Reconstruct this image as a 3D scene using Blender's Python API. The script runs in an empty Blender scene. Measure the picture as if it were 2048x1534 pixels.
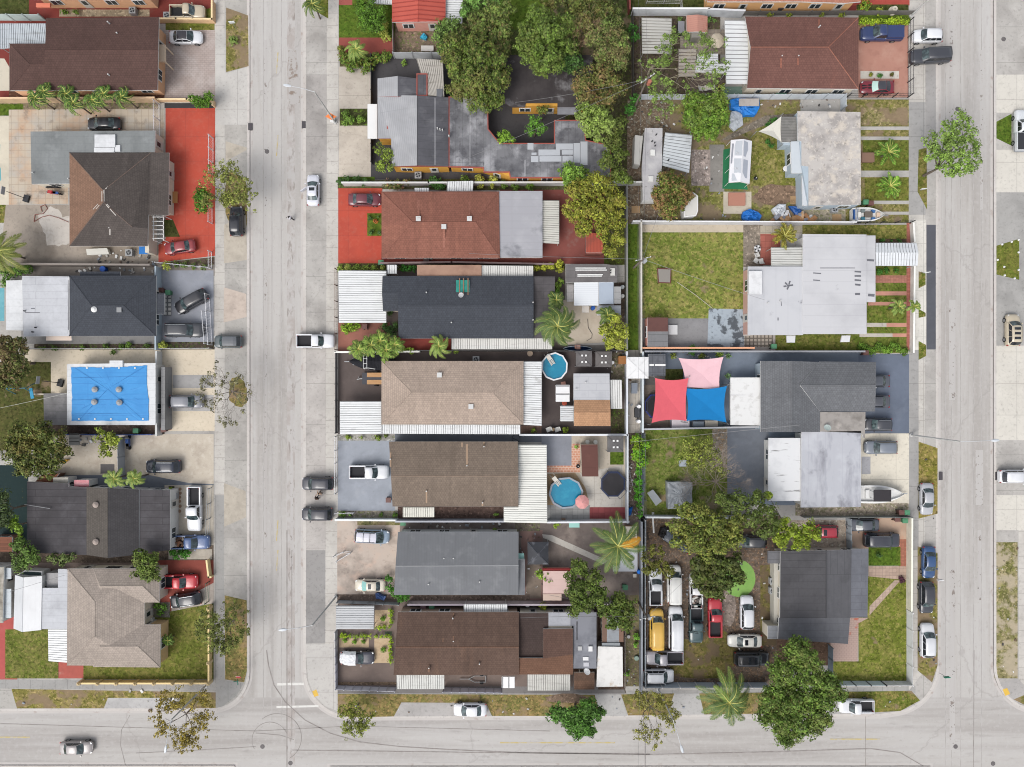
import bpy,math,random
import numpy as np
from mathutils import Vector
# - camera, light, exposure
H=100.0
S=13.7
sc=bpy.context.scene
C=sc.collection
cam_d=bpy.data.cameras.new('camera');cam=bpy.data.objects.new('camera',cam_d);C.objects.link(cam)
cam.location=(0,0,H);cam_d.sensor_width=36;cam_d.lens=36*H/(2048/S)
cam_d.clip_start=1;cam_d.clip_end=6000
sc.camera=cam
wd=bpy.data.worlds.new('World');sc.world=wd;wd.use_nodes=True
nt=wd.node_tree;bg=nt.nodes['Background']
sky=nt.nodes.new('ShaderNodeTexSky');sky.sky_type='NISHITA';sky.sun_disc=False
SUN_EL,SUN_AZ=math.radians(52),math.radians(218)
sky.sun_elevation=SUN_EL;sky.sun_rotation=SUN_AZ
sky.air_density=1.0;sky.dust_density=4.0;sky.ozone_density=1.0
hs=nt.nodes.new('ShaderNodeHueSaturation');hs.inputs['Saturation'].default_value=0.32
nt.links.new(sky.outputs[0],hs.inputs['Color']);nt.links.new(hs.outputs[0],bg.inputs[0]);bg.inputs[1].default_value=0.15
sun_d=bpy.data.lights.new('sun','SUN');sun=bpy.data.objects.new('sun',sun_d);C.objects.link(sun)
sun_d.energy=0.8;sun_d.angle=math.radians(32);sun_d.color=(1.0,0.97,0.93)
sd=Vector((math.sin(SUN_AZ)*math.cos(SUN_EL),math.cos(SUN_AZ)*math.cos(SUN_EL),math.sin(SUN_EL)))
sun.rotation_euler=sd.to_track_quat('Z','Y').to_euler();sun.location=(0,0,60)
sc.view_settings.view_transform='Standard';sc.view_settings.look='None'
sc.view_settings.gamma=1;sc.view_settings.exposure=0.7
sc.cycles.filter_width=1.05
R=random.Random(7)
GZ=0.12
def W(px,py,z=0.0):
 k=(H-z)/(H*S)
 return((px-1024)*k,(767-py)*k,z)
def P(s):
 """'x,y x,y ...' or 'x0 y0 x1 y1' (a rectangle) -> pixel points"""
 if not isinstance(s,str):return list(s)
 if ',' in s:return[tuple(float(a)for a in t.split(','))for t in s.split()]
 a=[float(t)for t in s.split()]
 if len(a)==4:return[(a[0],a[1]),(a[2],a[1]),(a[2],a[3]),(a[0],a[3])]
 return list(zip(a[::2],a[1::2]))
 # - materials
K=1.55
def lin(c):
 out=[];y=c[0]*.3+c[1]*.59+c[2]*.11;c=[v+(y-v)*.1 for v in c[:3]]
 for v in c[:3]:
  v/=255.0
  v=v/12.92 if v<=0.04045 else((v+0.055)/1.055)**2.4
  out.append(v/K)
 return(*out,1.0)
MATS={}
def M(base,*layers,rough=0.85,metal=0.0,spec=0.3,key=None,alpha=1.0,coat=0.0):
 """base sRGB colour and layers (texture, colour, scale, lo, hi, amount): n noise on position, u noise on UV metres,
    b brick mortar (w,h,m), B brick random tone (w,h), c cracks, r random per island"""
 key=repr((base,layers,rough,metal,spec,alpha,coat))
 if key in MATS:return MATS[key]
 m=bpy.data.materials.new('surface');MATS[key]=m;m.use_nodes=True
 t=m.node_tree;N=t.nodes;L=t.links.new
 p=N['Principled BSDF']
 p.inputs['Roughness'].default_value=rough;p.inputs['Metallic'].default_value=metal
 p.inputs['Specular IOR Level'].default_value=spec
 if coat:p.inputs['Coat Weight'].default_value=coat;p.inputs['Coat Roughness'].default_value=0.08
 if alpha<1:p.inputs['Alpha'].default_value=alpha
 col=N.new('ShaderNodeRGB');col.outputs[0].default_value=lin(base);cur=col.outputs[0]
 geo=N.new('ShaderNodeNewGeometry');uv=N.new('ShaderNodeTexCoord')
 for ly in layers:
  k,c,s,lo,hi,amt=ly[:6]
  det=ly[6]if len(ly)>6 else 5
  if k in 'nu':
   mp=N.new('ShaderNodeMapping');sv=s if isinstance(s,tuple)else(s,s,s)
   sv=tuple(sv)+(1,)*(3-len(sv));mp.inputs['Scale'].default_value=sv
   mp.inputs['Location'].default_value=(lo*29,lo*17,hi*13)
   L(geo.outputs['Position']if k=='n' else uv.outputs['UV'],mp.inputs[0])
   tx=N.new('ShaderNodeTexNoise');tx.inputs['Scale'].default_value=1;tx.inputs['Detail'].default_value=det
   tx.inputs['Roughness'].default_value=0.6
   L(mp.outputs[0],tx.inputs['Vector']);f=tx.outputs[0]
  elif k in 'bB':
   tx=N.new('ShaderNodeTexBrick');tx.inputs['Scale'].default_value=1
   tx.inputs['Brick Width'].default_value=s[0];tx.inputs['Row Height'].default_value=s[1]
   tx.inputs['Mortar Size'].default_value=s[2]if k=='b' else 0.0
   tx.inputs['Mortar Smooth'].default_value=0.3
   tx.offset=s[3]if len(s)>3 else 0.5
   tx.inputs['Color1'].default_value=(0,0,0,1);tx.inputs['Color2'].default_value=(1,1,1,1)
   L(uv.outputs['UV'],tx.inputs['Vector']);f=tx.outputs['Fac' if k=='b' else 'Color']
  elif k=='c':
   ns=N.new('ShaderNodeTexNoise');ns.inputs['Scale'].default_value=0.8;ns.inputs['Detail'].default_value=4
   L(geo.outputs['Position'],ns.inputs['Vector'])
   ad=N.new('ShaderNodeMix');ad.data_type='VECTOR';ad.inputs[0].default_value=0.5
   vm=N.new('ShaderNodeVectorMath');vm.operation='SCALE';vm.inputs['Scale'].default_value=2.2
   L(ns.outputs['Color'],vm.inputs[0])
   L(geo.outputs['Position'],ad.inputs[4]);L(vm.outputs[0],ad.inputs[5])
   tx=N.new('ShaderNodeTexVoronoi');tx.feature='DISTANCE_TO_EDGE';tx.inputs['Scale'].default_value=s
   L(ad.outputs[1],tx.inputs['Vector']);f=tx.outputs['Distance']
  elif k=='r':f=geo.outputs['Random Per Island']
  mr=N.new('ShaderNodeMapRange');mr.clamp=True
  mr.inputs[1].default_value=lo;mr.inputs[2].default_value=hi
  mr.inputs[3].default_value=0 if k!='c' else amt;mr.inputs[4].default_value=amt if k!='c' else 0
  L(f,mr.inputs[0])
  mx=N.new('ShaderNodeMix');mx.data_type='RGBA'
  L(mr.outputs[0],mx.inputs[0]);L(cur,mx.inputs[6]);mx.inputs[7].default_value=lin(c);cur=mx.outputs[2]
 L(cur,p.inputs['Base Color'])
 return m
def sh(c,f):return tuple(max(0,min(255,v*f))for v in c)
# - meshes
ORG={}
NOUV=set()
class MB:
 def __init__(s):s.v=[];s.f=[];s.mi=[]
 def face(s,pts,m=0):
  n=len(s.v);s.v+=[tuple(p)for p in pts];s.f.append(tuple(range(n,n+len(pts))));s.mi.append(m);return s
 def raw(s,vs,fs,m=0):
  n=len(s.v);s.v+=[tuple(p)for p in vs];s.f+=[tuple(i+n for i in f)for f in fs];s.mi+=[m]*len(fs);return s
 def prism(s,poly,z0,z1,m=0,mtop=None,bottom=False):
  """poly world xy; made counter-clockwise; z1 may be a list"""
  poly=[(p[0],p[1])for p in poly]
  a=sum(poly[i][0]*poly[(i+1)%len(poly)][1]-poly[(i+1)%len(poly)][0]*poly[i][1]for i in range(len(poly)))
  zt=list(z1)if hasattr(z1,'__len__')else[z1]*len(poly)
  if a<0:poly=poly[::-1];zt=zt[::-1]
  n=len(poly);b=len(s.v)
  s.v+=[(x,y,z0)for x,y in poly]+[(x,y,z)for(x,y),z in zip(poly,zt)]
  for i in range(n):
   j=(i+1)%n;s.f.append((b+i,b+j,b+n+j,b+n+i));s.mi.append(m)
  s.f.append(tuple(b+n+i for i in range(n)));s.mi.append(m if mtop is None else mtop)
  if bottom:s.f.append(tuple(b+n-1-i for i in range(n)));s.mi.append(m)
  return s
 def box(s,x0,y0,z0,x1,y1,z1,m=0):
  x0,x1=min(x0,x1),max(x0,x1);y0,y1=min(y0,y1),max(y0,y1)
  return s.prism([(x0,y0),(x1,y0),(x1,y1),(x0,y1)],z0,z1,m,bottom=True)
 def obox(s,cx,cy,z0,lx,ly,z1,ang=0,m=0):
  c,d=math.cos(ang),math.sin(ang)
  q=[(-lx/2,-ly/2),(lx/2,-ly/2),(lx/2,ly/2),(-lx/2,ly/2)]
  return s.prism([(cx+x*c-y*d,cy+x*d+y*c)for x,y in q],z0,z1,m,bottom=True)
 def tube(s,p,q,r,n=6,r2=None,m=0,caps=True):
  p=Vector(p);q=Vector(q);d=(q-p)
  if d.length<1e-6:return s
  d.normalize();a=d.orthogonal().normalized();b=d.cross(a);r2=r if r2 is None else r2
  k=len(s.v)
  for c0,rr in((p,r),(q,r2)):
   for i in range(n):
    t=2*math.pi*i/n;s.v.append(tuple(c0+a*math.cos(t)*rr+b*math.sin(t)*rr))
  for i in range(n):
   j=(i+1)%n;s.f.append((k+i,k+j,k+n+j,k+n+i));s.mi.append(m)
  if caps:
   s.f.append(tuple(k+n+i for i in range(n)));s.mi.append(m)
   s.f.append(tuple(k+n-1-i for i in range(n)));s.mi.append(m)
  return s
 def path(s,pts,r,n=5,m=0):
  for a,b in zip(pts,pts[1:]):s.tube(a,b,r,n,m=m)
  return s
 def disc(s,x,y,z0,z1,r,n=20,m=0,r2=None,mtop=None):
  r2=r if r2 is None else r2;k=len(s.v)
  for z,rr in((z0,r),(z1,r2)):
   for i in range(n):
    t=2*math.pi*i/n;s.v.append((x+rr*math.cos(t),y+rr*math.sin(t),z))
  for i in range(n):
   j=(i+1)%n;s.f.append((k+i,k+j,k+n+j,k+n+i));s.mi.append(m)
  s.f.append(tuple(k+n+i for i in range(n)));s.mi.append(m if mtop is None else mtop)
  s.f.append(tuple(k+n-1-i for i in range(n)));s.mi.append(m)
  return s
 def build(s,name,mats,parent=None,smooth=False,uv=True,org=None):
  if not isinstance(mats,(list,tuple)):mats=[mats]
  me=bpy.data.meshes.new(name)
  o0=ORG[parent.name]if parent is not None else(org or(0,0,0))
  V=np.array(s.v,dtype=float).reshape(-1,3)-np.array(o0)
  me.from_pydata(V.tolist(),[],s.f)
  for m in mats:me.materials.append(m)
  if len(mats)>1:me.polygons.foreach_set('material_index',s.mi)
  if uv:
   ul=me.uv_layers.new(name='UV');co=np.empty(len(me.loops)*2)
   A=np.array(s.v)
   for pg in me.polygons:
    nx,ny,nz=pg.normal
    h=math.hypot(nx,ny)
    if h<0.03:u=(1,0,0);v=(0,1,0)
    else:
     u=(-ny/h,nx/h,0);v=(-nz*nx/h,-nz*ny/h,h)
    for li,vi in zip(pg.loop_indices,pg.vertices):
     q=A[vi];co[2*li]=q[0]*u[0]+q[1]*u[1];co[2*li+1]=q[0]*v[0]+q[1]*v[1]+q[2]*v[2]
   ul.data.foreach_set('uv',co)
  if smooth:me.polygons.foreach_set('use_smooth',[True]*len(me.polygons))
  o=bpy.data.objects.new(name,me);C.objects.link(o)
  if parent is not None:o.parent=parent
  else:o.location=o0
  ORG[o.name]=o0
  return o
def tag(o,label,cat,group=None,kind=None):
 o['label']=label;o['category']=cat
 if group:o['group']=group
 if kind:o['kind']=kind
 return o
def empty(name,loc,label,cat,group=None):
 o=bpy.data.objects.new(name,None);C.objects.link(o);o.location=loc;o.empty_display_size=0.2
 ORG[o.name]=tuple(loc);return tag(o,label,cat,group)
LAST={}
def copy_thing(root,loc,rotz,label):
 def rec(o,par):
  c=o.copy();C.objects.link(c)
  if par is not None:c.parent=par
  for ch in KIDS.get(o.name,[]):rec(ch,c)
  return c
 r=rec(root,None);r.location=loc;r.rotation_euler=(0,0,rotz);r['label']=label
 ORG[r.name]=tuple(loc)
 return r
KIDS={}
def note_kids(root):
 def rec(o):
  KIDS[o.name]=[c for c in bpy.data.objects if c.parent is o]
  for c in KIDS[o.name]:rec(c)
 rec(root)
 # - ground sheets
SHEETS=[]
def G(name,mat,s,base=GZ,label=None,cat=None,kind='structure',z=None):
 pts=P(s)
 xs=[p[0]for p in pts];ys=[p[1]for p in pts];bb=(min(xs),min(ys),max(xs),max(ys))
 if z is None:
  lv=0
  for b,l,bs in SHEETS:
   if bs==base and b[0]<bb[2]-.5 and b[2]>bb[0]+.5 and b[1]<bb[3]-.5 and b[3]>bb[1]+.5:lv=max(lv,l)
  lv+=1;SHEETS.append((bb,lv,base));z=base+0.005*lv
 b=MB();w=[W(x,y,0)for x,y in pts]
 a=sum(w[i][0]*w[(i+1)%len(w)][1]-w[(i+1)%len(w)][0]*w[i][1]for i in range(len(w)))
 if a<0:w=w[::-1]
 b.face([(x,y,z)for x,y,_ in w])
 o=b.build(name,mat)
 if kind:o['kind']=kind
 if label:o['label']=label
 if cat:o['category']=cat
 return o
def blob(cx,cy,rx,ry=None,n=26,j=0.18,seed=0,rot=0):
 ry=ry or rx;r=random.Random(seed+int(cx*7+cy));ph=[r.uniform(0,6.28)for _ in range(4)]
 out=[]
 for i in range(n):
  t=2*math.pi*i/n
  k=1+j*(0.5*math.sin(2*t+ph[0])+0.4*math.sin(3*t+ph[1])+0.3*math.sin(5*t+ph[2])+0.25*math.sin(9*t+ph[3]))
  x=rx*k*math.cos(t);y=ry*k*math.sin(t)
  out.append((cx+x*math.cos(rot)-y*math.sin(rot),cy+x*math.sin(rot)+y*math.cos(rot)))
 return out
 # - surface recipes
def shingle(c,streak=0.45,row=0.3,light=None,age=.35):
 return M(c,('n',sh(c,0.72),0.22,0.42,0.68,age),('u',sh(c,0.66),(0.9,0.10),0.5,0.8,streak),('u',light or sh(c,1.22),(0.7,0.12),0.56,0.8,streak*.8),('B',sh(c,0.80),(0.36,row),0,1,0.42),('b',sh(c,0.6),(0.36,row,0.022),0,1,0.5),('n',sh(c,1.2),3.0,0.5,0.75,0.25),rough=0.95,spec=.1)
def rolled(c,stain=0.5,seam=0.6,dark=None,lite=None,sw=1.0,rot=False):
 s=(9.0,sw,0.03)if not rot else(sw,9.0,0.03)
 return M(c,('n',dark or sh(c,0.66),0.28,0.48,0.68,stain),('n',lite or sh(c,1.15),0.5,0.52,0.72,stain),('u',dark or sh(c,0.7),(2.2,0.25),0.55,0.78,stain*.6),('n',sh(c,0.8),2.6,0.5,0.8,0.35),('b',sh(c,0.55),s,0,1,seam),rough=0.9,spec=.15)
def concrete(c,stain=0.4,slab=None,crack=0.3,dark=None):
 L=[('n',dark or sh(c,0.74),0.16,0.45,0.7,stain),('n',sh(c,1.1),0.35,0.5,0.75,stain),('n',sh(c,0.85),1.9,0.5,0.8,0.4),('n',sh(c,0.7),2.6,0.56,0.72,0.4,3)]
 if slab:L.append(('b',sh(c,0.66),(slab[0],slab[1],0.035,0.0),0,1,0.55))
 if crack>.2:L.append(('c',sh(c,0.6),0.09,0.0,0.008,crack*.5))
 return M(c,*L,rough=0.92,spec=.15)
def paver(c,w=.6,h=.6,c2=None,off=0.0,mort=.03,stain=.35):
 return M(c,('B',c2 or sh(c,0.82),(w,h,0,off),0,1,.6),('n',sh(c,.75),.3,.45,.7,stain),('b',sh(c,.68),(w,h,mort,off),0,1,.6),('n',sh(c,1.12),1.4,.5,.75,.3),rough=.9,spec=.15)
def grass(c=(112,118,48),dry=(160,143,88),amt=.55,dirt=0.0,soil=(150,128,104)):
 L=[('n',sh(c,.74),.5,.42,.66,.5),('n',dry,.33,.44,.68,amt,8),('n',sh(dry,1.1),1.5,.5,.64,amt,4),('n',sh(c,1.3),1.9,.5,.66,.5,3),('n',sh(c,.52),2.3,.52,.66,.6,2),('n',sh(dry,1.25),2.8,.58,.68,amt*.8,2)]
 if dirt:L+=[('n',soil,.42,.62-dirt*.3,.7-dirt*.3,.85,8),('n',sh(soil,.7),2.2,.55,.68,.4*dirt)]
 return M(c,*L,rough=1.0,spec=.05)
def sandm(c):return M(c,('n',sh(c,.86),.5,.44,.66,.7,8),('n',sh(c,.72),1.8,.54,.7,.35,4),('n',sh(c,1.08),1.2,.5,.7,.4,5),rough=1.0,spec=.05)
def soil(c=(120,100,84),v=.5,leaf=None):
 L=[('n',sh(c,.68),.4,.42,.66,v,8),('n',sh(c,1.25),1.1,.5,.72,v,8),('n',sh(c,.55),2.1,.52,.66,.6,3),('n',sh(c,1.5),2.7,.57,.68,.5,2)]
 if leaf:L+=[('n',leaf,2.4,.54,.62,.6,3),('n',sh(leaf,1.3),2.9,.6,.66,.7,2)]
 return M(c,*L,rough=1.0,spec=.05)
def painted(c,worn=(150,150,150),amt=.3,mottle=.45):
 return M(c,('n',sh(c,.78),.2,.44,.68,mottle),('n',worn,.55,.56,.72,amt,8),('n',sh(c,1.14),.8,.5,.75,.35),('n',sh(c,.8),3,.55,.8,.3),rough=.85,spec=.2)
def flat(c,rough=.7,metal=0,v=.12,spec=.35,coat=0):return M(c,('n',sh(c,.8),.9,.45,.75,v),rough=rough,metal=metal,spec=spec,coat=coat)
def tin(c,dirt=(120,112,100),amt=.35):return M(c,('u',dirt,(0.25,2.5),.54,.78,amt),('n',dirt,.7,.58,.75,amt*.8,8),('n',sh(c,.86),.3,.45,.7,.3),rough=.45,spec=.4)
def wood(c,w=.2):return M(c,('B',sh(c,.75),(4,w,0),0,1,.6),('b',sh(c,.5),(4,w,.02),0,1,.7),('u',sh(c,.7),(.6,6),.5,.75,.4),rough=.8)
WHITE=flat((240,240,238),.5,v=.1);GREY=flat((150,152,154),.6);DARK=flat((46,46,50),.6);BLACK=flat((26,26,30),.6)
STEEL=flat((190,194,198),.35,.6);CONC=concrete((196,192,186),.3,crack=0)
GLASS=M((60,72,78),('n',(30,36,40),.6,.4,.6,.5),rough=.12,spec=.6)
# - builders
def inset(poly,d):
 n=len(poly);a=sum(poly[i][0]*poly[(i+1)%n][1]-poly[(i+1)%n][0]*poly[i][1]for i in range(n))
 sg=1 if a>0 else-1;out=[]
 for i in range(n):
  p0,p1,p2=Vector(poly[i-1][:2]),Vector(poly[i][:2]),Vector(poly[(i+1)%n][:2])
  e1=(p1-p0).normalized();e2=(p2-p1).normalized()
  n1=Vector((-e1.y,e1.x))*sg;n2=Vector((-e2.y,e2.x))*sg
  m=n1+n2
  if m.length<1e-4:m=n1
  m=m.normalized();k=d/max(.35,m.dot(n1));q=p1+m*k;out.append((q.x,q.y))
 return out
 # ---- houses
def house(name,label,px,py,cat='house',group=None):
 return empty(name,W(px,py,0)[:2]+(GZ,),label,cat,group)
def add_windows(h,poly,ztop,frame=None,step=3.4,minlen=2.6,wz=(1.0,2.15),faces=None):
 n=len(poly);a=sum(poly[i][0]*poly[(i+1)%n][1]-poly[(i+1)%n][0]*poly[i][1]for i in range(n))
 if a<0:poly=poly[::-1]
 frame=frame or WHITE;fp=None;cnt=0
 for i in range(n):
  p=Vector(poly[i]);q=Vector(poly[(i+1)%n]);e=q-p;l=e.length
  if l<minlen:continue
  e.normalize();nn=Vector((e.y,-e.x));mid=(p+q)/2
  if nn.dot(mid)>-12:continue
  k=max(1,int(l/step))
  for j in range(k):
   if cnt>=10:return
   c=p+e*l*(j+.5)/k;w=min(1.5,l/k*.45);cnt+=1
   ang=math.atan2(e.y,e.x)
   door=(cnt%4==2)
   z0,z1=(.1,2.1)if door else wz
   z1=min(z1,ztop-.25)
   if door:w=1.0
   b=MB();b.obox(c.x+nn.x*.02,c.y+nn.y*.02,GZ+z0,w+.16,.1,GZ+z1,ang)
   fr=b.build('door' if door else 'window',frame if not door else flat((210,205,196)),h)
   b=MB()
   if door:b.obox(c.x+nn.x*.075,c.y+nn.y*.075,GZ+z0+.9,w*.6,.03,GZ+z1-.15,ang)
   else:
    for s in(-1,1):b.obox(c.x+nn.x*.075+e.x*s*w*.25,c.y+nn.y*.075+e.y*s*w*.25,GZ+z0+.08,w*.42,.03,GZ+z1-.08,ang)
   b.build('pane',GLASS,fr)
def walls(h,s,z,mat,d=.4,win=True,z0=GZ,name='wall',frame=None,tri=None):
 """s: pixel polygon of the roof edge seen at height z"""
 poly=inset([W(x,y,z)[:2]for x,y in P(s)],d)
 b=MB();b.prism(poly,z0,z-.12)
 if tri:tri(b,poly)
 o=b.build(name,mat,h)
 if win:add_windows(h,poly,z,frame)
 return o
def slab(h,s,z,mat,t=.22,name='roof',edge=None,lip=0,kind=None):
 """flat roof: pixel polygon at height z"""
 pts=[W(x,y,z)[:2]for x,y in P(s)]
 b=MB();b.prism(pts,z-t,z,m=1,mtop=0,bottom=True)
 if lip:
  q=inset(pts,.14);n=len(pts)
  for i in range(n):
   j=(i+1)%n
   A,B,Cc,D=pts[i],pts[j],q[j],q[i]
   z2=z+lip
   b.face([(*A,z),(*B,z),(*B,z2),(*A,z2)],1);b.face([(*A,z2),(*B,z2),(*Cc,z2),(*D,z2)],1);b.face([(*D,z2),(*Cc,z2),(*Cc,z),(*D,z)],1)
 return b.build(name,[mat,edge or WHITE],h)
def pitched(h,rect,ze,zr,mat,axis='h',ridge=None,i0=0,i1=0,wall=None,d=.35,name='roof',edge=None,t=.16,win=True,cap=None,frame=None):
 """rect pixels at the eaves (4 numbers or 4 points TL TR BR BL); ridge = pixel coordinate across; i0/i1 hip insets in pixels"""
 q=P(rect);(tl,tr,br,bl)=q
 if axis=='h':
  ry0=ridge if ridge is not None else(tl[1]+bl[1])/2;ry1=ridge if ridge is not None else(tr[1]+br[1])/2
  f0=(ry0-tl[1])/(bl[1]-tl[1]);f1=(ry1-tr[1])/(br[1]-tr[1])
  r0=(tl[0]+(bl[0]-tl[0])*f0+i0,ry0);r1=(tr[0]+(br[0]-tr[0])*f1-i1,ry1)
 else:
  rx0=ridge if ridge is not None else(tl[0]+tr[0])/2;rx1=ridge if ridge is not None else(bl[0]+br[0])/2
  f0=(rx0-tl[0])/(tr[0]-tl[0]);f1=(rx1-bl[0])/(br[0]-bl[0])
  r0=(rx0,tl[1]+(tr[1]-tl[1])*f0+i0);r1=(rx1,bl[1]+(br[1]-bl[1])*f1-i1)
 c=[W(x,y,ze)for x,y in q];a=W(*r0,zr);e=W(*r1,zr)
 b=MB();TL,TR,BR,BL=c
 if axis=='h':fs=[(TR,TL,a,e),(BL,BR,e,a)];ends=[(TL,BL,a),(BR,TR,e)]
 else:fs=[(TL,BL,e,a),(BR,TR,a,e)];ends=[(TR,TL,a),(BL,BR,e)]
 for f in fs:b.face(f,0)
 hp=(i0>3,i1>3)
 for k,f in enumerate(ends):
  if hp[k]:b.face(f,0)
 cyc=[TL,BL,BR,TR]
 for i in range(4):
  p1,p2=cyc[i],cyc[(i+1)%4]
  b.face([(p1[0],p1[1],p1[2]-t),(p2[0],p2[1],p2[2]-t),p2,p1],1)
 b.face([(p[0],p[1],p[2]-t)for p in cyc][::-1],1)
 for k,f in enumerate(ends):
  if not hp[k]:b.face([f[0],f[1],f[2]],1)
 o=b.build(name,[mat,edge or WHITE],h)
 rc=MB();lines=[(a,e)]
 if hp[0]:lines+=[(ends[0][0],a),(ends[0][1],a)]
 if hp[1]:lines+=[(ends[1][0],e),(ends[1][1],e)]
 for p1,p2 in lines:rc.tube(Vector(p1)-Vector((0,0,.02)),Vector(p2)-Vector((0,0,.02)),.06,6)
 rc.build('ridge_cap',cap or mat,o)
 if wall is not None:
  poly=inset([p[:2]for p in(BL,BR,TR,TL)],d)
  w=MB();w.prism(poly,GZ,ze-t+.02)
  for k,f in enumerate(ends):
   if not hp[k]:
    p1,p2,top=[Vector(v)for v in f]
    inw=(Vector(((a[0]+e[0])/2,(a[1]+e[1])/2,0))-Vector((top.x,top.y,0))).normalized()
    off=inw*max(.12,d*.6)
    p1=p1.lerp(p2,.07)+off;p2_=p2.lerp(Vector(f[0]),.07)+off
    w.face([tuple(p1-Vector((0,0,t))),tuple(p2_-Vector((0,0,t))),tuple(top+off-Vector((0,0,.1)))])
  w.build('wall',wall,h)
  if win:add_windows(h,poly,ze,frame)
 return o
def freeroof(h,verts,faces,mats,mi=None,name='roof',t=.16,outline=None,wall=None,d=.3,edge=None,win=True,caps=(),capmat=None):
 V=[W(*v)for v in verts];b=MB()
 for k,f in enumerate(faces):
  pts=[V[i]for i in f]
  a=sum(pts[i][0]*pts[(i+1)%len(pts)][1]-pts[(i+1)%len(pts)][0]*pts[i][1]for i in range(len(pts)))
  b.face(pts if a>0 else pts[::-1],mi[k]if mi else 0)
 mm=list(mats)+[edge or WHITE]
 if outline:
  o=[V[i]for i in outline]
  for i in range(len(o)):
   p,q=o[i],o[(i+1)%len(o)]
   b.face([(p[0],p[1],p[2]-t),(q[0],q[1],q[2]-t),q,p],len(mm)-1)
  b.face([(p[0],p[1],p[2]-t)for p in o],len(mm)-1)
  if wall is not None:
   poly=inset([p[:2]for p in o],d);w=MB();w.prism(poly,GZ,min(p[2]for p in o)-t+.02);w.build('wall',wall,h)
   if win:add_windows(h,poly,o[0][2])
 r=b.build(name,mm,h)
 if caps:
  c=MB()
  for i,j in caps:c.tube(Vector(V[i])-Vector((0,0,.03)),Vector(V[j])-Vector((0,0,.03)),.07,6)
  c.build('ridge_cap',capmat or mats[0],r)
 return r
def vents(h,pts,z,kind='pipe',mat=None):
 for x,y in pts:
  X,Y,_=W(x,y,z);b=MB()
  if kind=='pipe':b.disc(X,Y,z-.3,z+.3,.09,8);nm='vent_pipe'
  elif kind=='box':b.box(X-.28,Y-.28,z-.3,X+.28,Y+.28,z+.2);b.box(X-.34,Y-.34,z+.2,X+.34,Y+.34,z+.26);nm='vent_box'
  elif kind=='dome':b.disc(X,Y,z-.3,z+.25,.38,14);b.disc(X,Y,z+.25,z+.45,.42,14,r2=.15);nm='vent_dome'
  b.build(nm,mat or flat((214,214,212),.5),h)
def unit(h,s,z,hh,mat,name='roof_unit'):
 b=MB();pts=[W(x,y,z+hh)[:2]for x,y in P(s)];b.prism(pts,z-.1,z+hh);return b.build(name,mat,h)
def dish(px,py,z,label,r=.38,mat=None):
 X,Y,_=W(px,py,z+.6);root=empty('satellite_dish',(X,Y,z),label,'satellite dish','satellite dishes on roofs')
 b=MB();b.tube((X,Y,z-.25),(X,Y,z+.45),.03);b.build('mast',GREY,root)
 b=MB();n=14;vs=[(X,Y,z+.5)]
 tx,ty=.5,-.35
 for k in(1,2):
  for i in range(n):
   t=2*math.pi*i/n;rr=r*k/2;x,y=rr*math.cos(t),rr*math.sin(t)
   vs.append((X+x,Y+y,z+.5+.12*k*k/4+x*tx+y*ty))
 fs=[(0,1+i,1+(i+1)%n)for i in range(n)]+[(1+i,1+n+i,1+n+(i+1)%n,1+(i+1)%n)for i in range(n)]
 b.raw(vs,fs);b.tube((X+r*.8,Y,z+.5),(X-.1,Y+.1,z+.95),.02)
 b.build('reflector',mat or flat((200,202,204),.4),root)
 # ---- corrugated covers
def ribbed(s,z,ribs,mat,groove=None,pitch=.32,z2=None,axis2='h',dep=.05,t=.05,gw=.2):
 """quad TL TR BR BL pixels at height z; ribs 'h' = lines running across the picture. z2: height of the far edge (bottom for axis2 'v', right for 'h')"""
 q=P(s);zs=[z]*4
 if z2 is not None:
  if axis2=='v':zs=[z,z,z2,z2]
  else:zs=[z,z2,z2,z]
 c=[Vector(W(x,y,zz))for(x,y),zz in zip(q,zs)];TL,TR,BR,BL=c
 if ribs=='h':A0,A1,B0,B1=TL,BL,TR,BR
 else:A0,A1,B0,B1=TL,TR,BL,BR
 L_=(A1-A0).length;n=max(2,int(round(L_/pitch)));b=MB();prof=[]
 for i in range(n):
  prof+=[((i+0)/n,0),((i+gw*.5)/n,-dep),((i+gw)/n,0)]
 prof.append((1,0));N_=len(prof)
 vs=[]
 for f,dz in prof:
  for a0,a1 in((A0,A1),(B0,B1)):
   p=a0.lerp(a1,f);vs.append((p.x,p.y,p.z+dz))
 fs=[];k=len(vs)
 vs+=[(x,y,zz-t)for x,y,zz in vs]
 m=[]
 for i in range(N_-1):
  a,b_,c_,d=2*i,2*i+1,2*i+3,2*i+2
  up=(a,b_,c_,d)if ribs=='v' and False else(a,b_,c_,d)
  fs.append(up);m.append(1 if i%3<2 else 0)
  fs.append(tuple(k+j for j in(d,c_,b_,a)));m.append(0)
  fs.append((a,d,k+d,k+a));m.append(0);fs.append((b_,k+b_,k+c_,c_));m.append(0)
 fs+=[(0,k,k+1,1),(2*N_-2,2*N_-1,k+2*N_-1,k+2*N_-2)];m+=[0,0]
 b.v=vs;b.f=fs;b.mi=m
 return b,c
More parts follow.
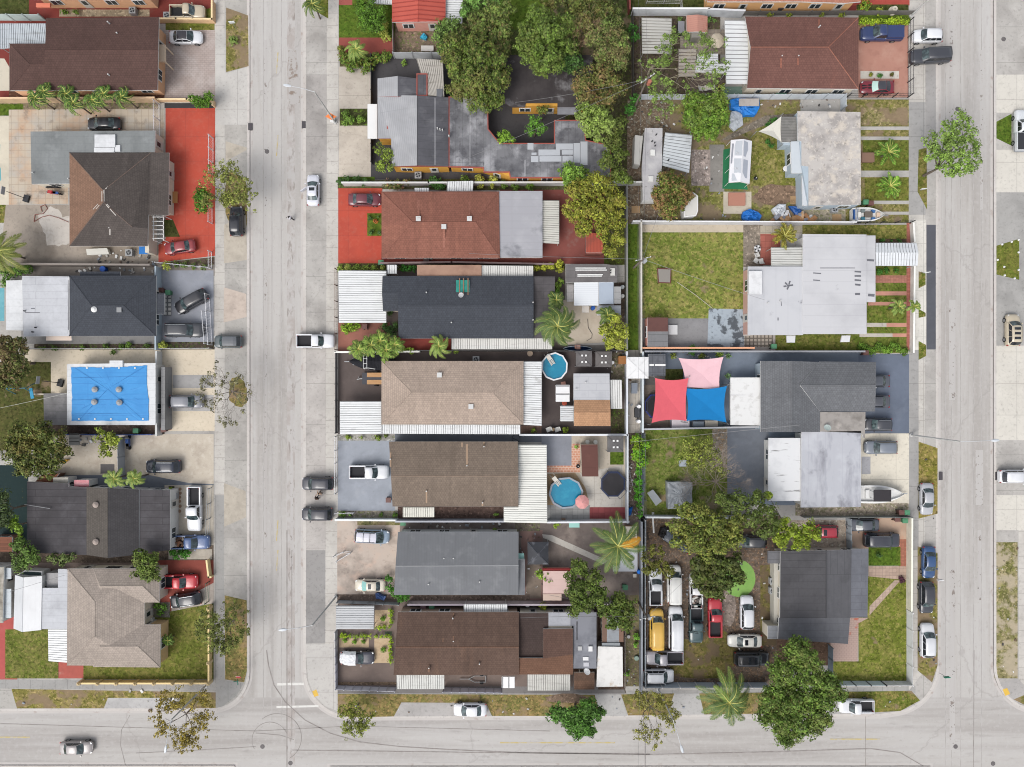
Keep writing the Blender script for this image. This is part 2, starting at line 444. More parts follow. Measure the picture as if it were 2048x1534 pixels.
def canopy(name,label,s,z,ribs,col=(238,240,240),gcol=None,dirt=.35,posts=True,cat='canopy',pitch=.32,z2=None,axis2='h',group='corrugated metal canopies',mat=None,base=GZ):
 q=P(s);cx=sum(p[0]for p in q)/4;cy=sum(p[1]for p in q)/4;X,Y,_=W(cx,cy,z)
 root=empty(name,(X,Y,base),label,cat,group)
 mat=mat or tin(col,amt=dirt)
 b,c=ribbed(q,z,ribs,mat,pitch=pitch,z2=z2,axis2=axis2)
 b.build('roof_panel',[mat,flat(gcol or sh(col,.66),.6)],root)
 e=MB()
 for i in range(4):
  p,r_=c[i],c[(i+1)%4];e.tube(p-Vector((0,0,.1)),r_-Vector((0,0,.1)),.06,4)
 e.build('edge_beam',flat(sh(col,.9),.5),root)
 if posts:
  m=sum((v for v in c),Vector())/4
  for v in c:
   p=v.lerp(m,.06);b=MB();b.tube((p.x,p.y,base),(p.x,p.y,v.z-.08),.05,6);b.build('post',flat(sh(col,.85),.5),root)
 return root
 # ---- fences and walls
def fence(name,label,s,kind='solid',h=1.8,col=(170,174,178),step=2.4,cat='fence',group='fences and walls round the yards',base=GZ,th=None,close=False,post=None,cap=None):
 pts=[W(x,y,0)[:2]for x,y in P(s)]
 if close:pts.append(pts[0])
 root=empty(name,(*pts[0],base),label,cat,group)
 mat=M(col,('n',sh(col,.72),.6,.5,.72,.45),('n',sh(col,1.12),1.4,.5,.7,.3),rough=.8,spec=.2)if kind!='picket' else flat(col,.5)
 pm=flat(post or sh(col,.85),.5);th=th or{'solid':.05,'wall':.17,'picket':.03,'mesh':.02,'panel':.04}[kind]
 b=MB();posts=[]
 for p,q in zip(pts,pts[1:]):
  v=Vector(q)-Vector(p);l=v.length
  if l<.05:continue
  ang=math.atan2(v.y,v.x);c=(Vector(p)+Vector(q))/2;n=max(1,int(round(l/step)))
  if kind=='wall':b.obox(c.x,c.y,base-.03,l+th,th,base+h,ang)
  elif kind in('solid','panel'):b.obox(c.x,c.y,base+.04,l,th,base+h,ang)
  elif kind in('picket','mesh'):
   for zz in((h,.15,h*.5)if kind=='mesh' else(h,.2)):b.tube((*p,base+zz),(*q,base+zz),.035 if kind=='picket' else.025,4)
   k=max(2,int(l/(.22 if kind=='picket' else.3)))
   for i in range(k+1):
    w=Vector(p).lerp(Vector(q),i/k);r_=.018 if kind=='picket' else.006
    if kind=='picket':b.tube((w.x,w.y,base+.1),(w.x,w.y,base+h+.06),r_,3,caps=False)
    else:b.tube((w.x,w.y,base+.05),(w.x,w.y,base+h),r_,3,caps=False)
  posts+=[tuple(Vector(p).lerp(Vector(q),i/n))for i in range(n+1)]
 b.build({'wall':'block_wall','solid':'fence_panel','panel':'fence_panel','picket':'railing','mesh':'wire_mesh'}[kind],mat,root)
 if kind=='wall':
  e=MB()
  for p,q in zip(pts,pts[1:]):
   v=Vector(q)-Vector(p);c=(Vector(p)+Vector(q))/2
   if v.length>.05:e.obox(c.x,c.y,base+h,v.length+th+.06,th+.07,base+h+.06,math.atan2(v.y,v.x))
  e.build('coping',flat(cap or sh(col,1.12),.8),root)
 elif kind!='wall':
  seen=[]
  for p in posts[:60]:
   if any((p[0]-a)**2+(p[1]-c_)**2<.2 for a,c_ in seen):continue
   seen.append(p);pw=.075 if kind=='panel' else.05;b=MB();b.box(p[0]-pw,p[1]-pw,base,p[0]+pw,p[1]+pw,base+h+.1)
   b.box(p[0]-.06,p[1]-.06,base+h+.1,p[0]+.06,p[1]+.06,base+h+.13);b.build('post',pm,root)
 return root
 # ---- leaves
def leafmat(c,tip=None,amt=.4,dry=None):
 c=(c[0]*1.1,c[1]*1.22,c[2]*.95)
 L=[('r',sh(c,.3),1,.1,1,.85),('r',sh(c,1.3),1,.22,0,.6),('n',sh(c,.62),.5,.44,.6,.5),('n',sh(c,1.3),.9,.5,.7,.45)]  # per-leaf dark and bright tones put crown gaps and highlights into the colour
 if tip:L+=[('n',tip,.35,.5,.64,amt*.75,4),('n',sh(tip,1.12),2.2,.55-amt*.06,.66,amt*1.1,2)]
 return M(c,*L,rough=.7,spec=.3)
def leaf_mesh(lobes,n,size,seed=1,clump=.6,up=.5,core=.35,spread=(.7,1.08)):
 """lobes: (x,y,z,r,rz) world; returns vertex and face arrays of leaf quads heaped in clumps over every lobe"""
 g=np.random.default_rng(seed);Lb=np.array(lobes,float)
 pr=Lb[:,3]**2;pr/=pr.sum();nc=max(5,int(n/(46*min(1,(clump/.55)**1.6))))
 li=g.choice(len(Lb),nc,p=pr);ct=g.uniform(-.12,1,nc);ph=g.uniform(0,2*np.pi,nc);st=np.sqrt(np.clip(1-ct**2,0,1))
 d=np.stack([st*np.cos(ph),st*np.sin(ph),ct],1);rr=g.uniform(*spread,nc)[:,None]
 cc=Lb[li,:3]+d*rr*np.stack([Lb[li,3],Lb[li,3],Lb[li,4]],1)
 cr=clump*g.uniform(.65,1.35,nc)
 ci=g.integers(0,nc,n);u=g.normal(size=(n,3));u/=np.linalg.norm(u,axis=1)[:,None]
 u[:,2]=np.abs(u[:,2])*.9-.1
 pos=cc[ci]+u*(cr[ci]*g.uniform(.55,1.05,n))[:,None]
 nr=u*.9+d[ci]*.5+g.normal(size=(n,3))*.55+np.array([0,0,up])
 k=int(n*core)
 if k:
  lj=g.choice(len(Lb),k,p=pr);ct2=g.uniform(-.2,1,k);p2=g.uniform(0,2*np.pi,k);s2=np.sqrt(1-ct2**2)
  d2=np.stack([s2*np.cos(p2),s2*np.sin(p2),ct2],1)
  pos2=Lb[lj,:3]+d2*g.uniform(.45,.8,k)[:,None]*np.stack([Lb[lj,3],Lb[lj,3],Lb[lj,4]],1)
  pos=np.concatenate([pos,pos2]);nr=np.concatenate([nr,d2+g.normal(size=(k,3))*.4])
 m=len(pos);nr/=np.linalg.norm(nr,axis=1)[:,None]+1e-9
 a=np.cross(nr,g.normal(size=(m,3)));a/=np.linalg.norm(a,axis=1)[:,None]+1e-9;b=np.cross(nr,a)
 s=size*g.uniform(.6,1.35,m)[:,None]
 if k:s[n:]*=1.7
 V=np.stack([pos-a*s*.62,pos-b*s*.34,pos+a*s*.62,pos+b*s*.34],1).reshape(-1,3)
 V[:,2]=np.maximum(V[:,2],GZ+.02)
 return V
def mesh_from(V,name,mat,parent,org,per=4):
 me=bpy.data.meshes.new(name);V=V-np.array(org);m=len(V)//per
 me.vertices.add(len(V));me.vertices.foreach_set('co',V.astype(np.float32).ravel())
 me.loops.add(len(V));me.loops.foreach_set('vertex_index',np.arange(len(V),dtype=np.int32))
 me.polygons.add(m);me.polygons.foreach_set('loop_start',np.arange(0,len(V),per,dtype=np.int32))
 me.update(calc_edges=True)
 for mt in(mat if isinstance(mat,list)else[mat]):me.materials.append(mt)
 o=bpy.data.objects.new(name,me);C.objects.link(o);ORG[o.name]=org
 if parent is not None:o.parent=parent
 else:o.location=org
 return o
BARK=M((120,108,96),('n',(76,68,60),3,.4,.7,.6),rough=.95)
LEAFN=[0]
def tree(label,lobes,mat,z=5.0,dens=80,size=.25,clump=.5,name='tree',cat='tree',group='broadleaf trees',trunk=None,core=.35,flatz=.8,limbs=True,seed=None,up=.25,under=True):
 """lobes: 'px,py,rpx[,z] ...' as seen; z = height of the lobe centres"""
 Lw=[]
 for t in lobes.split():
  v=[float(a)for a in t.split(',')];zz=v[3]if len(v)>3 else z
  X,Y,_=W(v[0],v[1],zz);r=v[2]/S*(H-zz)/H;Lw.append((X,Y,zz,r*.9,r*flatz))
 A=np.array(Lw);w=A[:,3]**2;cx,cy=(A[:,0]*w).sum()/w.sum(),(A[:,1]*w).sum()/w.sum()
 if trunk:
  cx,cy,_=W(trunk[0],trunk[1],0)
 root=empty(name,(cx,cy,GZ),label,cat,group)
 area=float((math.pi*A[:,3]**2).sum());n=int(area*dens);LEAFN[0]+=n
 V=leaf_mesh(Lw,n,size,seed or int(abs(cx*31+cy*17))+3,clump,up,core)
 mesh_from(V,'crown',mat,root,(cx,cy,GZ))
 b=MB();r0=min(.4,.1+.03*float(A[:,3].max())*2);zt=float(A[:,2].mean())*.55
 b.tube((cx,cy,GZ-.02),(cx,cy,zt),r0,8,r2=r0*.7)
 if limbs:
  for x,y,zz,r,rz in Lw:
   m_=Vector((cx,cy,zt)).lerp(Vector((x,y,zz)),.5)+Vector((0,0,.3));b.tube((cx,cy,zt),m_,r0*.5,5,r2=r0*.32)
   b.tube(m_,(x,y,zz+rz*.2),r0*.32,5,r2=r0*.12)
   for k in range(4):
    t=k*1.57+x;b.tube((x,y,zz),(x+r*.7*math.cos(t),y+r*.7*math.sin(t),zz+rz*.5),r0*.14,4,r2=.02)
 b.build('trunk',BARK,root,uv=False)
 return root
def bush(label,px,py,r,mat,h=.8,name='shrub',cat='shrub',dens=150,size=.17,group='garden shrubs',lobes=None,base=GZ):
 ls=lobes or f'{px},{py},{r}'
 Lw=[]
 for t in ls.split():
  v=[float(a)for a in t.split(',')];X,Y,_=W(v[0],v[1],h);rr=v[2]/S;Lw.append((X,Y,base+h*.45,rr*.9,h*.6))
 cx,cy=Lw[0][:2];root=empty(name,(cx,cy,base),label,cat,group)
 n=int(sum(math.pi*l[3]**2 for l in Lw)*dens)+40;LEAFN[0]+=n
 V=leaf_mesh(Lw,n,size,int(abs(cx*13+cy*7))+1,.22,.6,.3)
 mesh_from(V,'foliage',mat,root,(cx,cy,base))
 b=MB()
 for k in range(3):b.tube((cx,cy,base),(cx+.15*math.cos(k*2.1),cy+.15*math.sin(k*2.1),base+h*.6),.03,4,r2=.015)
 b.build('stem',BARK,root,uv=False)
 return root
def branchy(b,p,d,l,r,depth,g,up=.15):
 q=p+d*l;b.tube(p,q,r,4 if r>.04 else 3,r2=r*.72,caps=False)
 ends=[]
 if depth==0:return[q]
 for k in range(g.choice((2,3,3))):
  nd=(d+Vector((g.uniform(-1,1),g.uniform(-1,1),g.uniform(-.35,.5)+up))*.75).normalized()
  ends+=branchy(b,q,nd,l*g.uniform(.62,.85),r*.62,depth-1,g,up)
 return ends
def bare_tree(label,px,py,R_,z=4,leaves=0,mat=None,seed=1,bark=None,depth=5,size=.2,name='bare_tree',flat_=.55,nb=7,group='thin and bare trees',bx=None,cl=.3):
 X,Y,_=W(px,py,z*.6);g=random.Random(seed);rr=R_/S
 if bx:X,Y,_=W(bx[0],bx[1],0)
 root=empty(name,(X,Y,GZ),label,'tree',group)
 b=MB();top=Vector((X,Y,z*.42));b.tube((X,Y,GZ-.02),top,.14,7,r2=.11);ends=[]
 tx,ty,_=W(px,py,z*.8)
 for k in range(nb):
  t=6.283*k/nb+g.uniform(-.3,.3);tgt=Vector((tx+math.cos(t)*rr*.5,ty+math.sin(t)*rr*.5,z*.8))-top
  ends+=branchy(b,top,tgt.normalized(),tgt.length*.62,.055,depth-1,g,.1)
 b.build('branches',bark or M((150,138,128),('n',(110,98,90),2,.4,.6,.6),rough=.9),root,uv=False)
 if leaves:
  E=np.array([tuple(e)for e in ends]);gg=np.random.default_rng(seed);nc=min(len(E),max(12,leaves//9));E=E[gg.choice(len(E),nc,replace=False)]
  lb=[(x,y,zz,cl,cl*.6)for x,y,zz in E]
  V=leaf_mesh(lb,leaves,size,seed,.3,.5,0);mesh_from(V,'leaves',mat,root,(X,Y,GZ))
 return root
 # ---- palms
def fronds(b,X,Y,z,n,L_,up,droop,ll,seed,wind=0,mid=None,nl=22,w=.16,yell=(),a0=0,m=0):
 g=random.Random(seed)
 for k in range(n):
  a=a0+6.283*k/n+g.uniform(-.2,.2);inner=(k%3==0);L=L_*g.uniform(.85,1.08)*(.72 if inner else 1)
  u=up*(1.9 if inner else 1)*g.uniform(.7,1.2);dr=droop*g.uniform(.8,1.25)
  mi=(m+1)if k in yell else m;pts=[]
  for i in range(nl+1):
   t=i/nl;aa=a+wind*t*t;r=L*(t-.13*t*t)
   pts.append(Vector((X+r*math.cos(aa),Y+r*math.sin(aa),z+u*t-dr*t*t)))
  for i in range(0,nl,2):b.tube(pts[i],pts[min(nl,i+2)],.06*(1-i/nl)+.012,3,m=m+2,caps=False)
  for i in range(1,nl+1):
   t=i/nl;f=(pts[i]-pts[i-1]).normalized();sd_=f.cross(Vector((0,0,1))).normalized()
   le=ll*(math.sin(math.pi*min(1,.12+t*.86))**.6)*g.uniform(.85,1.1)
   for s in(-1,1):
    d=(f*.75+sd_*s*.8+Vector((0,0,-.2+g.uniform(-.25,.15)))).normalized();e=pts[i]+d*le
    md=pts[i]+d*le*.5+Vector((0,0,.05));wv=f*w*.5
    q=[pts[i]-wv*.6,md-wv,e,md+wv,pts[i]+wv*.6];k0=len(b.v)
    b.v+=[tuple(v)for v in q];b.f.append(tuple(range(k0,k0+5)));b.mi.append(mi)
def palm(label,px,py,R_,z,mat,mat2=None,n=13,up=1.0,droop=1.7,ll=.75,wind=0,base=None,seed=1,yell=(),name='palm_tree',group='palm trees',crowns=None,tr=.13,stem=None,w=.13,nl=30,cat='palm tree'):
 cs=crowns or[(px,py,R_)];bx,by=base or(None,None)
 X0,Y0,_=W(cs[0][0],cs[0][1],z)
 BX,BY=(W(bx,by,0)[:2]if base else(X0,Y0))
 root=empty(name,(BX,BY,GZ),label,cat,group);t=MB();b=MB()
 for i,(x,y,r)in enumerate(cs):
  X,Y,_=W(x,y,z);rr=r/S*(H-z)/H
  bbx,bby=(BX,BY)if i==0 else((BX+X)/2,(BY+Y)/2)
  p0=Vector((bbx,bby,GZ-.02));p1=Vector((X,Y,z));pm=p0.lerp(p1,.5)+Vector((.1,.05,0))
  t.tube(p0,pm,tr,7,r2=tr*.8);t.tube(pm,p1,tr*.8,7,r2=tr*.7)
  fronds(b,X,Y,z,n,rr*1.12,up,droop,ll,seed+i*7,wind,yell=yell if i==0 else(),w=w,nl=nl)
 t.build('trunk',stem or BARK,root,uv=False)
 b.build('crown',[mat,mat2 or mat,M((196,192,96),rough=.7)],root,uv=False,org=None)
 return root
 # - vehicles
CT=dict(sedan=(4.75,1.84,1.44,.98,[(-.5,.70,.72),(-.485,.84,.92),(-.43,.94,1.03),(-.3,1,1.03),(-.1,1,.98),(.18,1,.97),(.3,.99,.93),(.4,.95,.86),(.46,.86,.76),(.49,.72,.66),(.5,.55,.58)],(.24,.08,-.2,-.345),.70),coupe=(4.75,1.9,1.36,.96,[(-.5,.72,.74),(-.485,.86,.92),(-.43,.97,1.0),(-.3,1,1.0),(-.1,.97,.95),(.14,.98,.95),(.3,1,.93),(.4,.97,.86),(.46,.9,.76),(.49,.78,.66),(.5,.6,.58)],(.17,.02,-.2,-.37),.66),suv=(4.7,1.92,1.7,1.08,[(-.5,.74,.8),(-.49,.88,1.0),(-.45,.97,1.08),(-.3,1,1.08),(-.1,1,1.07),(.18,1,1.06),(.3,1,1.02),(.4,.96,.96),(.46,.9,.86),(.49,.78,.74),(.5,.6,.62)],(.25,.11,-.37,-.47),.76),bigsuv=(5.4,2.05,1.88,1.18,[(-.5,.8,.9),(-.49,.94,1.1),(-.45,.99,1.18),(-.3,1,1.18),(-.1,1,1.17),(.18,1,1.16),(.3,1,1.13),(.4,.98,1.08),(.46,.93,1.0),(.49,.84,.86),(.5,.7,.7)],(.24,.13,-.43,-.485),.8),minivan=(5.0,1.97,1.75,1.05,[(-.5,.8,.85),(-.49,.92,1.0),(-.45,.98,1.06),(-.3,1,1.06),(-.1,1,1.05),(.18,1,1.04),(.32,.99,.99),(.41,.94,.9),(.47,.85,.78),(.493,.7,.68),(.5,.55,.6)],(.33,.14,-.4,-.475),.78),van=(5.7,2.02,2.1,1.25,[(-.5,.9,1.1),(-.495,.97,1.2),(-.45,1,1.25),(-.3,1,1.25),(-.1,1,1.24),(.18,1,1.23),(.32,1,1.2),(.41,.97,1.14),(.47,.9,1.02),(.493,.8,.9),(.5,.7,.8)],(.33,.22,-.485,-.495),.84),pickup=(5.8,2.0,1.88,1.14,[(-.09,1,1.14),(-.05,1,1.15),(.0,1,1.14),(.18,1,1.13),(.3,1,1.1),(.4,.98,1.06),(.46,.93,.97),(.49,.84,.84),(.5,.7,.7)],(.22,.11,-.05,-.075),.78))
TYRE=M((34,34,36),rough=.9);RIM=flat((176,178,182),.35,.7);HEAD=M((226,230,234),rough=.15,spec=.6);TAIL=M((168,26,32),rough=.3,spec=.5)
def paint(c):return M(c,('n',sh(c,.9),.8,.4,.7,.3),rough=.38,spec=.5,coat=.6)
NV=[0]
def veh(typ,px,py,ang,col,label,L=None,cab=None,roofc=None,sunroof=0,rails=0,glass=None,stripe=None,cover=0,load=None,z0=None,cat='car',name=None,group=None,bedcol=None,tonneau=None,door=False,wsc=None):
 L0,Wd,Hr,belt,prof,(xa,xb,xc,xd),rw=CT[typ];k=(L/L0 if L else 1.0);Ln=L0*k
 if k<.93:Wd*=.96;Hr*=.98
 base=GZ if z0 is None else z0
 X,Y,_=W(px,py,.9)
 nm=name or{'sedan':'parked_sedan','coupe':'parked_coupe','suv':'parked_suv','bigsuv':'parked_suv','minivan':'parked_minivan','van':'parked_van','pickup':'pickup_truck'}[typ]
 cat={'van':'van','minivan':'minivan','pickup':'pickup truck'}.get(typ,cat)
 root=empty(nm,(X,Y,base),label,cat,group or 'cars and trucks parked along the streets and in the yards');root.rotation_euler=(0,0,math.radians(ang));ORG[root.name]=(0,0,0)
 pm=paint(col);hw=Wd/2;b=MB()
 rings=[]
 for u,wf,zt in prof:
  w=hw*wf;x=u*Ln;zb=.24+(.06 if abs(u)>.45 else 0)
  half=[(w*.9,zb),(w,zb+.16),(w*1.0,zt*.62),(w*.975,zt-.12),(w*.88,zt-.015),(w*.45,zt+.015)]
  rings.append([(x,y,z)for y,z in half]+[(x,0,zt+.025)]+[(x,-y,z)for y,z in half[::-1]])
 n=len(rings[0])
 for r_ in rings:b.v+=r_
 for i in range(len(rings)-1):
  for j in range(n-1):b.f.append((i*n+j,(i+1)*n+j,(i+1)*n+j+1,i*n+j+1));b.mi.append(0)
  b.f.append((i*n+n-1,(i+1)*n+n-1,(i+1)*n,i*n));b.mi.append(0)
 b.f.append(tuple(range(n))[::-1]);b.mi.append(0);o=(len(rings)-1)*n;b.f.append(tuple(o+i for i in range(n)));b.mi.append(0)
 ys=[-1,-.55,0,.55,1];bw=hw*.9;tw=hw*rw
 def row(x,z,w,bul,cr):return[(x+bul*(1-y*y),y*w,z+cr*(1-y*y))for y in ys]
 tail_up=-.05 if typ in('sedan','coupe')else-.03
 rows=[row(xa*Ln,belt-.03,bw,.16,.03),row(xb*Ln,Hr-.05,tw,.09,.04),row((xb*.6+xc*.4)*Ln,Hr,tw,.0,.05),row((xb*.2+xc*.8)*Ln,Hr-.01,tw,0,.05),row(xc*Ln,Hr-.07,tw*.98,-.07,.04),row(xd*Ln,belt+tail_up+.02,bw*.96,-.12,.03)]
 k0=len(b.v)
 for r_ in rows:b.v+=r_
 for i in range(len(rows)-1):
  for j in range(4):b.f.append((k0+i*5+j,k0+i*5+j+1,k0+(i+1)*5+j+1,k0+(i+1)*5+j));b.mi.append(0)
 for s,j in((1,4),(-1,0)):
  top=[k0+i*5+j for i in range(1,len(rows)-1)];A_,B_=k0+j,k0+(len(rows)-1)*5+j
  f=[A_]+top+[B_];b.f.append(tuple(f[::-1]if s>0 else f));b.mi.append(0)
 body=b.build('body',pm,root,uv=False)
 me=body.data;me.polygons.foreach_set('use_smooth',[len(p.vertices)==4 for p in me.polygons])
 gm=glass or M((84,104,106),('n',(40,50,54),1.6,.4,.56,.9),('n',(140,162,160),1.2,.58,.7,.5),rough=.1,spec=.6)
 dg=M((36,40,46),('n',(66,76,82),1.5,.5,.7,.5),rough=.1,spec=.6)
 def pane(r1,r2,nm_,f0=.06,f1=.94,mt=None,off=.018,wi=.94):
  q=MB();vs=[]
  for f in(f0,f1):
   for A_,B_ in zip(r1,r2):vs.append((A_[0]+(B_[0]-A_[0])*f,(A_[1]+(B_[1]-A_[1])*f)*wi,A_[2]+(B_[2]-A_[2])*f+off))
  for j in range(4):q.raw(vs[j:j+2]+vs[5+j:7+j][::-1],[(0,1,2,3)])
  return q.build(nm_,mt or dg,root,uv=False)
 pane(rows[0],rows[1],'windshield',.04,.96,wsc or gm,wi=.93)
 pane(rows[-2],rows[-1],'rear_window',.08,.9,gm if typ=='sedan' else dg)
 for s in(1,-1):
  q=MB();j=4 if s>0 else 0;xs0,xs1=rows[0][j],rows[-1][j]
  def pt(x,f):
   zt=Hr-.09;z=belt+.04+(zt-belt-.04)*f;y=bw+(tw-bw)*((z-belt+.03)/(Hr-.05-belt+.03));return(x,s*(y+.012),z)
  nwin={'pickup':2,'van':2,'sedan':2,'coupe':1}.get(typ,3)
  if typ=='pickup' and cab=='single':nwin=1
  F,B_=xb*Ln,xc*Ln;Fb,Bb=(xa*.8+xb*.2)*Ln,(xd*.7+xc*.3)*Ln
  if typ=='van' and cab!='glass':B_=Bb=.02*Ln;nwin=1
  for w_ in range(nwin):
   f0,f1=w_/nwin+.015,(w_+1)/nwin-.015
   q.face([pt(Fb+(Bb-Fb)*f0,0),pt(Fb+(Bb-Fb)*f1,0),pt(F+(B_-F)*f1,1),pt(F+(B_-F)*f0,1)][::(1 if s<0 else-1)])
  q.build('side_window',dg,root,uv=False)
  q=MB();mx=xa*Ln-.25;q.obox(mx,s*(hw+.1),belt-.02,.14,.2,belt+.12,s*.25);q.build('side_mirror',pm,root,uv=False)
  q=MB();q.obox(.448*Ln,s*hw*.74,.6,.3,.17,(.775 if belt<1.0 else.86 if belt<1.1 else.95),-s*.5);q.build('headlight',HEAD,root,uv=False)
  q=MB();q.obox(-.478*Ln,s*hw*.82,.7,.16,.24,(prof[0][2]+.16)if typ!='pickup' else 1.1,s*.3);q.build('taillight',TAIL,root,uv=False)
  for wx in(.31,-.3):
   q=MB();q.tube((wx*Ln,s*(hw-.2),.34),(wx*Ln,s*(hw+.015),.34),.35,16);wh=q.build('wheel',TYRE,root,uv=False)
   q=MB();q.tube((wx*Ln,s*(hw+.01),.34),(wx*Ln,s*(hw+.025),.34),.22,10);q.build('rim',RIM,wh,uv=False)
 rx0,rx1=xc*Ln,xb*Ln
 if roofc:
  q=MB();vs=[(x,y*.93,z+.022)for r_ in rows[1:5]for x,y,z in r_]
  for i in range(3):
   for j in range(4):q.raw([vs[i*5+j],vs[i*5+j+1],vs[i*5+j+6],vs[i*5+j+5]],[(0,1,2,3)])
  q.build('roof',paint(roofc),root,uv=False)
 if sunroof:
  q=MB();cnt=sunroof if sunroof>1 else 1
  for i in range(cnt):
   x1=rx1-.18-i*(rx1-rx0)*.31;q.box(x1-(.45 if cnt==1 else.36),-tw*.6,Hr+.0,x1,tw*.6,Hr+.055)
  q.build('sunroof',dg,root,uv=False)
 if rails:
  for s in(1,-1):
   q=MB();q.tube((rx0+.1,s*tw*.86,Hr+.05),(rx1-.1,s*tw*.86,Hr+.05),.03,5);q.build('roof_rail',STEEL if rails==1 else BLACK,root,uv=False)
 if rails==3 or typ=='minivan' and rails:
  for f in(.35,.7):
   q=MB();x=rx0+(rx1-rx0)*f;q.box(x-.03,-tw*.85,Hr+.04,x+.03,tw*.85,Hr+.09);q.build('crossbar',DARK,root,uv=False)
 if stripe:
  q=MB()
  for s in(1,-1):q.face([(xa*Ln+.15,s*.08,belt+.06),(xa*Ln+.15,s*.32,belt+.05),(.47*Ln,s*.3,.83),(.47*Ln,s*.08,.84)][::(-s)])
  q.build('hood_stripe',flat((30,30,34),.4),root,uv=False)
 if typ=='van':
  q=MB()
  for i in range(9):
   y=(-.8+i*.2)*tw;q.box(rx0+.2,y-.02,Hr+.0,rx1-.2,y+.02,Hr+.07)
  q.build('roof_rib',paint(sh(col,.93)),root,uv=False)
 if typ=='pickup':
  x0,x1=-.5*Ln,-.085*Ln;q=MB();ft=.62;zt=1.14
  q.box(x0,-hw*.97,.5,x1,hw*.97,ft,1)
  for s in(1,-1):
   q.prism([(x0,s*hw*.97),(x1,s*hw*.97),(x1,s*(hw*.97-.17)),(x0,s*(hw*.97-.17))],.42,zt,0)
  q.box(x0,-hw*.8,ft,x0+.08,hw*.8,zt-.02,0);q.box(x1-.06,-hw*.8,ft,x1,hw*.8,zt+.02,0)
  q.build('cargo_bed',[pm,flat(bedcol or(52,52,56),.9)],root,uv=False)
  if tonneau:q=MB();q.box(x0+.03,-hw*.86,zt,x1,hw*.86,zt+.35 if tonneau=='cap' else zt+.05);q.build('bed_cover',paint(col if tonneau=='cap' else(44,44,48)),root,uv=False)
  q=MB();q.box(x0-.14,-hw*.9,.45,x0,hw*.9,.62);q.build('bumper',STEEL,root,uv=False)
  if load:
   g=random.Random(int(px));q=MB()
   for i in range(26):q.obox(g.uniform(x0+.3,x1-.3),g.uniform(-.6,.6),ft,g.uniform(.2,.7),g.uniform(.15,.4),ft+g.uniform(.15,.5),g.uniform(0,3),m=i%3)
   tag(q.build('scrap_load',[flat(c_)for c_ in load],root,uv=False),'loose scrap piled in the truck bed','scrap');del C.objects[-1]['category']
 if cover:
  g=random.Random(5);q=MB();nx,ny=14,12;x0,x1=-.52*Ln,-.03*Ln
  for i in range(nx+1):
   for j in range(ny+1):
    u=i/nx;v=j/ny*2-1;x=x0+(x1-x0)*u;w=hw*1.08*(1 if u>.2 else.8+u)
    zt=(Hr+.06)if u>.55 else 1.08+(Hr-1.02)*max(0,(u-.12)/.43);z=zt-.5*max(0,abs(v)-.6)**1.3*3+g.uniform(-.04,.05)
    q.v.append((x+g.uniform(-.05,.05),v*w,z))
  for i in range(nx):
   for j in range(ny):a_=i*(ny+1)+j;q.f.append((a_,a_+ny+1,a_+ny+2,a_+1));q.mi.append(0)
  q.build('fabric_cover',M((236,238,240),('n',(200,202,208),1.4,.5,.7,.5),rough=.8),root,uv=False)
 if door:
  q=MB();q.obox(.12*Ln-.42,hw+.42,.3,1.1,.09,belt,math.radians(125));q.build('open_door',[pm],root,uv=False)
 NV[0]+=1
 return root
 # - small things
def bin_(px,py,ang,col,label,base=GZ):
 X,Y,_=W(px,py,.6);r=empty('wheelie_bin',(X,Y,base),label,'bin','wheeled rubbish bins');a=math.radians(ang);r.rotation_euler=(0,0,a);ORG[r.name]=(0,0,0)
 b=MB();b.raw([(-.25,-.25,.08),(.25,-.25,.08),(.25,.25,.08),(-.25,.25,.08),(-.33,-.32,1.0),(.33,-.32,1.0),(.33,.32,1.0),(-.33,.32,1.0)],[(3,2,1,0),(0,1,5,4),(1,2,6,5),(2,3,7,6),(3,0,4,7),(4,5,6,7)]);b.build('body',flat(col,.6),r)
 b=MB();b.box(-.37,-.35,1.0,.4,.35,1.06);b.box(-.25,-.2,1.06,.25,.2,1.09);b.build('lid',flat(sh(col,1.15),.5),r)
 for s in(-1,1):b=MB();b.tube((-.27,s*.2,.12),(-.27,s*.3,.12),.12,10);b.build('wheel',TYRE,r)
def ac(px,py,label,z=None,s=.45,col=(176,178,180),base=GZ):
 z=base if z is None else z;X,Y,_=W(px,py,z+.8);r=empty('air_conditioner',(X,Y,z),label,'air conditioner','air conditioning units')
 b=MB();b.box(X-s,Y-s,z,X+s,Y+s,z+.75);b.box(X-s-.03,Y-s-.03,z+.75,X+s+.03,Y+s+.03,z+.8);b.build('casing',flat(col,.5,.2),r)
 b=MB();b.disc(X,Y,z+.8,z+.82,s*.78,18);b.build('fan_opening',flat((52,56,60)),r)
 b=MB();b.disc(X,Y,z+.82,z+.86,s*.2,10)
 for k in range(4):b.obox(X+math.cos(k*1.57+.4)*s*.45,Y+math.sin(k*1.57+.4)*s*.45,z+.82,s*.55,s*.22,z+.84,k*1.57+.4)
 b.build('fan',flat((150,152,154)),r)
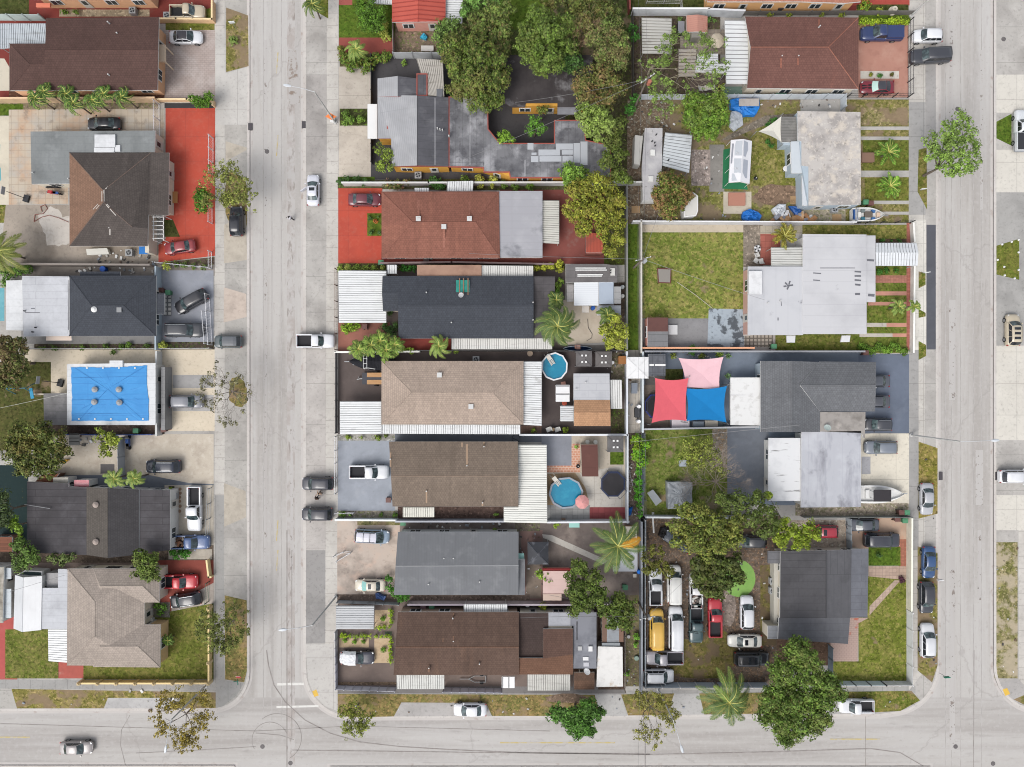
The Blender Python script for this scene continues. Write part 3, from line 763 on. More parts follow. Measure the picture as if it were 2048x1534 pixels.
def boxy(name,label,cat,s,h,mat,lid=None,legs=False,z=GZ,group=None,inner=None,hz=None):
 """a low furniture-like or crate-like thing drawn as a pixel polygon at its top height"""
 pts=[W(x,y,z+h)[:2]for x,y in P(s)];cx=sum(p[0]for p in pts)/len(pts);cy=sum(p[1]for p in pts)/len(pts)
 r=empty(name,(cx,cy,z),label,cat,group);b=MB()
 if legs:
  b.prism(pts,z+h-.05,z+h,bottom=True);b.build('top',mat,r)
  for p in inset(pts,.1):b=MB();b.tube((*p,z),(*p,z+h-.05),.035,5);b.build('leg',lid or GREY,r)
 else:
  b.prism(inset(pts,.05),z,z+h-.06);b.build('body',mat,r);b=MB();b.prism(pts,z+h-.06,z+h,bottom=True)
  if inner:q=inset(pts,.15);b.prism(q,z+h,z+h+.03,1)
  b.build('lid',[lid or mat,inner or mat],r)
 return r
def pallet(s,label,z=GZ,col=(196,158,112)):
 q=P(s);x0,y0=W(*q[0],z)[:2];x1,y1=W(*q[2],z)[:2];r=empty('wooden_pallet',((x0+x1)/2,(y0+y1)/2,z),label,'pallet','wooden pallets')
 b=MB();n=7
 for i in range(n):y=y0+(y1-y0)*(i+.5)/n;b.box(x0,y-.05,z+.1,x1,y+.05,z+.13)
 b.build('deck_boards',flat(col),r);b=MB()
 for f in(.05,.5,.95):x=x0+(x1-x0)*f;b.box(x-.05,y1,z,x+.05,y0,z+.1)
 b.build('stringers',flat(sh(col,.7)),r)
def chair(px,py,ang,col,label,s=1.0,group='garden chairs',base=GZ,cat='chair'):
 X,Y,_=W(px,py,.5);r=empty('garden_chair',(X,Y,base),label,cat,group);r.rotation_euler=(0,0,math.radians(ang));ORG[r.name]=(0,0,0);m=flat(col,.5)
 b=MB();b.box(-.25*s,-.26*s,.4,.27*s,.26*s,.46);b.build('seat',m,r)
 b=MB();b.raw([(-.25*s,-.26*s,.44),(-.25*s,.26*s,.44),(-.4*s,.24*s,.92),(-.4*s,-.24*s,.92),(-.21*s,-.26*s,.44),(-.21*s,.26*s,.44),(-.35*s,.24*s,.94),(-.35*s,-.24*s,.94)],[(0,3,2,1),(4,5,6,7),(3,7,6,2),(0,4,7,3),(1,2,6,5),(0,1,5,4)]);b.build('backrest',m,r)
 for x in(-.22,.22):
  for y in(-.22,.22):b=MB();b.tube((x*s,y*s,0),(x*s,y*s,.4),.025,5);b.build('leg',m,r)
def rtable(px,py,rad,col,label,h=.75,base=GZ,top2=None):
 X,Y,_=W(px,py,base+h);r=empty('round_table',(X,Y,base),label,'table','garden tables');b=MB();b.disc(X,Y,base+h-.05,base+h,rad,20);b.build('top',flat(col,.5),r)
 if top2:
  b=MB()
  for k in range(4):
   a=k*1.57;pts=[(X,Y)]+[(X+rad*.95*math.cos(a+t*.2),Y+rad*.95*math.sin(a+t*.2))for t in range(5)];b.prism(pts,base+h,base+h+.01)
  b.build('dark_segment',flat(top2),r)
 for k in range(3):b=MB();a=k*2.1;b.tube((X+rad*.7*math.cos(a),Y+rad*.7*math.sin(a),base),(X+rad*.4*math.cos(a),Y+rad*.4*math.sin(a),base+h-.05),.03,5);b.build('leg',flat(sh(col,.8)),r)
def umbrella(px,py,rad,col,label,z=2.3):
 X,Y,_=W(px,py,z);rr=rad/S*(H-z)/H;r=empty('parasol',(X,Y,GZ),label,'parasol','garden parasols');b=MB();n=8;a0=.39
 ring=[(X+rr*math.cos(a0+k*.7854),Y+rr*math.sin(a0+k*.7854),z-.45)for k in range(n)]
 mid=[(X+rr*.5*math.cos(a0+k*.7854),Y+rr*.5*math.sin(a0+k*.7854),z-.2)for k in range(n)]
 for k in range(n):
  j=(k+1)%n;b.face([mid[k],mid[j],(X,Y,z)]);b.face([ring[k],ring[j],mid[j],mid[k]])
  b.face([(ring[k][0],ring[k][1],z-.6),(ring[j][0],ring[j][1],z-.6),ring[j],ring[k]])
 b.build('canopy',M(col,('n',sh(col,.9),1,.4,.7,.4),rough=.85),r)
 b=MB();b.tube((X,Y,GZ),(X,Y,z+.08),.03,6);b.disc(X,Y,GZ,GZ+.08,.3,14);b.build('pole',GREY,r)
 b=MB()
 for k in range(n):b.tube((X,Y,z-.05),(ring[k][0],ring[k][1],z-.43),.02,3)
 b.build('ribs',GREY,r)
def pot(px,py,rad,h,mat,label,potc=(150,90,66),base=GZ,name='potted_plant',spiky=False):
 X,Y,_=W(px,py,h*.7+base);rr=rad/S;r=empty(name,(X,Y,base),label,'potted plant','potted plants');b=MB();b.disc(X,Y,base,base+.35,.16,12,r2=.22);b.build('pot',flat(potc),r)
 if spiky:
  b=MB();fronds(b,X,Y,base+h*.55,16,rr,.5,.45,.12,int(px),nl=8,w=.07);b.build('foliage',[mat,mat,mat],r,uv=False)
 else:
  V=leaf_mesh([(X,Y,base+h*.6,rr*.8,h*.4)],int(60+rr*rr*500),.15,int(px),.16,.5,.2);mesh_from(V,'foliage',mat,r,(X,Y,base))
def pool_round(px,py,rx,ry,h,label,rimc,ladder,wallc,water=None,rot=0,inner=.94):
 X,Y,_=W(px,py,h);a=rx/S;bb=ry/S;r=empty('round_pool',(X,Y,GZ),label,'swimming pool','above ground pools');n=10
 def ring(k,z):return[(X+a*k*math.cos(rot+6.2832*i/n),Y+bb*k*math.sin(rot+6.2832*i/n),z)for i in range(n)]
 o0,o1,i1,i0=ring(1,GZ),ring(1,h),ring(inner,h),ring(inner,h-.5)
 b=MB()
 for i in range(n):j=(i+1)%n;b.face([o0[i],o0[j],o1[j],o1[i]]);b.face([i0[j],i0[i],i1[i],i1[j]])
 b.build('pool_wall',flat(wallc,.5),r);b=MB()
 lo=[(x,y,h-.02)for x,y,_ in ring(1.03,0)];ro=ring(1.03,h+.05);ri=ring(inner-.02,h+.05)
 for i in range(n):j=(i+1)%n;b.face([ro[i],ro[j],ri[j],ri[i]]);b.face([lo[i],lo[j],ro[j],ro[i]])
 b.build('rim',flat(rimc,.5),r)
 b=MB();b.face(ring(inner,h-.14));b.build('water',water or M((18,142,180),('n',(46,170,200),.9,.5,.7,.5),('n',(10,120,166),2.2,.5,.7,.3),rough=.08,spec=.6),r)
 lx,ly,la=ladder;LX,LY,_=W(lx,ly,h+.3);c,s=math.cos(la),math.sin(la)
 b=MB()
 for o in(-.28,.28):b.tube((LX-c*1.0-s*o,LY-s*1.0+c*o,GZ),(LX-s*o,LY+c*o,h+.3),.05,5);b.tube((LX-s*o,LY+c*o,h+.3),(LX+c*.95-s*o,LY+s*.95+c*o,h-.1),.05,5)
 for t in range(5):f=t/5;b.obox(LX+c*(.1+f*.9),LY+s*(.1+f*.9),h+.2-f*.3,.1,.56,h+.24-f*.3,la)
 b.obox(LX-c*.25,LY-s*.25,h+.22,.7,.6,h+.27,la);b.build('ladder',flat((226,220,208),.5),r)
def trampoline(px,py,rx,ry,label,pad=(36,52,92),z=.95,net=1.9):
 X,Y,_=W(px,py,z);a,bb=rx/S,ry/S;r=empty('trampoline',(X,Y,GZ),label,'trampoline','trampolines');n=8
 def ring(k,zz):return[(X+a*k*math.cos(.39+6.2832*i/n),Y+bb*k*math.sin(.39+6.2832*i/n),zz)for i in range(n)]
 b=MB();b.face(ring(.91,z));b.build('jumping_mat',M((44,42,46),('n',(62,60,64),.8,.5,.7,.5),rough=.7),r)
 b=MB();o,i_=ring(1,z+.02),ring(.9,z+.04)
 for k in range(n):j=(k+1)%n;b.face([o[k],o[j],i_[j],i_[k]]);b.face([(o[k][0],o[k][1],z-.06),(o[j][0],o[j][1],z-.06),o[j],o[k]])
 b.build('edge_pad',flat(pad,.6),r)
 for k,p in enumerate(ring(1.0,0)):b=MB();b.tube((p[0],p[1],GZ),(p[0],p[1],GZ+net+.9),.035,5);b.build('net_pole',flat((58,66,86)),r)
 b=MB();t=ring(1.0,GZ+net+.9)
 for k in range(n):b.tube(t[k],t[(k+1)%n],.025,4)
 b.build('top_hoop',flat((46,58,90)),r)
def gazebo(s,z,zr,col,label,sky_=0,posts=True,cat='gazebo',name='gazebo',mottle=None):
 q=P(s);c=[Vector(W(x,y,z))for x,y in q];m=sum(c,Vector())/4;m.z=zr;r=empty(name,(m.x,m.y,GZ),label,cat,'gazebos and pop-up tents');b=MB()
 top=[m+(v-m)*.12 for v in c]
 for v in top:v.z=zr-.02
 for i in range(4):j=(i+1)%4;b.face([c[j],c[i],top[i],top[j]][::-1]if True else None);b.face([c[i]-Vector((0,0,.22)),c[j]-Vector((0,0,.22)),c[j],c[i]])
 b.face([tuple(v)for v in top][::-1]);mat=M(col,('n',mottle or sh(col,.8),1.3,.5,.7,.5),('n',sh(col,1.25),.7,.5,.72,.4),rough=.6)
 b.build('roof',mat,r)
 e=MB()
 for v,t in zip(c,top):e.tube(v+Vector((0,0,.02)),t+Vector((0,0,.03)),.035,4)
 e.build('roof_seam',flat(sh(col,1.5)if sum(col)<250 else sh(col,.97)),r)
 if sky_:
  for dx,dy in((-.25,-.5),(.25,-.5),(-.25,.5),(.25,.5)):
   p=m+Vector((dx*1.1,dy*.9,-.09));b=MB();b.box(p.x-.13,p.y-.13,p.z-.06,p.x+.13,p.y+.13,p.z+.1);b.build('skylight',WHITE,r)
 for v in c:p=v.lerp(m,.06);b=MB();b.tube((p.x,p.y,GZ),(p.x,p.y,z-.05),.05,6);b.build('post',GREY,r)
 return r
def lamp(bx,by,tx,ty,hx,hy,label):
 B=Vector(W(bx,by,0));rb=math.hypot(bx-1024,by-767);rt=math.hypot(tx-1024,ty-767);h=H*(1-rb/rt)
 T=Vector((B.x,B.y,h));E=Vector(W(hx,hy,h+.5));r=empty('street_lamp',(B.x,B.y,GZ),label,'street lamp','street lamps on tall poles')
 b=MB();b.tube((B.x,B.y,GZ),T,.14,8,r2=.09);b.disc(B.x,B.y,GZ,GZ+.25,.28,10);b.build('pole',M((206,206,204),('n',(186,186,184),2,.4,.7,.4),rough=.6),r)
 b=MB();m=T.lerp(E,.5)+Vector((0,0,.12));b.tube(T-Vector((0,0,.15)),m,.05,6);b.tube(m,E,.045,6);b.build('arm',flat((206,208,210),.4),r)
 d=(E-T);a=math.atan2(d.y,d.x);b=MB();vs=[]
 for k,(x,w,zz)in enumerate(((-.1,.08,.05),(.15,.17,.1),(.5,.2,.12),(.85,.13,.07),(.95,.05,.03))):
  for y,z_ in((w,0),(w*.6,zz),(-w*.6,zz),(-w,0)):vs.append((E.x+x*math.cos(a)-y*math.sin(a),E.y+x*math.sin(a)+y*math.cos(a),E.z+z_))
 fs=[(i*4+j,(i+1)*4+j,(i+1)*4+(j+1)%4,i*4+(j+1)%4)for i in range(4)for j in range(4)]+[(3,2,1,0),(16,17,18,19)]
 b.raw(vs,fs);b.build('lamp_head',flat((214,220,226),.35),r)
def upole(bx,by,tx,ty,label,arm=0,can=False):
 B=Vector(W(bx,by,0));rb=math.hypot(bx-1024,by-767);rt=math.hypot(tx-1024,ty-767);h=max(6,min(12,H*(1-rb/rt)));T=Vector((B.x,B.y,h))
 r=empty('utility_pole',(B.x,B.y,GZ),label,'utility pole','wooden utility poles');b=MB();b.tube((B.x,B.y,GZ),T,.16,8,r2=.11);b.build('pole',M((134,122,110),('n',(100,92,84),3,.4,.7,.5),rough=.9),r)
 b=MB();b.obox(T.x,T.y,h-.5,2.2,.1,h-.38,arm);b.build('crossarm',GREY,r)
 for s in(-1,-.3,.5,1):b=MB();x,y=T.x+s*math.cos(arm),T.y+s*math.sin(arm);b.disc(x,y,h-.38,h-.15,.07,8);b.build('insulator',WHITE,r)
 if can:b=MB();b.disc(T.x+.35,T.y-.2,h-1.6,h-.7,.26,12);b.build('transformer',flat((196,120,96)if can==2 else(176,180,184),.6),r)
 return T
def wire(name,label,pts,r=.022,sag=.5,col=(60,60,62)):
 b=MB();o=pts[0]
 for p,q in zip(pts,pts[1:]):
  p,q=Vector(p),Vector(q);n=8;ls=[p.lerp(q,i/n)-Vector((0,0,sag*4*(i/n)*(1-i/n)))for i in range(n+1)];b.path(ls,r,3)
 tag(b.build(name,flat(col),org=tuple(o)),label,'cable','overhead cables')
def person(px,py,ang,shirt,trous,hair,label,skin=(150,108,84),bare=False,step=.18,arms=((.42,-.25),(-.3,.1)),base=GZ,z=1.0):
 X,Y,_=W(px,py,z);r=empty('person',(X,Y,base),label,'person');r.rotation_euler=(0,0,math.radians(ang));ORG[r.name]=(0,0,0)
 (a1,a2)=arms
 V=[((0,0,.95),.15),((0,0,1.18),.13),((.0,0,1.38),.15),((0,0,1.5),.06),((.02,0,1.6),.085),((.02,0,1.7),.095),((0,.1,.88),.1),((step*.6,.1,.5),.07),((step,.1,.1),.05),((step+.17,.1,.05),.04),((0,-.1,.88),.1),((-step*.2,-.1,.5),.07),((-step,-.1,.1),.05),((-step+.17,-.1,.05),.04),((0,.2,1.4),.07),((a1[0]*.4,.27,1.15),.05),((a1[0],.24,1.0+a1[1]*-.4),.035),((a1[0]+.08,.24,1.0+a1[1]*-.4),.04),((0,-.2,1.4),.07),((a2[0]*.4,-.27,1.15),.05),((a2[0],-.24,1.0+a2[1]),.035),((a2[0]+.08,-.24,1.0+a2[1]),.04)]
 E=[(0,1),(1,2),(2,3),(3,4),(4,5),(0,6),(6,7),(7,8),(8,9),(0,10),(10,11),(11,12),(12,13),(2,14),(14,15),(15,16),(16,17),(2,18),(18,19),(19,20),(20,21)]
 me=bpy.data.meshes.new('body');me.from_pydata([v for v,_ in V],E,[]);o=bpy.data.objects.new('body',me);C.objects.link(o);o.parent=r;ORG[o.name]=(0,0,0)
 mod=o.modifiers.new('skin','SKIN');sk=me.skin_vertices[0].data
 for i,(_,rr)in enumerate(V):sk[i].radius=(rr,rr)
 sk[0].use_root=True;s2=o.modifiers.new('sub','SUBSURF');s2.levels=1;s2.render_levels=2
 me.materials.append(flat(skin if bare else skin,.6))
 for nm,c_,z0,z1,rx,ry in(('shirt',shirt,.98,1.46,.17,.25),('trousers',trous,.8,1.0,.16,.2)):
  b=MB();n=12;lv=[(z0,1.0),((z0+z1)/2,.95),(z1-.06,1.03),(z1,.6)]
  for zz,k in lv:b.v+=[(rx*k*math.cos(6.283*i/n),ry*k*math.sin(6.283*i/n),zz)for i in range(n)]
  for l_ in range(3):
   for i in range(n):j=(i+1)%n;b.f.append((l_*n+i,l_*n+j,l_*n+n+j,l_*n+n+i));b.mi.append(0)
  b.f.append(tuple(3*n+i for i in range(n)));b.mi.append(0)
  if nm=='trousers':
   for s,q1,q2 in((1,(step*.6,.1,.5),(step,.1,.12)),(-1,(-step*.2,-.1,.5),(-step,-.1,.12))):b.tube((0,s*.1,.88),q1,.12,8,r2=.09);b.tube(q1,q2,.09,8,r2=.07)
  else:
   for s,aa,z_ in((1,a1[0],1.15),(-1,a2[0],1.15)):b.tube((0,s*.19,1.4),(aa*.4,s*.27,z_),.09,8,r2=.07)
  b.build(nm,flat(c_,.9),r,smooth=True)
 b=MB();n=10
 for zz,k in((1.62,.105),(1.72,.112),(1.79,.085),(1.815,.03)):b.v+=[(.005+k*math.cos(6.283*i/n),k*math.sin(6.283*i/n),zz)for i in range(n)]
 for l_ in range(3):
  for i in range(n):j=(i+1)%n;b.f.append((l_*n+i,l_*n+j,l_*n+n+j,l_*n+n+i));b.mi.append(0)
 b.f.append(tuple(3*n+i for i in range(n)));b.mi.append(0);b.build('hair',flat(hair),r,smooth=True)
def sail(s,z,col,label,sagk=.16,n=10,posts=None,name='shade_sail'):
 q=P(s);zz=z if isinstance(z,(list,tuple))else[z]*len(q);c=[Vector(W(x,y,a))for(x,y),a in zip(q,zz)];m=sum(c,Vector())/len(c)
 r=empty(name,(m.x,m.y,GZ),label,'shade sail','shade sails');b=MB();edge=[]
 for i in range(len(c)):
  p,t=c[i],c[(i+1)%len(c)]
  for k in range(n):f=k/n;v=p.lerp(t,f);edge.append(v+(m-(p+t)/2)*sagk*4*f*(1-f))
 rings=[[e.lerp(m-Vector((0,0,.25)),f)for e in edge]for f in(0,.3,.6,.85)];N_=len(edge)
 for R_ in rings:b.v+=[tuple(v)for v in R_]
 b.v.append(tuple(m-Vector((0,0,.25))))
 for l_ in range(3):
  for i in range(N_):j=(i+1)%N_;b.f.append((l_*N_+i,l_*N_+j,(l_+1)*N_+j,(l_+1)*N_+i));b.mi.append(0)
 for i in range(N_):b.f.append((3*N_+i,3*N_+(i+1)%N_,4*N_));b.mi.append(0)
 b.build('fabric',M(col,('n',sh(col,.93),.8,.4,.7,.4),('b',sh(col,.93),(.9,.9,.03,0),0,1,.35),rough=.9),r)
 for v in c:o=v+(v-m).normalized()*.35;b=MB();b.tube((o.x,o.y,GZ),(o.x,o.y,v.z+.15),.05,6);b.build('mast',GREY,r)
 b=MB()
 for v in c:b.tube(v,v+(v-m).normalized()*.35,.015,3)
 b.build('rope_or_crease',GREY,r)
def cloth(name,label,s,z,col,cat='tarpaulin',h=.25,group='tarpaulins',seed=1,mat=None,base=GZ,flat_=False):
 q=P(s);zz=base+z;pts=[Vector(W(x,y,zz))for x,y in q];m=sum(pts,Vector())/len(pts);r=empty(name,(m.x,m.y,base),label,cat,group);g=random.Random(seed);b=MB();ed=[]
 for i in range(len(pts)):
  p,t=pts[i],pts[(i+1)%len(pts)];k=max(2,int((t-p).length/.4))
  ed+=[p.lerp(t,j/k)for j in range(k)]
 N_=len(ed);lv=[(0,None),(.0,z),(.25,z),(.5,z),(.75,z)]
 for f,zl in lv:
  for e in ed:v=e.lerp(m,f);b.v.append((v.x+(g.uniform(-.05,.05)if not flat_ else 0),v.y+(g.uniform(-.05,.05)if not flat_ else 0),base+(.01 if zl is None else zl+(g.uniform(-h,h)*.5 if f else 0)+(f*h))))
 b.v.append((m.x,m.y,zz+h))
 for l_ in range(4):
  for i in range(N_):j=(i+1)%N_;b.f.append((l_*N_+i,l_*N_+j,(l_+1)*N_+j,(l_+1)*N_+i));b.mi.append(0)
 for i in range(N_):b.f.append((4*N_+i,4*N_+(i+1)%N_,5*N_));b.mi.append(0)
 b.build('sheet',mat or M(col,('n',sh(col,.75),1.6,.5,.66,.6),('n',sh(col,1.15),2.2,.5,.7,.4),rough=.5),r);return r
def lawnlike(px,py,rx,ry,mat,name='leaf_litter',seed=0,kind='stuff',label=None):
 return G(name,mat,blob(px,py,rx,ry,seed=seed),kind=kind)
 # - the setting: road, kerbs, blocks
ROAD=M((197,193,188),('n',(174,168,162),(.45,.025,.5),.45,.64,.75,4),('n',(206,204,202),(.2,.02,.2),.5,.7,.5,4),('n',(176,170,164),(1.3,.05,1),.5,.75,.3),('n',(150,142,136),(1.6,.35,1),.58,.72,.35,8),('n',(150,142,136),2.4,.62,.7,.25,3),('n',(208,204,200),1.7,.5,.7,.3,4),('c',(150,144,140),.05,0,.005,.3),rough=.9,spec=.2)
ROADH=M((194,190,185),('n',(170,164,159),(.025,.45,.5),.45,.64,.75,4),('n',(206,203,200),(.02,.22,.2),.5,.7,.5,4),('n',(152,146,142),(.35,1.6,1),.58,.72,.35,8),('n',(150,144,138),2.4,.63,.7,.25,3),('n',(206,203,200),1.7,.5,.7,.3,4),('c',(150,144,140),.05,0,.005,.3),rough=.9,spec=.2)
APRON=concrete((190,186,180),.75,(60,5.2),.35,(152,147,142));APRON2=concrete((188,184,177),.75,(60,5.6),.3,(152,147,142))
WALK=concrete((207,202,194),.6,(30,1.8),.1,(178,172,164));WALKH=concrete((172,170,166),.45,(1.8,30),.1,(148,145,142))
KERB=concrete((214,208,202),.35,None,.1,(182,168,158));LIGHT=concrete((222,217,206),.3,(4.6,4.6),.2,(196,190,180))
CREAM=concrete((226,212,188),.35,None,.15,(204,186,160));OLDC=concrete((206,198,186),.5,(6,6),.4,(172,162,150));SANDY=soil((204,190,170),.35)
LITTER=grass((124,122,66),(160,132,86),.8,.25,(158,134,104));LAWN=grass((104,116,42),(146,132,74),.45);LAWN2=grass((100,114,40),(150,132,78),.7,.25);LUSH=grass((84,112,34),(120,128,52),.3)
DARKLAWN=grass((74,84,40),(104,98,60),.4);REDP=M((206,80,58),('n',(180,70,54),.25,.42,.66,.6,6),('n',(190,110,90),.6,.56,.7,.4,8),('n',(150,92,80),1.3,.6,.72,.4,6),('n',(208,104,84),2.4,.5,.7,.35,3),('b',(150,66,56),(3.4,3.6,.03,0),0,1,.5),rough=.8);REDD=painted((142,62,54),(120,88,80),.35);BLUEG=painted((160,164,174),(188,186,184),.4)
SLATE=painted((122,128,138),(150,154,160),.25);BROWNP=painted((108,96,92),(128,118,112),.3);DIRT=soil((118,102,88));DIRTL=soil((168,152,134),.4);GRAVEL=sandm((200,190,174))
def road_ground():
 b=MB();b.face([(-3000,-3000,0),(3000,-3000,0),(3000,3000,0),(-3000,3000,0)]);o=b.build('ground',grass((110,112,60)));o['kind']='structure';o.location.z=-.06
 G('road',ROAD,'470 -700 640 -700 640 2300 470 2300',z=0.0);G('road',ROAD,'1850,-700 2020,-700 2020,2300 1850,2300',z=0.001)
 G('road',ROADH,'-900 1395 2900 1545',z=0.004)
road_ground()
def arc(cx,cy,r,a0,a1,n=10):return[(cx+r*math.cos(math.radians(a0+(a1-a0)*i/n)),cy-r*math.sin(math.radians(a0+(a1-a0)*i/n)))for i in range(n+1)]
BL=[(-900,-700),(500,-700),(500,1330)]+arc(424,1345,76,0,-90)+[(-900,1423)]
BM=[(607,-700),(1876,-700),(1876,1330)]+arc(1780,1330,98,0,-90)[:-1]+[(1760,1432),(700,1436)]+arc(703,1340,96,270,180)[1:-1]+[(607,1330)]
BR=[(1986,-700),(2900,-700),(2900,1424),(2080,1424)]+arc(2080,1330,94,270,180)[1:]
BB=[(-900,1530),(470,1530),(470,2300),(-900,2300)];BC=[(660,1532),(1860,1532),(1860,2300),(660,2300)]
def block(pts,mat):
 w=[W(x,y,0)[:2]for x,y in pts];b=MB();b.prism(w,-.05,GZ);o=b.build('pavement_ground',mat);o['kind']='structure'
 k=inset(w,.4);b=MB();n=len(w)
 g=inset(w,-.38)
 for i in range(n):
  j=(i+1)%n
  b.face([(*k[i],GZ+.012),(*w[i],GZ+.012),(*w[j],GZ+.012),(*k[j],GZ+.012)]);b.face([(*w[i],GZ+.012),(*w[i],.01),(*w[j],.01),(*w[j],GZ+.012)])
 o=b.build('kerb',KERB);o['kind']='structure'
 b=MB()
 for i in range(n):j=(i+1)%n;b.face([(*w[i],.008),(*g[i],.008),(*g[j],.008),(*w[j],.008)])
 o=b.build('gutter_pavement',M((205,199,194),('n',(160,138,124),(.8,.8,1),.56,.7,.55),rough=.9));o['kind']='structure'
block(BL,APRON2);block(BM,APRON);block(BR,APRON);block(BB,APRON);block(BC,APRON)
G('sidewalk',WALK,'655,-200 677,-200 676,1375 651,1375');G('sidewalk',WALK,'430 -200 450 990');G('sidewalk',WALKH,'431 990 449 1365')
G('apron_pavement',concrete((208,204,198),.4,(4,8)),'432,60 452,60 452,147 497,134 497,250 432,250')
G('apron_pavement',concrete((180,175,170),.75,(40,9),.3,(146,141,137)),'614,150 654,150 654,345 612,345');G('apron_pavement',concrete((196,190,184),.5,(40,6)),'613 700 652 1100')
G('apron_pavement',concrete((164,161,158),.5,(40,8)),'612 1100 651 1286');G('corner_pavement',concrete((206,202,196),.3,(5.2,5.0),.2),'611,1288 674,1288 674,1421 650,1411 629,1389 617,1360')
G('grass_verge_lawn',LAWN,'615,-40 657,-40 657,38 612,12');G('grass_verge_lawn',grass((118,118,52),(170,150,100),.7,.5),'453,16 497,32 498,133 453,145')
G('gravel_ground',GRAVEL,'452,283 495,296 493,301 452,323');G('leaf_litter',LITTER,blob(474,410,24,66),kind='stuff');G('gravel_ground',GRAVEL,'449,450 492,430 495,520 449,527')
G('gravel_ground',sandm((208,192,178)),'449,575 493,588 494,634 448,645');G('gravel_ground',GRAVEL,'449,966 492,982 493,1034 449,1053');G('leaf_litter',LITTER,blob(478,785,20,30),kind='stuff')
G('grass_verge_lawn',LITTER,'450,1190 494,1200 497,1330 489,1364 451,1358');G('grass_verge_lawn',grass((128,124,58),(172,150,100),.8,.5),'24,1377 432,1384 432,1420 207,1420 217,1394 206,1421 36,1419')
G('parking_pavement',concrete((196,194,192),.5,None),'217,1395 366,1395 338,1421 207,1421');G('sidewalk',WALKH,'-200,1357 431,1362 431,1379 -200,1375')
G('corner_pavement',WALKH,'432,1362 450,1360 488,1366 474,1390 446,1412 432,1416')
G('sidewalk',WALKH,'676,1374 1300,1381 1830,1372 1830,1385 1300,1396 676,1386');G('grass_verge_lawn',LITTER,'676,1387 1235,1389 1242,1431 984,1431 972,1405 803,1404 788,1432 700,1434 676,1425')
G('parking_pavement',concrete((190,186,182),.5),'803,1405 970,1406 984,1431 788,1432');G('driveway_pavement',concrete((192,190,187),.4),'1189,1388 1242,1388 1254,1431 1200,1431');G('grass_verge_lawn',LITTER,'1242,1388 1348,1386 1334,1429 1256,1430')
G('driveway_pavement',concrete((192,190,187),.4),'1348,1386 1398,1386 1408,1428 1334,1429');G('grass_verge_lawn',LITTER,'1398,1386 1540,1384 1540,1426 1408,1428');G('grass_verge_lawn',LAWN2,'1540,1384 1822,1381 1839,1400 1800,1421 1745,1424 1738,1400 1692,1398 1650,1426 1540,1426')
G('parking_pavement',concrete((186,183,180),.5),'1640,1402 1738,1402 1744,1426 1630,1428')
G('dirt_ground',soil((140,118,100)),blob(1135,1396,48,9))
G('sidewalk',WALK,'1817,-200 1849,-200 1848,1340 1817,1380');G('sidewalk',concrete((232,228,218),.2,(30,3.4),.05),'1817 440 1851 700');G('sidewalk',concrete((178,176,173),.4,(30,4)),'1816 205 1850 430');G('sidewalk',concrete((172,170,167),.4,(30,5)),'1817 700 1836 1100')
G('new_asphalt_pavement',painted((96,98,106),(116,118,124),.3),'1852 450 1875 699');G('apron_pavement',concrete((176,173,170),.4),'1851 120 1872 290')
for p in('1836,300 1852,296 1853,420 1834,384','1836,543 1850,547 1850,570 1836,577','1836,682 1851,690 1851,712 1836,720','1836,618 1850,626 1850,633 1836,636'):G('grass_verge_lawn',LAWN2,p)
G('grass_verge_lawn',grass((128,124,52),(168,144,92),.7,.1),'1836,883 1874,896 1874,1027 1836,1037');G('grass_verge_lawn',grass((120,120,52),(160,140,96),.6,.45),'1834,1092 1874,1106 1874,1330 1863,1364 1834,1340')
G('concrete_pavement',LIGHT,'1990 150 2300 226');G('concrete_pavement',LIGHT,'1990 300 2300 385');G('concrete_pavement',concrete((176,174,170),.6),'1990 385 2300 690');G('concrete_pavement',LIGHT,'1990 692 2300 880');G('concrete_pavement',LIGHT,'1990 990 2300 1060')
G('grass_verge_lawn',LUSH,'1990,245 2022,228 2022,292 1989,276');G('grass_verge_lawn',LAWN,'1991,492 2037,478 2037,560 1991,549');G('grass_verge_lawn',grass((122,122,66),(176,160,124),.7,.45,(190,176,150)),'1988 1084 2034 1356');G('sidewalk',WALK,'2036 1060 2060 1380')
G('corner_pavement',concrete((186,182,178),.4),'1995,1366 2035,1357 2060,1382 2030,1402 2008,1392');G('grass_verge_lawn',LITTER,'2026,1398 2060,1384 2200,1380 2200,1418 2060,1415')
G('grass_verge_lawn',LITTER,'680 1534 1800 1600');G('grass_verge_lawn',LITTER,'-100 1536 450 1600')
SPK=M((196,192,188),('n',(182,176,171),(.5,.035,.5),.46,.66,.55,4),('n',(124,108,98),(1.5,1.0,1),.6,.66,.75,6),('n',(100,88,82),2.4,.66,.7,.8,2),rough=.9)
for i,(x0,x1,y0,y1)in enumerate(((1898,1911,600,800),(1951,1966,900,1010),(1899,1910,1080,1500),(1955,1962,1060,1200),(529,534,80,1250),(581,586,820,1150),(1898,1906,0,300),(1960,1966,100,420))):G('road_stain_road',SPK,f'{x0} {y0} {x1} {y1}',z=.013+i*.0003)
WP=M((232,230,224),('n',(190,186,180),2.5,.5,.7,.5),rough=.8);YP=M((236,190,70),('n',(214,170,70),2,.5,.7,.5),rough=.7)
for p in('554,1366 608,1365 608,1370 554,1371','553,1412 637,1410 637,1414 553,1416'):G('road_marking',WP,p,z=.014)
G('tactile_pavement',YP,'625,1382 633,1378 638,1390 629,1393');G('tactile_pavement',YP,'2004,1378 2013,1375 2019,1387 2009,1391')
YD=M((206,186,120),('n',(196,190,184),1.5,.42,.6,.8),rough=.9)
for y in(105,270,1040,1100):G('road_marking',YD,[(555,y),(557,y),(554,y+42),(552,y+42)],z=.014)
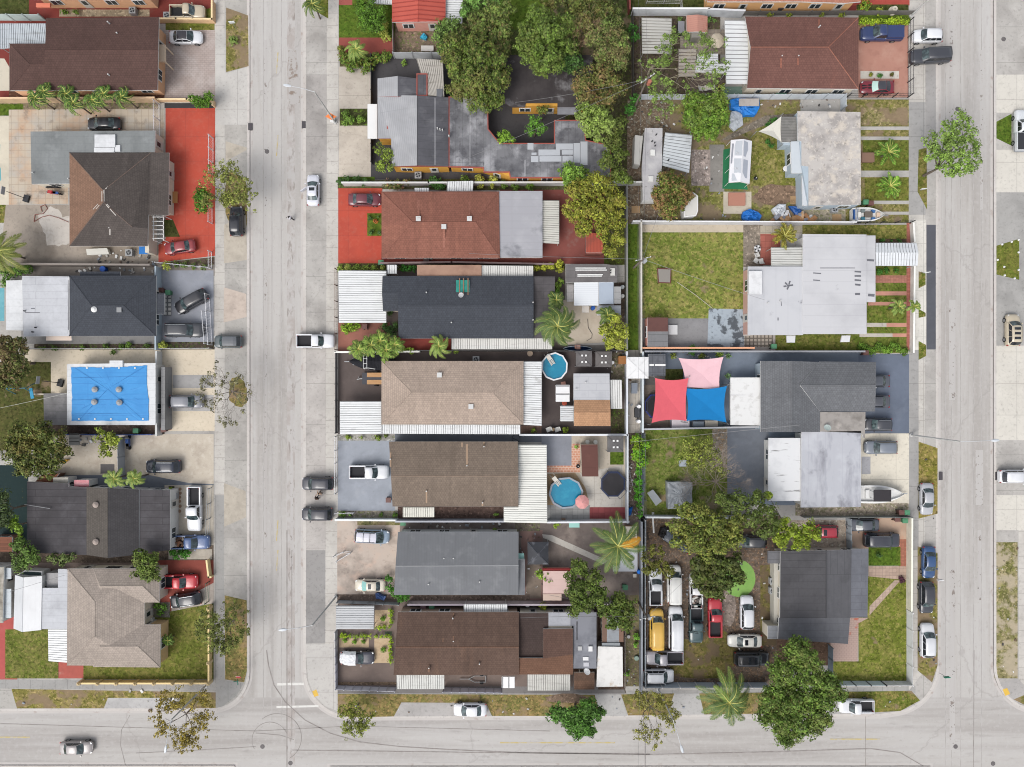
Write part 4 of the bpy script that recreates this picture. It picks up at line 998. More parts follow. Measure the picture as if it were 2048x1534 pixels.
G('road_marking',YD,'1000 1484 1230 1486.5',z=.014);G('road_marking',YD,'1660 1477 1760 1479.5',z=.014);G('road_marking',YD,'0 1473 60 1475.5',z=.014)
MUD=M((182,174,168),('n',(197,193,189),.5,.4,.56,.95,7),('n',(140,128,120),(2.2,.6,1),.56,.66,.6,7),rough=.95)
G('road_stain_road',MUD,'574 -200 590 1534',z=.011);
DRT=M((150,134,122),('n',(190,186,182),1.0,.4,.5,.95,7),rough=.95)
G('road_stain_road',DRT,'576,100 592,100 598,160 600,208 578,208 577,160',z=.015)
TRK=M((146,138,133),('n',(176,170,166),.8,.4,.62,.7,6),rough=.9)
G('tyre_track_road',TRK,'573 1060 575 1534',z=.016);G('tyre_track_road',TRK,'583 1100 584.5 1480',z=.016)
for x in(1890,1902,1920,1946,1962):G('road_seam_road',M((176,171,167),('n',(194,190,186),.7,.4,.6,.8),rough=.9),f'{x} -200 {x+1.6} 1534',z=.012)
for x in(526,543,562):G('road_seam_road',M((178,173,169),('n',(194,190,186),.7,.4,.6,.8),rough=.9),f'{x} -200 {x+1.6} 1440',z=.012)
def track(pts,w=1.3,mat=TRK,z=.017,name='tyre_track_road'):
 b=MB();q=[Vector(W(x,y,0))for x,y in pts];hw=w/S/2
 for i in range(len(q)-1):
  d=(q[i+1]-q[i]).normalized();n=Vector((-d.y,d.x,0))*hw;b.face([(q[i]-n).to_tuple()[:2]+(z,),(q[i+1]-n).to_tuple()[:2]+(z,),(q[i+1]+n).to_tuple()[:2]+(z,),(q[i]+n).to_tuple()[:2]+(z,)])
 o=b.build(name,mat);o['kind']='structure'
track([(533,1300),(537,1330),(548,1370),(570,1403),(610,1440),(660,1466),(720,1484),(800,1493),(900,1499),(1040,1505),(1300,1508)],2)
track(arc(555,1475,48,130,-60,22),1.2);track(arc(540,1480,36,210,20,16),1);track([(512,1466),(560,1470),(588,1479)],1.4)
track([(785-200,1500),(1290,1509),(1560,1503),(1740,1497),(1800,1505),(1850,1534)],1.8);track([(260,1430),(243,1460),(241,1490),(252,1534)],1.1);track([(272,1506),(400,1500),(512,1493)],1.2)
track([(1290,1400),(1290,1534)],1.2,TRK,.018,'road_joint_road');track([(0,1447),(300,1456),(512,1462),(700,1452),(1100,1462)],1.1);track([(1731,1432),(1731,1534)],1,TRK,.018,'road_joint_road');track([(1948,1300),(1947,1534)],1.3,TRK,.018,'road_joint_road')
for i,(x,y)in enumerate(((534,303),(525,1493),(581,1526),(1915,218),(2006,79),(1911,1493),(1986,1527))):
 X,Y,_=W(x,y,0);zz=GZ+.02 if x==2006 else.02;b=MB();b.disc(X,Y,zz-.02,zz,.33,20);r_=b.build('manhole_cover',M((118,112,112),('n',(90,86,86),6,.4,.6,.6),rough=.7),org=(X,Y,zz))
 tag(r_,['round iron manhole cover in the road near the white sedan with its door open','round iron manhole cover inside the circular tyre marks at the junction','round iron manhole cover in the road south of the stop lines','round iron manhole cover just above the street tree','round iron manhole cover in the concrete east of the wide street','round iron manhole cover in the middle of the wide junction','round iron manhole cover nearest the bottom corner of the wide junction'][i],'manhole cover','manhole covers')
for i,(x0,y0,x1,y1)in enumerate(((604,243,612,257),(497,247,505,261),(1877,944,1884,960),(1989,944,2000,960))):
 a=W(x0,y0,0);c_=W(x1,y1,0);b=MB();b.box(a[0],a[1],.0,c_[0],c_[1],GZ+.03)
 for k in range(4):yy=a[1]+(c_[1]-a[1])*(k+.5)/4;b.box(a[0]+.05,yy-.04,GZ+.03,c_[0]-.05,yy+.04,GZ+.05)
 tag(b.build('storm_drain',flat((84,80,84)),org=((a[0]+c_[0])/2,(a[1]+c_[1])/2,0)),['dark drain grate in the kerb near the orange road sign','dark drain grate in the kerb beside the red driveway lot','dark drain grate in the kerb beside the verge with the silver sedan','dark drain grate behind the white estate car at the edge'][i],'drain','kerb drain grates')
 # - yard ground, west block
G('patio_floor',REDD,'-60 -200 428 48');G('lawn',DARKLAWN,'-200 -200 59 36');G('garden_ground',soil((176,160,134)),'120 20 300 34');G('lawn',LAWN,'332 47 430 61');G('lawn',LAWN,'400,22 431,15 431,42 400,42')
G('paver_pavement',M((184,168,160),('n',(206,196,190),.35,.46,.64,.7),('b',(150,132,126),(.55,.3,.03),0,1,.5),('n',(150,138,132),1.5,.5,.7,.4),rough=.9),'330 61 431 202')
G('patio_floor',REDD,'-200,97 20,97 20,200 -200,200');G('sand_ground',M((216,208,188),('n',(190,182,160),1.5,.55,.7,.5),rough=.9),'-200,112 10,118 20,135 20,182 -200,187');G('side_path',soil((120,84,66)),'19 183 330 206')
G('garden_ground',soil((146,130,110),.4,(110,120,60)),'-200 206 318 221');G('lawn',LUSH,'-200 209 48 232')
G('patio_pavement',M((204,190,170),('n',(206,160,122),.22,.46,.62,.7,7),('n',(188,182,172),.5,.46,.62,.8,7),('n',(138,122,108),1.0,.56,.7,.6,8),('b',(150,132,112),(1.0,1.0,.04,0),0,1,.5),rough=.9),'19,220 330,218 330,306 137,306 137,408 17,410')
G('patio_floor',painted((222,212,190),(206,196,176),.2),'-200 233 19 410');TEAL=M((96,176,190),('n',(130,200,208),1.2,.45,.65,.5),rough=.1,spec=.6)
G('pool_water',TEAL,'-60,284 -8,280 2,290 1,312 -4,320 3,338 4,360 -6,372 -60,372');G('pool_water',TEAL,'-60 576 10 642')
G('lawn',LAWN2,'-200 410 13 446');G('yard_ground',concrete((172,160,146),.8,None,.3,(128,116,104)),'13,410 139,410 139,490 330,490 330,532 0,532');G('yard_ground',concrete((210,202,192),.5,None,.3,(180,168,152)),blob(115,455,32,40,j=.3))
G('driveway_pavement',REDP,'332,215 431,215 431,512 318,525 318,490 332,478');G('dark_pavement',concrete((70,68,70),.4),'330 207 430 217');G('lawn',DARKLAWN,'328,440 347,440 361,474 330,474');G('garden_ground',soil((112,96,84),.5,(84,110,44)),'320,526 430,514 430,541 320,541')
G('yard_ground',concrete((150,142,134),.7),'-200 530 430 552');G('driveway_pavement',BLUEG,'322,541 428,541 428,690 322,690');G('tile_floor',M((214,212,206),('b',(70,74,82),(.62,.62,.13,0),0,1,.8),rough=.8),'329 592 344 632')
G('garden_ground',soil((92,80,70),.6,(84,110,44)),'70 684 430 699');G('yard_ground',CREAM,'50,699 430,699 430,862 330,862 330,730 50,730');G('patio_floor',concrete((150,148,146),.5),'44 660 316 688')
G('lawn',grass((82,88,44),(110,100,62),.4,.15),'-200 724 103 900');G('yard_ground',CREAM,'103 725 136 790');G('yard_floor',concrete((186,184,182),.5),'346 790 428 822');G('yard_floor',concrete((176,174,172),.5),'346 750 428 776');G('bare_ground',soil((96,82,74)),'86 850 330 868');G('brick_path',paver((176,140,120),.4,.2),'330 742 344 860')
G('gravel_ground',M((206,194,176),('n',(168,154,138),.4,.5,.68,.6,8),('n',(226,216,200),1.5,.5,.7,.5,6),('n',(140,128,114),3.5,.6,.74,.5,4),rough=1),'110 868 428 972');G('dark_floor',M((26,50,50),('n',(120,110,40),3.2,.68,.74,.8,2),rough=.9),'-200 930 58 1100');G('side_path',SLATE,'118,950 260,950 300,950 380,966 428,968 428,975 250,980 118,970')
G('patio_floor',concrete((110,106,106),.3),'202 928 230 947');G('yard_ground',GRAVEL,'330 970 428 1090');G('garden_ground',soil((80,78,50),.5,(110,130,40)),'338 972 350 1090');G('bare_ground',soil((112,98,86),.5),'-200,1090 428,1090 428,1125 -200,1125')
G('driveway_pavement',painted((156,78,66),(190,170,160),.5),'300,1120 428,1120 428,1205 340,1222 300,1222');G('bare_ground',GRAVEL,'338,1098 425,1098 425,1118 338,1118')
G('yard_ground',concrete((150,132,122),.5),'-200 1125 320 1260');G('patio_floor',painted((196,92,86),(170,120,110),.3),'-200 1150 36 1358');G('lawn',grass((104,116,46),(150,136,84),.5),'12 1258 118 1356');G('driveway_pavement',painted((190,96,84),(208,190,170),.5),'118 1318 168 1356');G('lawn',grass((108,118,46),(150,136,80),.45),'168,1210 342,1222 428,1206 428,1358 168,1358')
G('driveway_pavement',concrete((196,184,172),.4),'344,1210 428,1165 428,1205 344,1222');G('garden_ground',soil((132,126,116),.4,(90,120,50)),'300 1204 341 1234')
# - yard ground, middle block west half
STAIN=concrete((206,196,182),.7,(7,7),.4,(164,152,140));DKY=concrete((86,84,86),.5)
G('lawn',LUSH,'678 -200 790 76');G('driveway_pavement',painted((166,84,74),(150,90,80),.2),'678 76 790 110');G('patio_floor',painted((176,92,82),(150,90,80),.2),'678 -200 705 11')
G('garden_ground',soil((140,122,104),.6,(92,116,50)),'790 -200 905 112');G('lawn',grass((78,96,48),(120,110,76),.5,.35),'905 -200 1280 130');G('lawn',LUSH,'1000 -200 1100 60')
G('garden_ground',soil((96,92,60),.5,(92,120,40)),'680 108 830 134');G('driveway_pavement',STAIN,'678 134 742 355');G('driveway_pavement',concrete((212,200,184),.5,(7,8)),'678 254 742 355');G('yard_ground',DKY,'742 112 980 360');G('garden_ground',soil((80,84,50),.5,(92,120,40)),'680 218 738 252');G('lawn',LUSH,'676 354 750 366')
G('courtyard_floor',DKY,'976 200 1130 290');G('garden_ground',soil((96,90,66),.6,(92,116,40)),'676,362 1280,352 1280,384 676,378');G('bare_ground',soil((86,82,60),.6,(84,100,40)),'1130 120 1280 440')
G('driveway_pavement',REDP,'677 377 765 528');G('lawn',LUSH,'735 427 764 472');G('side_path',painted((160,74,64),(130,90,80),.3),'763 505 1000 530');G('yard_floor',painted((150,84,76),(150,130,120),.6),'1000 380 1210 528');G('garden_ground',soil((90,92,48),.6,(100,124,40)),'1208 440 1250 530')
G('garden_ground',soil((96,92,60),.6,(110,130,40)),'677 527 1130 545');G('yard_ground',BROWNP,'677 541 1130 700');G('driveway_pavement',painted((172,112,96),(170,140,128),.4),'677 645 780 702');G('side_path',painted((146,66,58),(130,90,80),.3),'795 672 905 700');G('sand_ground',M((206,192,172),('n',(184,168,148),.7,.45,.7,.6,7),('n',(150,132,114),3.5,.66,.76,.5,3),rough=1),'1122,600 1200,600 1206,685 1120,690 1100,640')
G('yard_ground',concrete((140,134,128),.6),'1130 690 1250 702');G('grass_strip_lawn',LUSH,'1251,430 1277,430 1277,700 1251,700');G('bare_ground',soil((120,104,92)),'1228 565 1250 700')
G('driveway_pavement',BROWNP,'677 702 1250 868');G('driveway_pavement',painted((92,82,80),(110,100,96),.3),'1083 702 1225 868');G('garden_ground',soil((140,128,108),.6,(84,96,50)),'1222 705 1250 780');G('garden_ground',soil((90,84,62),.6,(84,110,40)),'1222 818 1250 866');G('brick_path',paver((150,120,106),.4,.2),'1040 851 1083 866')
G('driveway_pavement',painted((166,172,182),(186,188,192),.3),'676 881 790 1022');G('garden_ground',soil((176,172,166),.5,(110,120,80)),'676 870 792 881');G('side_path',SLATE,'790 868 1090 884');G('garden_ground',soil((150,142,128),.5,(110,120,60)),'676 1021 800 1036');G('bare_ground',soil((104,84,76),.6),'796 1013 1010 1040')
G('patio_floor',concrete((206,194,176),.4),'1083 868 1252 1038');G('patio_floor',painted((150,154,164),(160,160,166),.2),'1083 868 1143 932');G('paver_floor',M((216,150,120),('b',(232,204,184),(.5,.35,.06),0,1,.8),('n',(190,120,96),1.2,.5,.7,.4),rough=.9),'1143,887 1160,887 1160,945 1093,945 1093,931 1143,931');G('deck_floor',paver((196,166,130),.9,.16),'1093,948 1150,945 1177,985 1176,1012 1093,1012');G('patio_floor',concrete((208,202,192),.25,(4,4)),'1160,946 1245,930 1245,1014 1180,1014 1172,980')
G('patio_floor',paver((172,172,170),.8,.8,None,0),'1093 1010 1180 1038');G('patio_floor',paver((166,84,86),.9,.9,None,0),'1179 1014 1250 1037');G('lawn',LUSH,'1220 904 1247 929');G('alley_ground',soil((120,104,92),.6,(160,150,140)),'1252 865 1282 1040')
G('driveway_pavement',M((204,188,174),('n',(150,138,128),.3,.46,.62,.7,8),('n',(222,190,170),.6,.5,.7,.6,8),('n',(130,116,106),1.6,.58,.72,.5,7),rough=1),'675 1038 800 1192');G('weedy_lawn',grass((122,122,76),(168,150,112),.7,.5),'715 1038 800 1050');G('yard_ground',M((128,116,110),('n',(164,150,140),.25,.46,.64,.8,7),('n',(96,84,78),.7,.52,.7,.6,8),('n',(180,170,160),4,.68,.75,.5,2),rough=1),'800 1040 1280 1210')
G('patio_floor',painted((150,120,112),(130,100,96),.5),'1040,1060 1085,1060 1085,1200 1050,1200');G('patio_floor',concrete((150,136,122),.8),'1052 1128 1082 1196');G('concrete_path',concrete((206,200,190),.3),'1084,1068 1104,1070 1216,1121 1206,1128 1086,1075');G('garden_ground',soil((130,118,106),.6,(120,130,80)),'1030 1040 1080 1062')
G('side_path',soil((124,108,98)),'675 1188 1060 1204');G('driveway_pavement',painted((132,116,108),(146,130,120),.3),'676 1200 1250 1374');G('dark_floor',painted((66,54,52),(80,70,66),.3),'820 1206 1200 1226');G('side_path',concrete((132,128,126),.5),'676 1372 1250 1386');G('bare_ground',soil((92,76,66),.6),'1196 1220 1250 1378');G('bare_ground',soil((128,116,92),.6,(110,118,60)),'1250 1190 1283 1372');G('leaf_litter',soil((132,112,94),.5,(150,124,96)),'676 1363 794 1369',kind='stuff')
BED=M((212,186,150),('n',(190,160,124),2.5,.45,.7,.6,4),('n',(150,120,92),5,.6,.75,.5,3),rough=1)
G('gravel_bed_ground',BED,'750 1219 780 1253');G('gravel_bed_ground',BED,'679 1276 738 1294');G('gravel_bed_ground',BED,'749 1276 780 1325');G('mat_floor',painted((84,96,76),(96,108,84),.2),'770 1262 784 1270')
# - yard ground, middle block east half
G('lawn',DARKLAWN,'1257 -200 1420 26');G('patio_floor',REDD,'1412 -200 1712 28');G('patio_floor',painted((184,78,66),(150,84,76),.3),'1700 -200 1818 12');G('lawn',DARKLAWN,'1712 10 1816 32')
G('bare_ground',soil((104,90,78),.6,(96,104,56)),'1262 26 1440 198');G('patio_floor',paver((186,172,156),.5,.5,None,0),'1360 60 1452 110');G('patio_floor',concrete((120,104,96),.5),'1380 150 1450 190');G('side_path',painted((130,160,146),(180,176,168),.6),'1440 174 1690 196')
G('driveway_pavement',M((190,136,118),('n',(206,160,140),.3,.45,.64,.7,7),('n',(160,108,94),.8,.52,.7,.5,6),rough=.9),'1716 47 1816 196');G('planter_ground',concrete((214,208,196),.3),'1720 143 1797 158');G('lawn',LUSH,'1716 30 1820 48')
G('yard_ground',soil((124,106,88),.6,(150,146,130)),'1254 200 1380 448');G('lawn',grass((118,122,56),(160,146,98),.6,.5,(140,120,100)),'1340 196 1600 448');G('lawn',grass((120,124,52),(164,148,96),.6,.15),'1500 270 1600 372');G('dirt_ground',soil((140,116,96),.5),blob(1560,390,50,22));G('dirt_path',soil((140,130,116),.4),'1455,272 1505,245 1530,232 1590,228 1590,236 1545,246 1500,262 1460,280 1440,282')
G('bare_ground',concrete((150,146,140),.8),'1418 290 1448 384');G('bare_ground',soil((166,152,144),.6),'1382 300 1420 372');G('mat_floor',painted((44,128,84),(56,140,96),.3),'1446,300 1475,294 1495,380 1444,378');G('slab_pavement',concrete((206,196,176),.4),'1446 384 1502 428');G('side_yard_ground',soil((170,160,140),.6,(110,120,60)),'1600 410 1700 444')
G('lawn',grass((122,122,58),(166,148,104),.7,.25),'1690 200 1816 446');G('dirt_ground',soil((150,140,124),.6),'1722 216 1812 236');G('grass_bare_lawn',grass((124,122,66),(176,158,118),.8,.6),'1720 216 1814 252')
for p in('1720 254 1816 261','1720 274 1816 281','1720 342 1816 355','1724 402 1816 409','1760 424 1816 430'):G('concrete_path',CONC,p)
G('lawn',grass((104,118,44),(140,130,70),.5),'1724 281 1816 342');G('lawn',grass((110,120,46),(140,130,70),.5),'1728 356 1816 402')
G('lawn',grass((116,132,52),(164,150,90),.6,.02),'1283 450 1490 640');G('concrete_path',concrete((208,194,172),.4),'1280 450 1490 465');G('gravel_ground',soil((150,138,124),.5),'1486 450 1525 535');G('paver_floor',paver((190,110,96),.9,.9,None,0),'1520 466 1560 530');G('dirt_ground',concrete((190,180,160),.4,(1,1)),'1520 452 1606 468');G('yard_floor',concrete((150,149,150),.7),'1282 637 1496 694');G('yard_floor',M((172,184,194),('n',(64,68,74),.7,.5,.56,.85,9),('n',(140,150,160),2,.5,.7,.6),rough=.95),'1417,617 1488,619 1488,694 1414,694');G('tile_floor',M((176,168,156),('b',(84,78,72),(.55,.55,.1,0),0,1,.8),rough=.9),'1488 668 1545 694')
G('concrete_path',CONC,'1486 534 1500 672');G('lawn',grass((98,116,40),(140,130,76),.5),'1550 668 1815 706');G('lawn',grass((112,120,50),(166,150,86),.6,.1),'1604 450 1812 482');G('lawn',grass((98,118,40),(140,130,70),.5),'1733 528 1812 690')
PK=painted((214,152,132),(196,140,124),.3)
G('brick_path',paver((200,136,116),.4,.2),'1750 551 1816 566');G('path',PK,'1750 583 1812 591');G('path',PK,'1735 604 1812 611');G('path',PK,'1733 646 1812 654');G('path',concrete((206,198,186)),'1733 646 1772 654');G('path',PK,'1722 667 1812 674');G('path',concrete((206,198,186)),'1718 667 1784 674');G('brick_path',paver((196,120,104),.4,.2),'1812 446 1822 700');G('garden_ground',soil((110,92,72)),'1750 478 1812 488')
G('patio_floor',painted((128,140,156),(140,150,162),.2),'1283 702 1740 1010');G('yard_ground',OLDC,'1252 700 1284 866');G('driveway_pavement',painted((112,122,140),(130,138,152),.3),'1716 708 1817 866');G('lawn',DARKLAWN,'1330 738 1366 775');G('deck_floor',paver((150,136,124),1.2,.14),'1283 770 1340 866');G('patio_floor',concrete((110,106,104),.3),'1290 740 1330 770')
G('lawn',grass((102,122,46),(144,136,84),.5,.12),'1290,858 1455,856 1462,1035 1288,1035');G('leaf_litter',soil((150,140,128),.6,(150,120,84)),'1424 858 1456 935',kind='stuff');G('side_path',SLATE,'1454 852 1536 1000')
G('driveway_pavement',concrete((230,222,204),.25,(7,7),.1,(210,200,180)),'1716 867 1817 1008');G('mat_floor',concrete((176,176,180),.3),'1722 913 1740 948');G('side_ground',soil((176,162,144),.5,(110,116,70)),'1590 1006 1816 1031')
G('lot_ground',soil((116,102,90),.6,(140,110,84)),'1283 1031 1560 1372');G('weedy_lawn',grass((106,104,50),(136,116,76),.6,.5,(116,98,80)),blob(1410,1310,70,50));G('weedy_lawn',grass((112,110,52),(136,116,76),.6,.5,(116,98,80)),'1520 1130 1552 1290');G('dirt_ground',soil((150,136,126),.4),blob(1455,1215,16,40));G('turf_lawn',M((138,184,90),('n',(112,166,74),.8,.45,.65,.5),rough=1),blob(1478,1157,32,37,j=.02))
G('dirt_floor',soil((190,174,156),.5),'1560 1040 1700 1100');G('driveway_pavement',M((202,172,148),('n',(176,150,132),.4,.46,.64,.6,8),('n',(212,150,120),.9,.56,.7,.5),rough=.9),'1690 1034 1815 1100');G('brick_path',paver((196,126,102),.4,.2),'1796 1078 1814 1140');G('lawn',LUSH,'1736 1093 1800 1131');G('brick_path',paver((206,178,158),.5,.5,None,0),'1736 1132 1814 1162')
G('lawn',grass((112,124,44),(158,146,84),.55,.05),'1716,1150 1814,1160 1814,1362 1658,1362 1660,1322 1716,1322');G('brick_path',paver((206,180,160),.5,.5,None,0),'1738,1212 1788,1160 1800,1160 1738,1230');G('brick_path',M((196,168,156),('n',(206,96,70),.4,.54,.6,.8,8),('b',(150,126,116),(.5,.3,.03),0,1,.5),rough=.9),'1658,1235 1736,1235 1716,1246 1714,1322 1658,1322');G('bare_ground',soil((120,96,80)),'1553 1240 1660 1330')
# - houses, west block
OR=flat((240,184,140),.85,v=.2);CRM=flat((226,216,196),.85,v=.2);LBL=flat((180,196,208),.85,v=.2);WHT=flat((226,226,222),.85,v=.2);YEL=flat((226,164,60),.85,v=.2);PNK=flat((224,158,142),.85,v=.2)
BRN=shingle((104,79,73),.3);DBR=shingle((98,90,86),.5,.3);SLT=shingle((80,84,92),.15,.3,age=.2);TAN=shingle((178,160,146),.3);BRK=shingle((124,104,94),.4);MBR=shingle((112,90,79),.45,light=(150,112,88));RDB=shingle((158,104,88),.55,light=(196,130,104));GRYS=shingle((122,124,128),.2)
LGR=rolled((206,208,213),.3,.3);GRF=rolled((150,152,156),.6,.5);DKF=rolled((86,83,86),.4,.6,lite=(110,108,112));WRF=rolled((228,230,232),.3,.2)
h=house('orange_house','orange house with white eaves at the top edge above the brown roofed house',180,-50)
slab(h,'50,-110 305,-110 299,-2 64,-2',3.4,TAN);walls(h,'50,-110 305,-110 299,-2 64,-2',3.4,OR,.5)
unit(h,'72 6 100 14',GZ+2.2,.2,flat((236,130,100)),'awning')
h=house('orange_house','orange stucco house with wide brown shingle roof and arched portico beside the paver drive',200,110)
pitched(h,'92,36 318,34 315,180 88,181',3.6,4.9,BRN,'h',100,wall=OR,d=.75,frame=WHITE)
pitched(h,'19,87 100,87 100,181 19,181',3.5,4.4,BRN,'h',129,i0=41,wall=OR,d=.2,name='wing_roof')
b=MB();X0,Y0,_=W(324,112,2);b.box(X0-.1,Y0-1.2,2.6,X0+.9,Y0+1.2,2.9)
for s_ in(-1,1):b.tube((X0+.7,Y0+s_*1.1,GZ),(X0+.7,Y0+s_*1.1,2.6),.12,8)
b.build('portico',flat((232,208,180)),h);vents(h,[(217,45),(235,67),(128,92),(218,150)],4.2)
h=house('grey_roofed_annex','long low building with faded grey flat roof behind the black sedan',180,310,'outbuilding')
slab(h,'61,263 311,261 309,304 139,306 139,367 63,368',2.9,rolled((140,144,144),.4,.15,lite=(176,180,180)));walls(h,'61,263 311,261 309,304 139,306 139,367 63,368',2.9,CRM,.2)
unit(h,'189 269 230 294',2.9,.3,WRF,'roof_unit');unit(h,'188 295 228 304',2.9,.3,WRF,'roof_unit');unit(h,'229 290 240 303',2.9,.2,WRF,'roof_unit');vents(h,[(67,346),(138,358)],2.9);
h=house('brown_house','cream house with dark brown hip roof whose west slope is tan',240,400)
freeroof(h,[(139,305,3),(302,305,3),(338,305,3),(337,430,3),(297,430,3),(295,492,3),(139,492,3),(207,381,4.9),(207,404,4.9),(264,454,4.0),(296,457,4.0)],[(0,1,7),(1,2,3,4,9),(1,9,8,7),(0,7,8,6),(6,8,9,10,5),(9,4,10)],[DBR,shingle((150,116,96),.4,light=(160,124,100))],[0,0,0,1,0,0],outline=[0,2,3,4,5,6],wall=CRM,d=.65,caps=[(7,1),(7,0),(8,6),(8,9),(7,8)],capmat=shingle((130,112,102),.3))  # west slope coloured tan, the other slopes dark brown
unit(h,'290 430 298 505',GZ,2.3,CRM,'porch_wall');vents(h,[(220,456),(198,424)],3.6)
b=MB()
for k in range(6):x,y,z_=W(304+k*0,434+k*8.5,2.6);b.box(x,y-.04,2.5,x+1.6,y+.04,2.62)
for x_ in(306,326):x,y,_=W(x_,431,2.6);x2,y2,_=W(x_,480,2.6);b.box(x-.05,y2,2.4,x+.05,y,2.5);b.tube((x,y,GZ),(x,y,2.4),.06,6);b.tube((x,y2,GZ),(x,y2,2.4),.06,6)
b.build('pergola',WHITE,h)
h=house('slate_house','pale blue house with charcoal hip roof and white flat rear roof',200,612)
freeroof(h,[(138,551,3),(312,551,3),(312,672,3),(138,672,3),(183,611,4.5),(247,611,4.5)],[(0,1,5,4),(1,2,5),(2,3,4,5),(3,0,4)],[SLT],outline=[0,1,2,3],wall=LBL,d=.6,caps=[(0,4),(3,4),(4,5),(5,1),(5,2)])
slab(h,'310 587 329 628',2.85,SLT,name='porch_roof');unit(h,'309 532 312 700',GZ,1.6,LBL,'front_wall');slab(h,'44,552 139,553 138,672 47,673',2.95,LGR,name='rear_roof');walls(h,'44,552 139,553 138,672 47,673',2.95,WHT,.2)
slab(h,'137,553 157,578 157,644 138,671',3.03,rolled((214,214,214),.5,0),t=.06,name='rear_roof');slab(h,'12,561 45,560 46,661 12,660',2.6,WRF,name='awning');vents(h,[(190,619)],4.2,'dome',WHITE);vents(h,[(240,620)],4.2,'box',GREY);vents(h,[(50,622),(66,664),(72,655)],3.0,mat=DARK)
slab(h,'92 672 143 681',2.5,flat((226,206,190)),name='awning');slab(h,'160 543 240 552',2.4,SLT,name='side_roof')
h=house('tarped_house','flat white roofed house covered with a bright blue tarp',222,790)
slab(h,'134,728 311,726 311,850 134,850',3.0,WRF);walls(h,'134,728 311,726 311,850 134,850',3,WHT,.2);unit(h,'219 721 245 734',3.0,.25,WRF,'roof_unit');unit(h,'310 702 314 872',GZ,1.5,flat((214,216,214)),'front_wall');unit(h,'322 734 330 860',GZ,2.0,rolled((150,150,150),.4,.3),'side_roof')
slab(h,'87,787 135,786 135,850 88,850',2.7,rolled((140,138,138),.7,.3),name='rear_roof');walls(h,'87,787 135,786 135,850 88,850',2.7,WHT,.3)
BT=M((62,158,232),('n',(50,142,218),.45,.45,.66,.6),('b',(44,128,206),(30,1.5,.05,0),0,1,.55),('u',(50,140,214),(.2,1.2),.5,.75,.4),rough=.55)
vents(h,[(191,779),(239,779),(190,804),(240,805)],3.1,'dome',flat((170,172,174)))
creases_=MB()  # tarp creases: darker blue tubes stand for their shade lines, plus white tabs
for a_,c_ in(((143,756),(295,752)),((143,800),(295,798)),((143,828),(296,826)),((150,736),(215,778)),((288,734),(215,778)),((215,778),(160,838)),((215,778),(285,838))):creases_.tube(W(*a_,3.12),W(*c_,3.08),.018,3)
for k in range(9):x,y,_=W(158+k*16,736 if k%2 else 838,3.12);creases_.box(x-.1,y-.1,3.05,x+.1,y+.1,3.16,1)
t_=cloth('roof_tarpaulin','bright blue tarp tacked over the white flat roof','142,734 218,735 294,731 293,764 297,800 297,841 220,842 143,842 144,790',2.95,(58,158,235),h=.02,mat=BT,seed=4);ORG[t_.name]=tuple(t_.location);creases_.build('rope_or_crease',[flat((44,122,200)),WHITE],t_)
h=house('black_roofed_house','house with black rolled roofing and low gable beside the white pickup truck',196,1045)
slab(h,'54,963 137,967 137,974 174,975 174,1110 54,1105',3.0,DKF);walls(h,'54,963 174,975 174,1110 54,1105',3.0,WHT,.25);freeroof(h,[(173,974,3.05),(215,976,3.7),(278,979,3.1),(278,1109,3.1),(215,1116,3.7),(173,1110,3.05)],[(0,1,4,5),(1,2,3,4)],[shingle((104,98,92),.3),shingle((80,78,80),.3)],[0,1],outline=[0,1,2,3,4,5],wall=WHT,d=.2,caps=[(1,4)])  # gable slopes: sunlit west and shaded east put into the shingle colours
slab(h,'278,979 340,980 340,1100 278,1108',2.95,DKF,name='front_roof');walls(h,'278,979 340,980 340,1100 278,1108',2.95,WHT,.15);vents(h,[(193,1009),(193,1083)],3.4,'dome',flat((176,160,150)))
b=MB();b.tube(W(49,1009,3.3),W(100,1017,3.3),.05,5);b.tube(W(100,1017,3.3),W(100,1017,3.0),.04,5);b.build('antenna_pole',GREY,h)
h=house('tan_house','tan shingled house with many hips at the street corner inside a yellow balustrade wall',225,1240)
HT=shingle((184,170,158),.25,.3)
freeroof(h,[(135,1137,3),(289,1137,3),(289,1332,3),(134,1331,3),(190,1204,4.6),(190,1273,4.6)],[(0,1,4),(1,2,5,4),(2,3,5),(3,0,4,5)],[HT],outline=[0,1,2,3],wall=CRM,d=.25,caps=[(0,4),(4,5),(5,3)])
freeroof(h,[(186,1137,3.02),(319,1137,3.02),(319,1205,3.02),(186,1205,3.02),(200,1172,4.1),(285,1172,4.1)],[(0,1,5,4),(1,2,5),(2,3,4,5),(3,0,4)],[HT],outline=[0,1,2,3],wall=CRM,d=.25,caps=[(5,1),(5,2),(4,5)],name='wing_roof')
freeroof(h,[(186,1249,3.02),(321,1249,3.02),(320,1335,3.02),(186,1334,3.02),(200,1293,4.2),(276,1293,4.2)],[(0,1,5,4),(1,2,5),(2,3,4,5),(3,0,4)],[HT],outline=[0,1,2,3],wall=flat((226,190,140)),d=.3,caps=[(5,1),(5,2),(4,5)],name='wing_roof')
slab(h,'83,1176 116,1176 116,1138 133,1138 143,1150 143,1258 83,1258',2.7,LGR,name='rear_roof');walls(h,'83 1176 143 1258',2.7,WHT,.2);unit(h,'93 1146 116 1174',GZ,1.9,rolled((176,174,174),.3,.3),'side_roof')
h=house('white_gable_shed','long white metal gable shed with grey west slope on the lawn behind the tan house',56,1210,'shed')
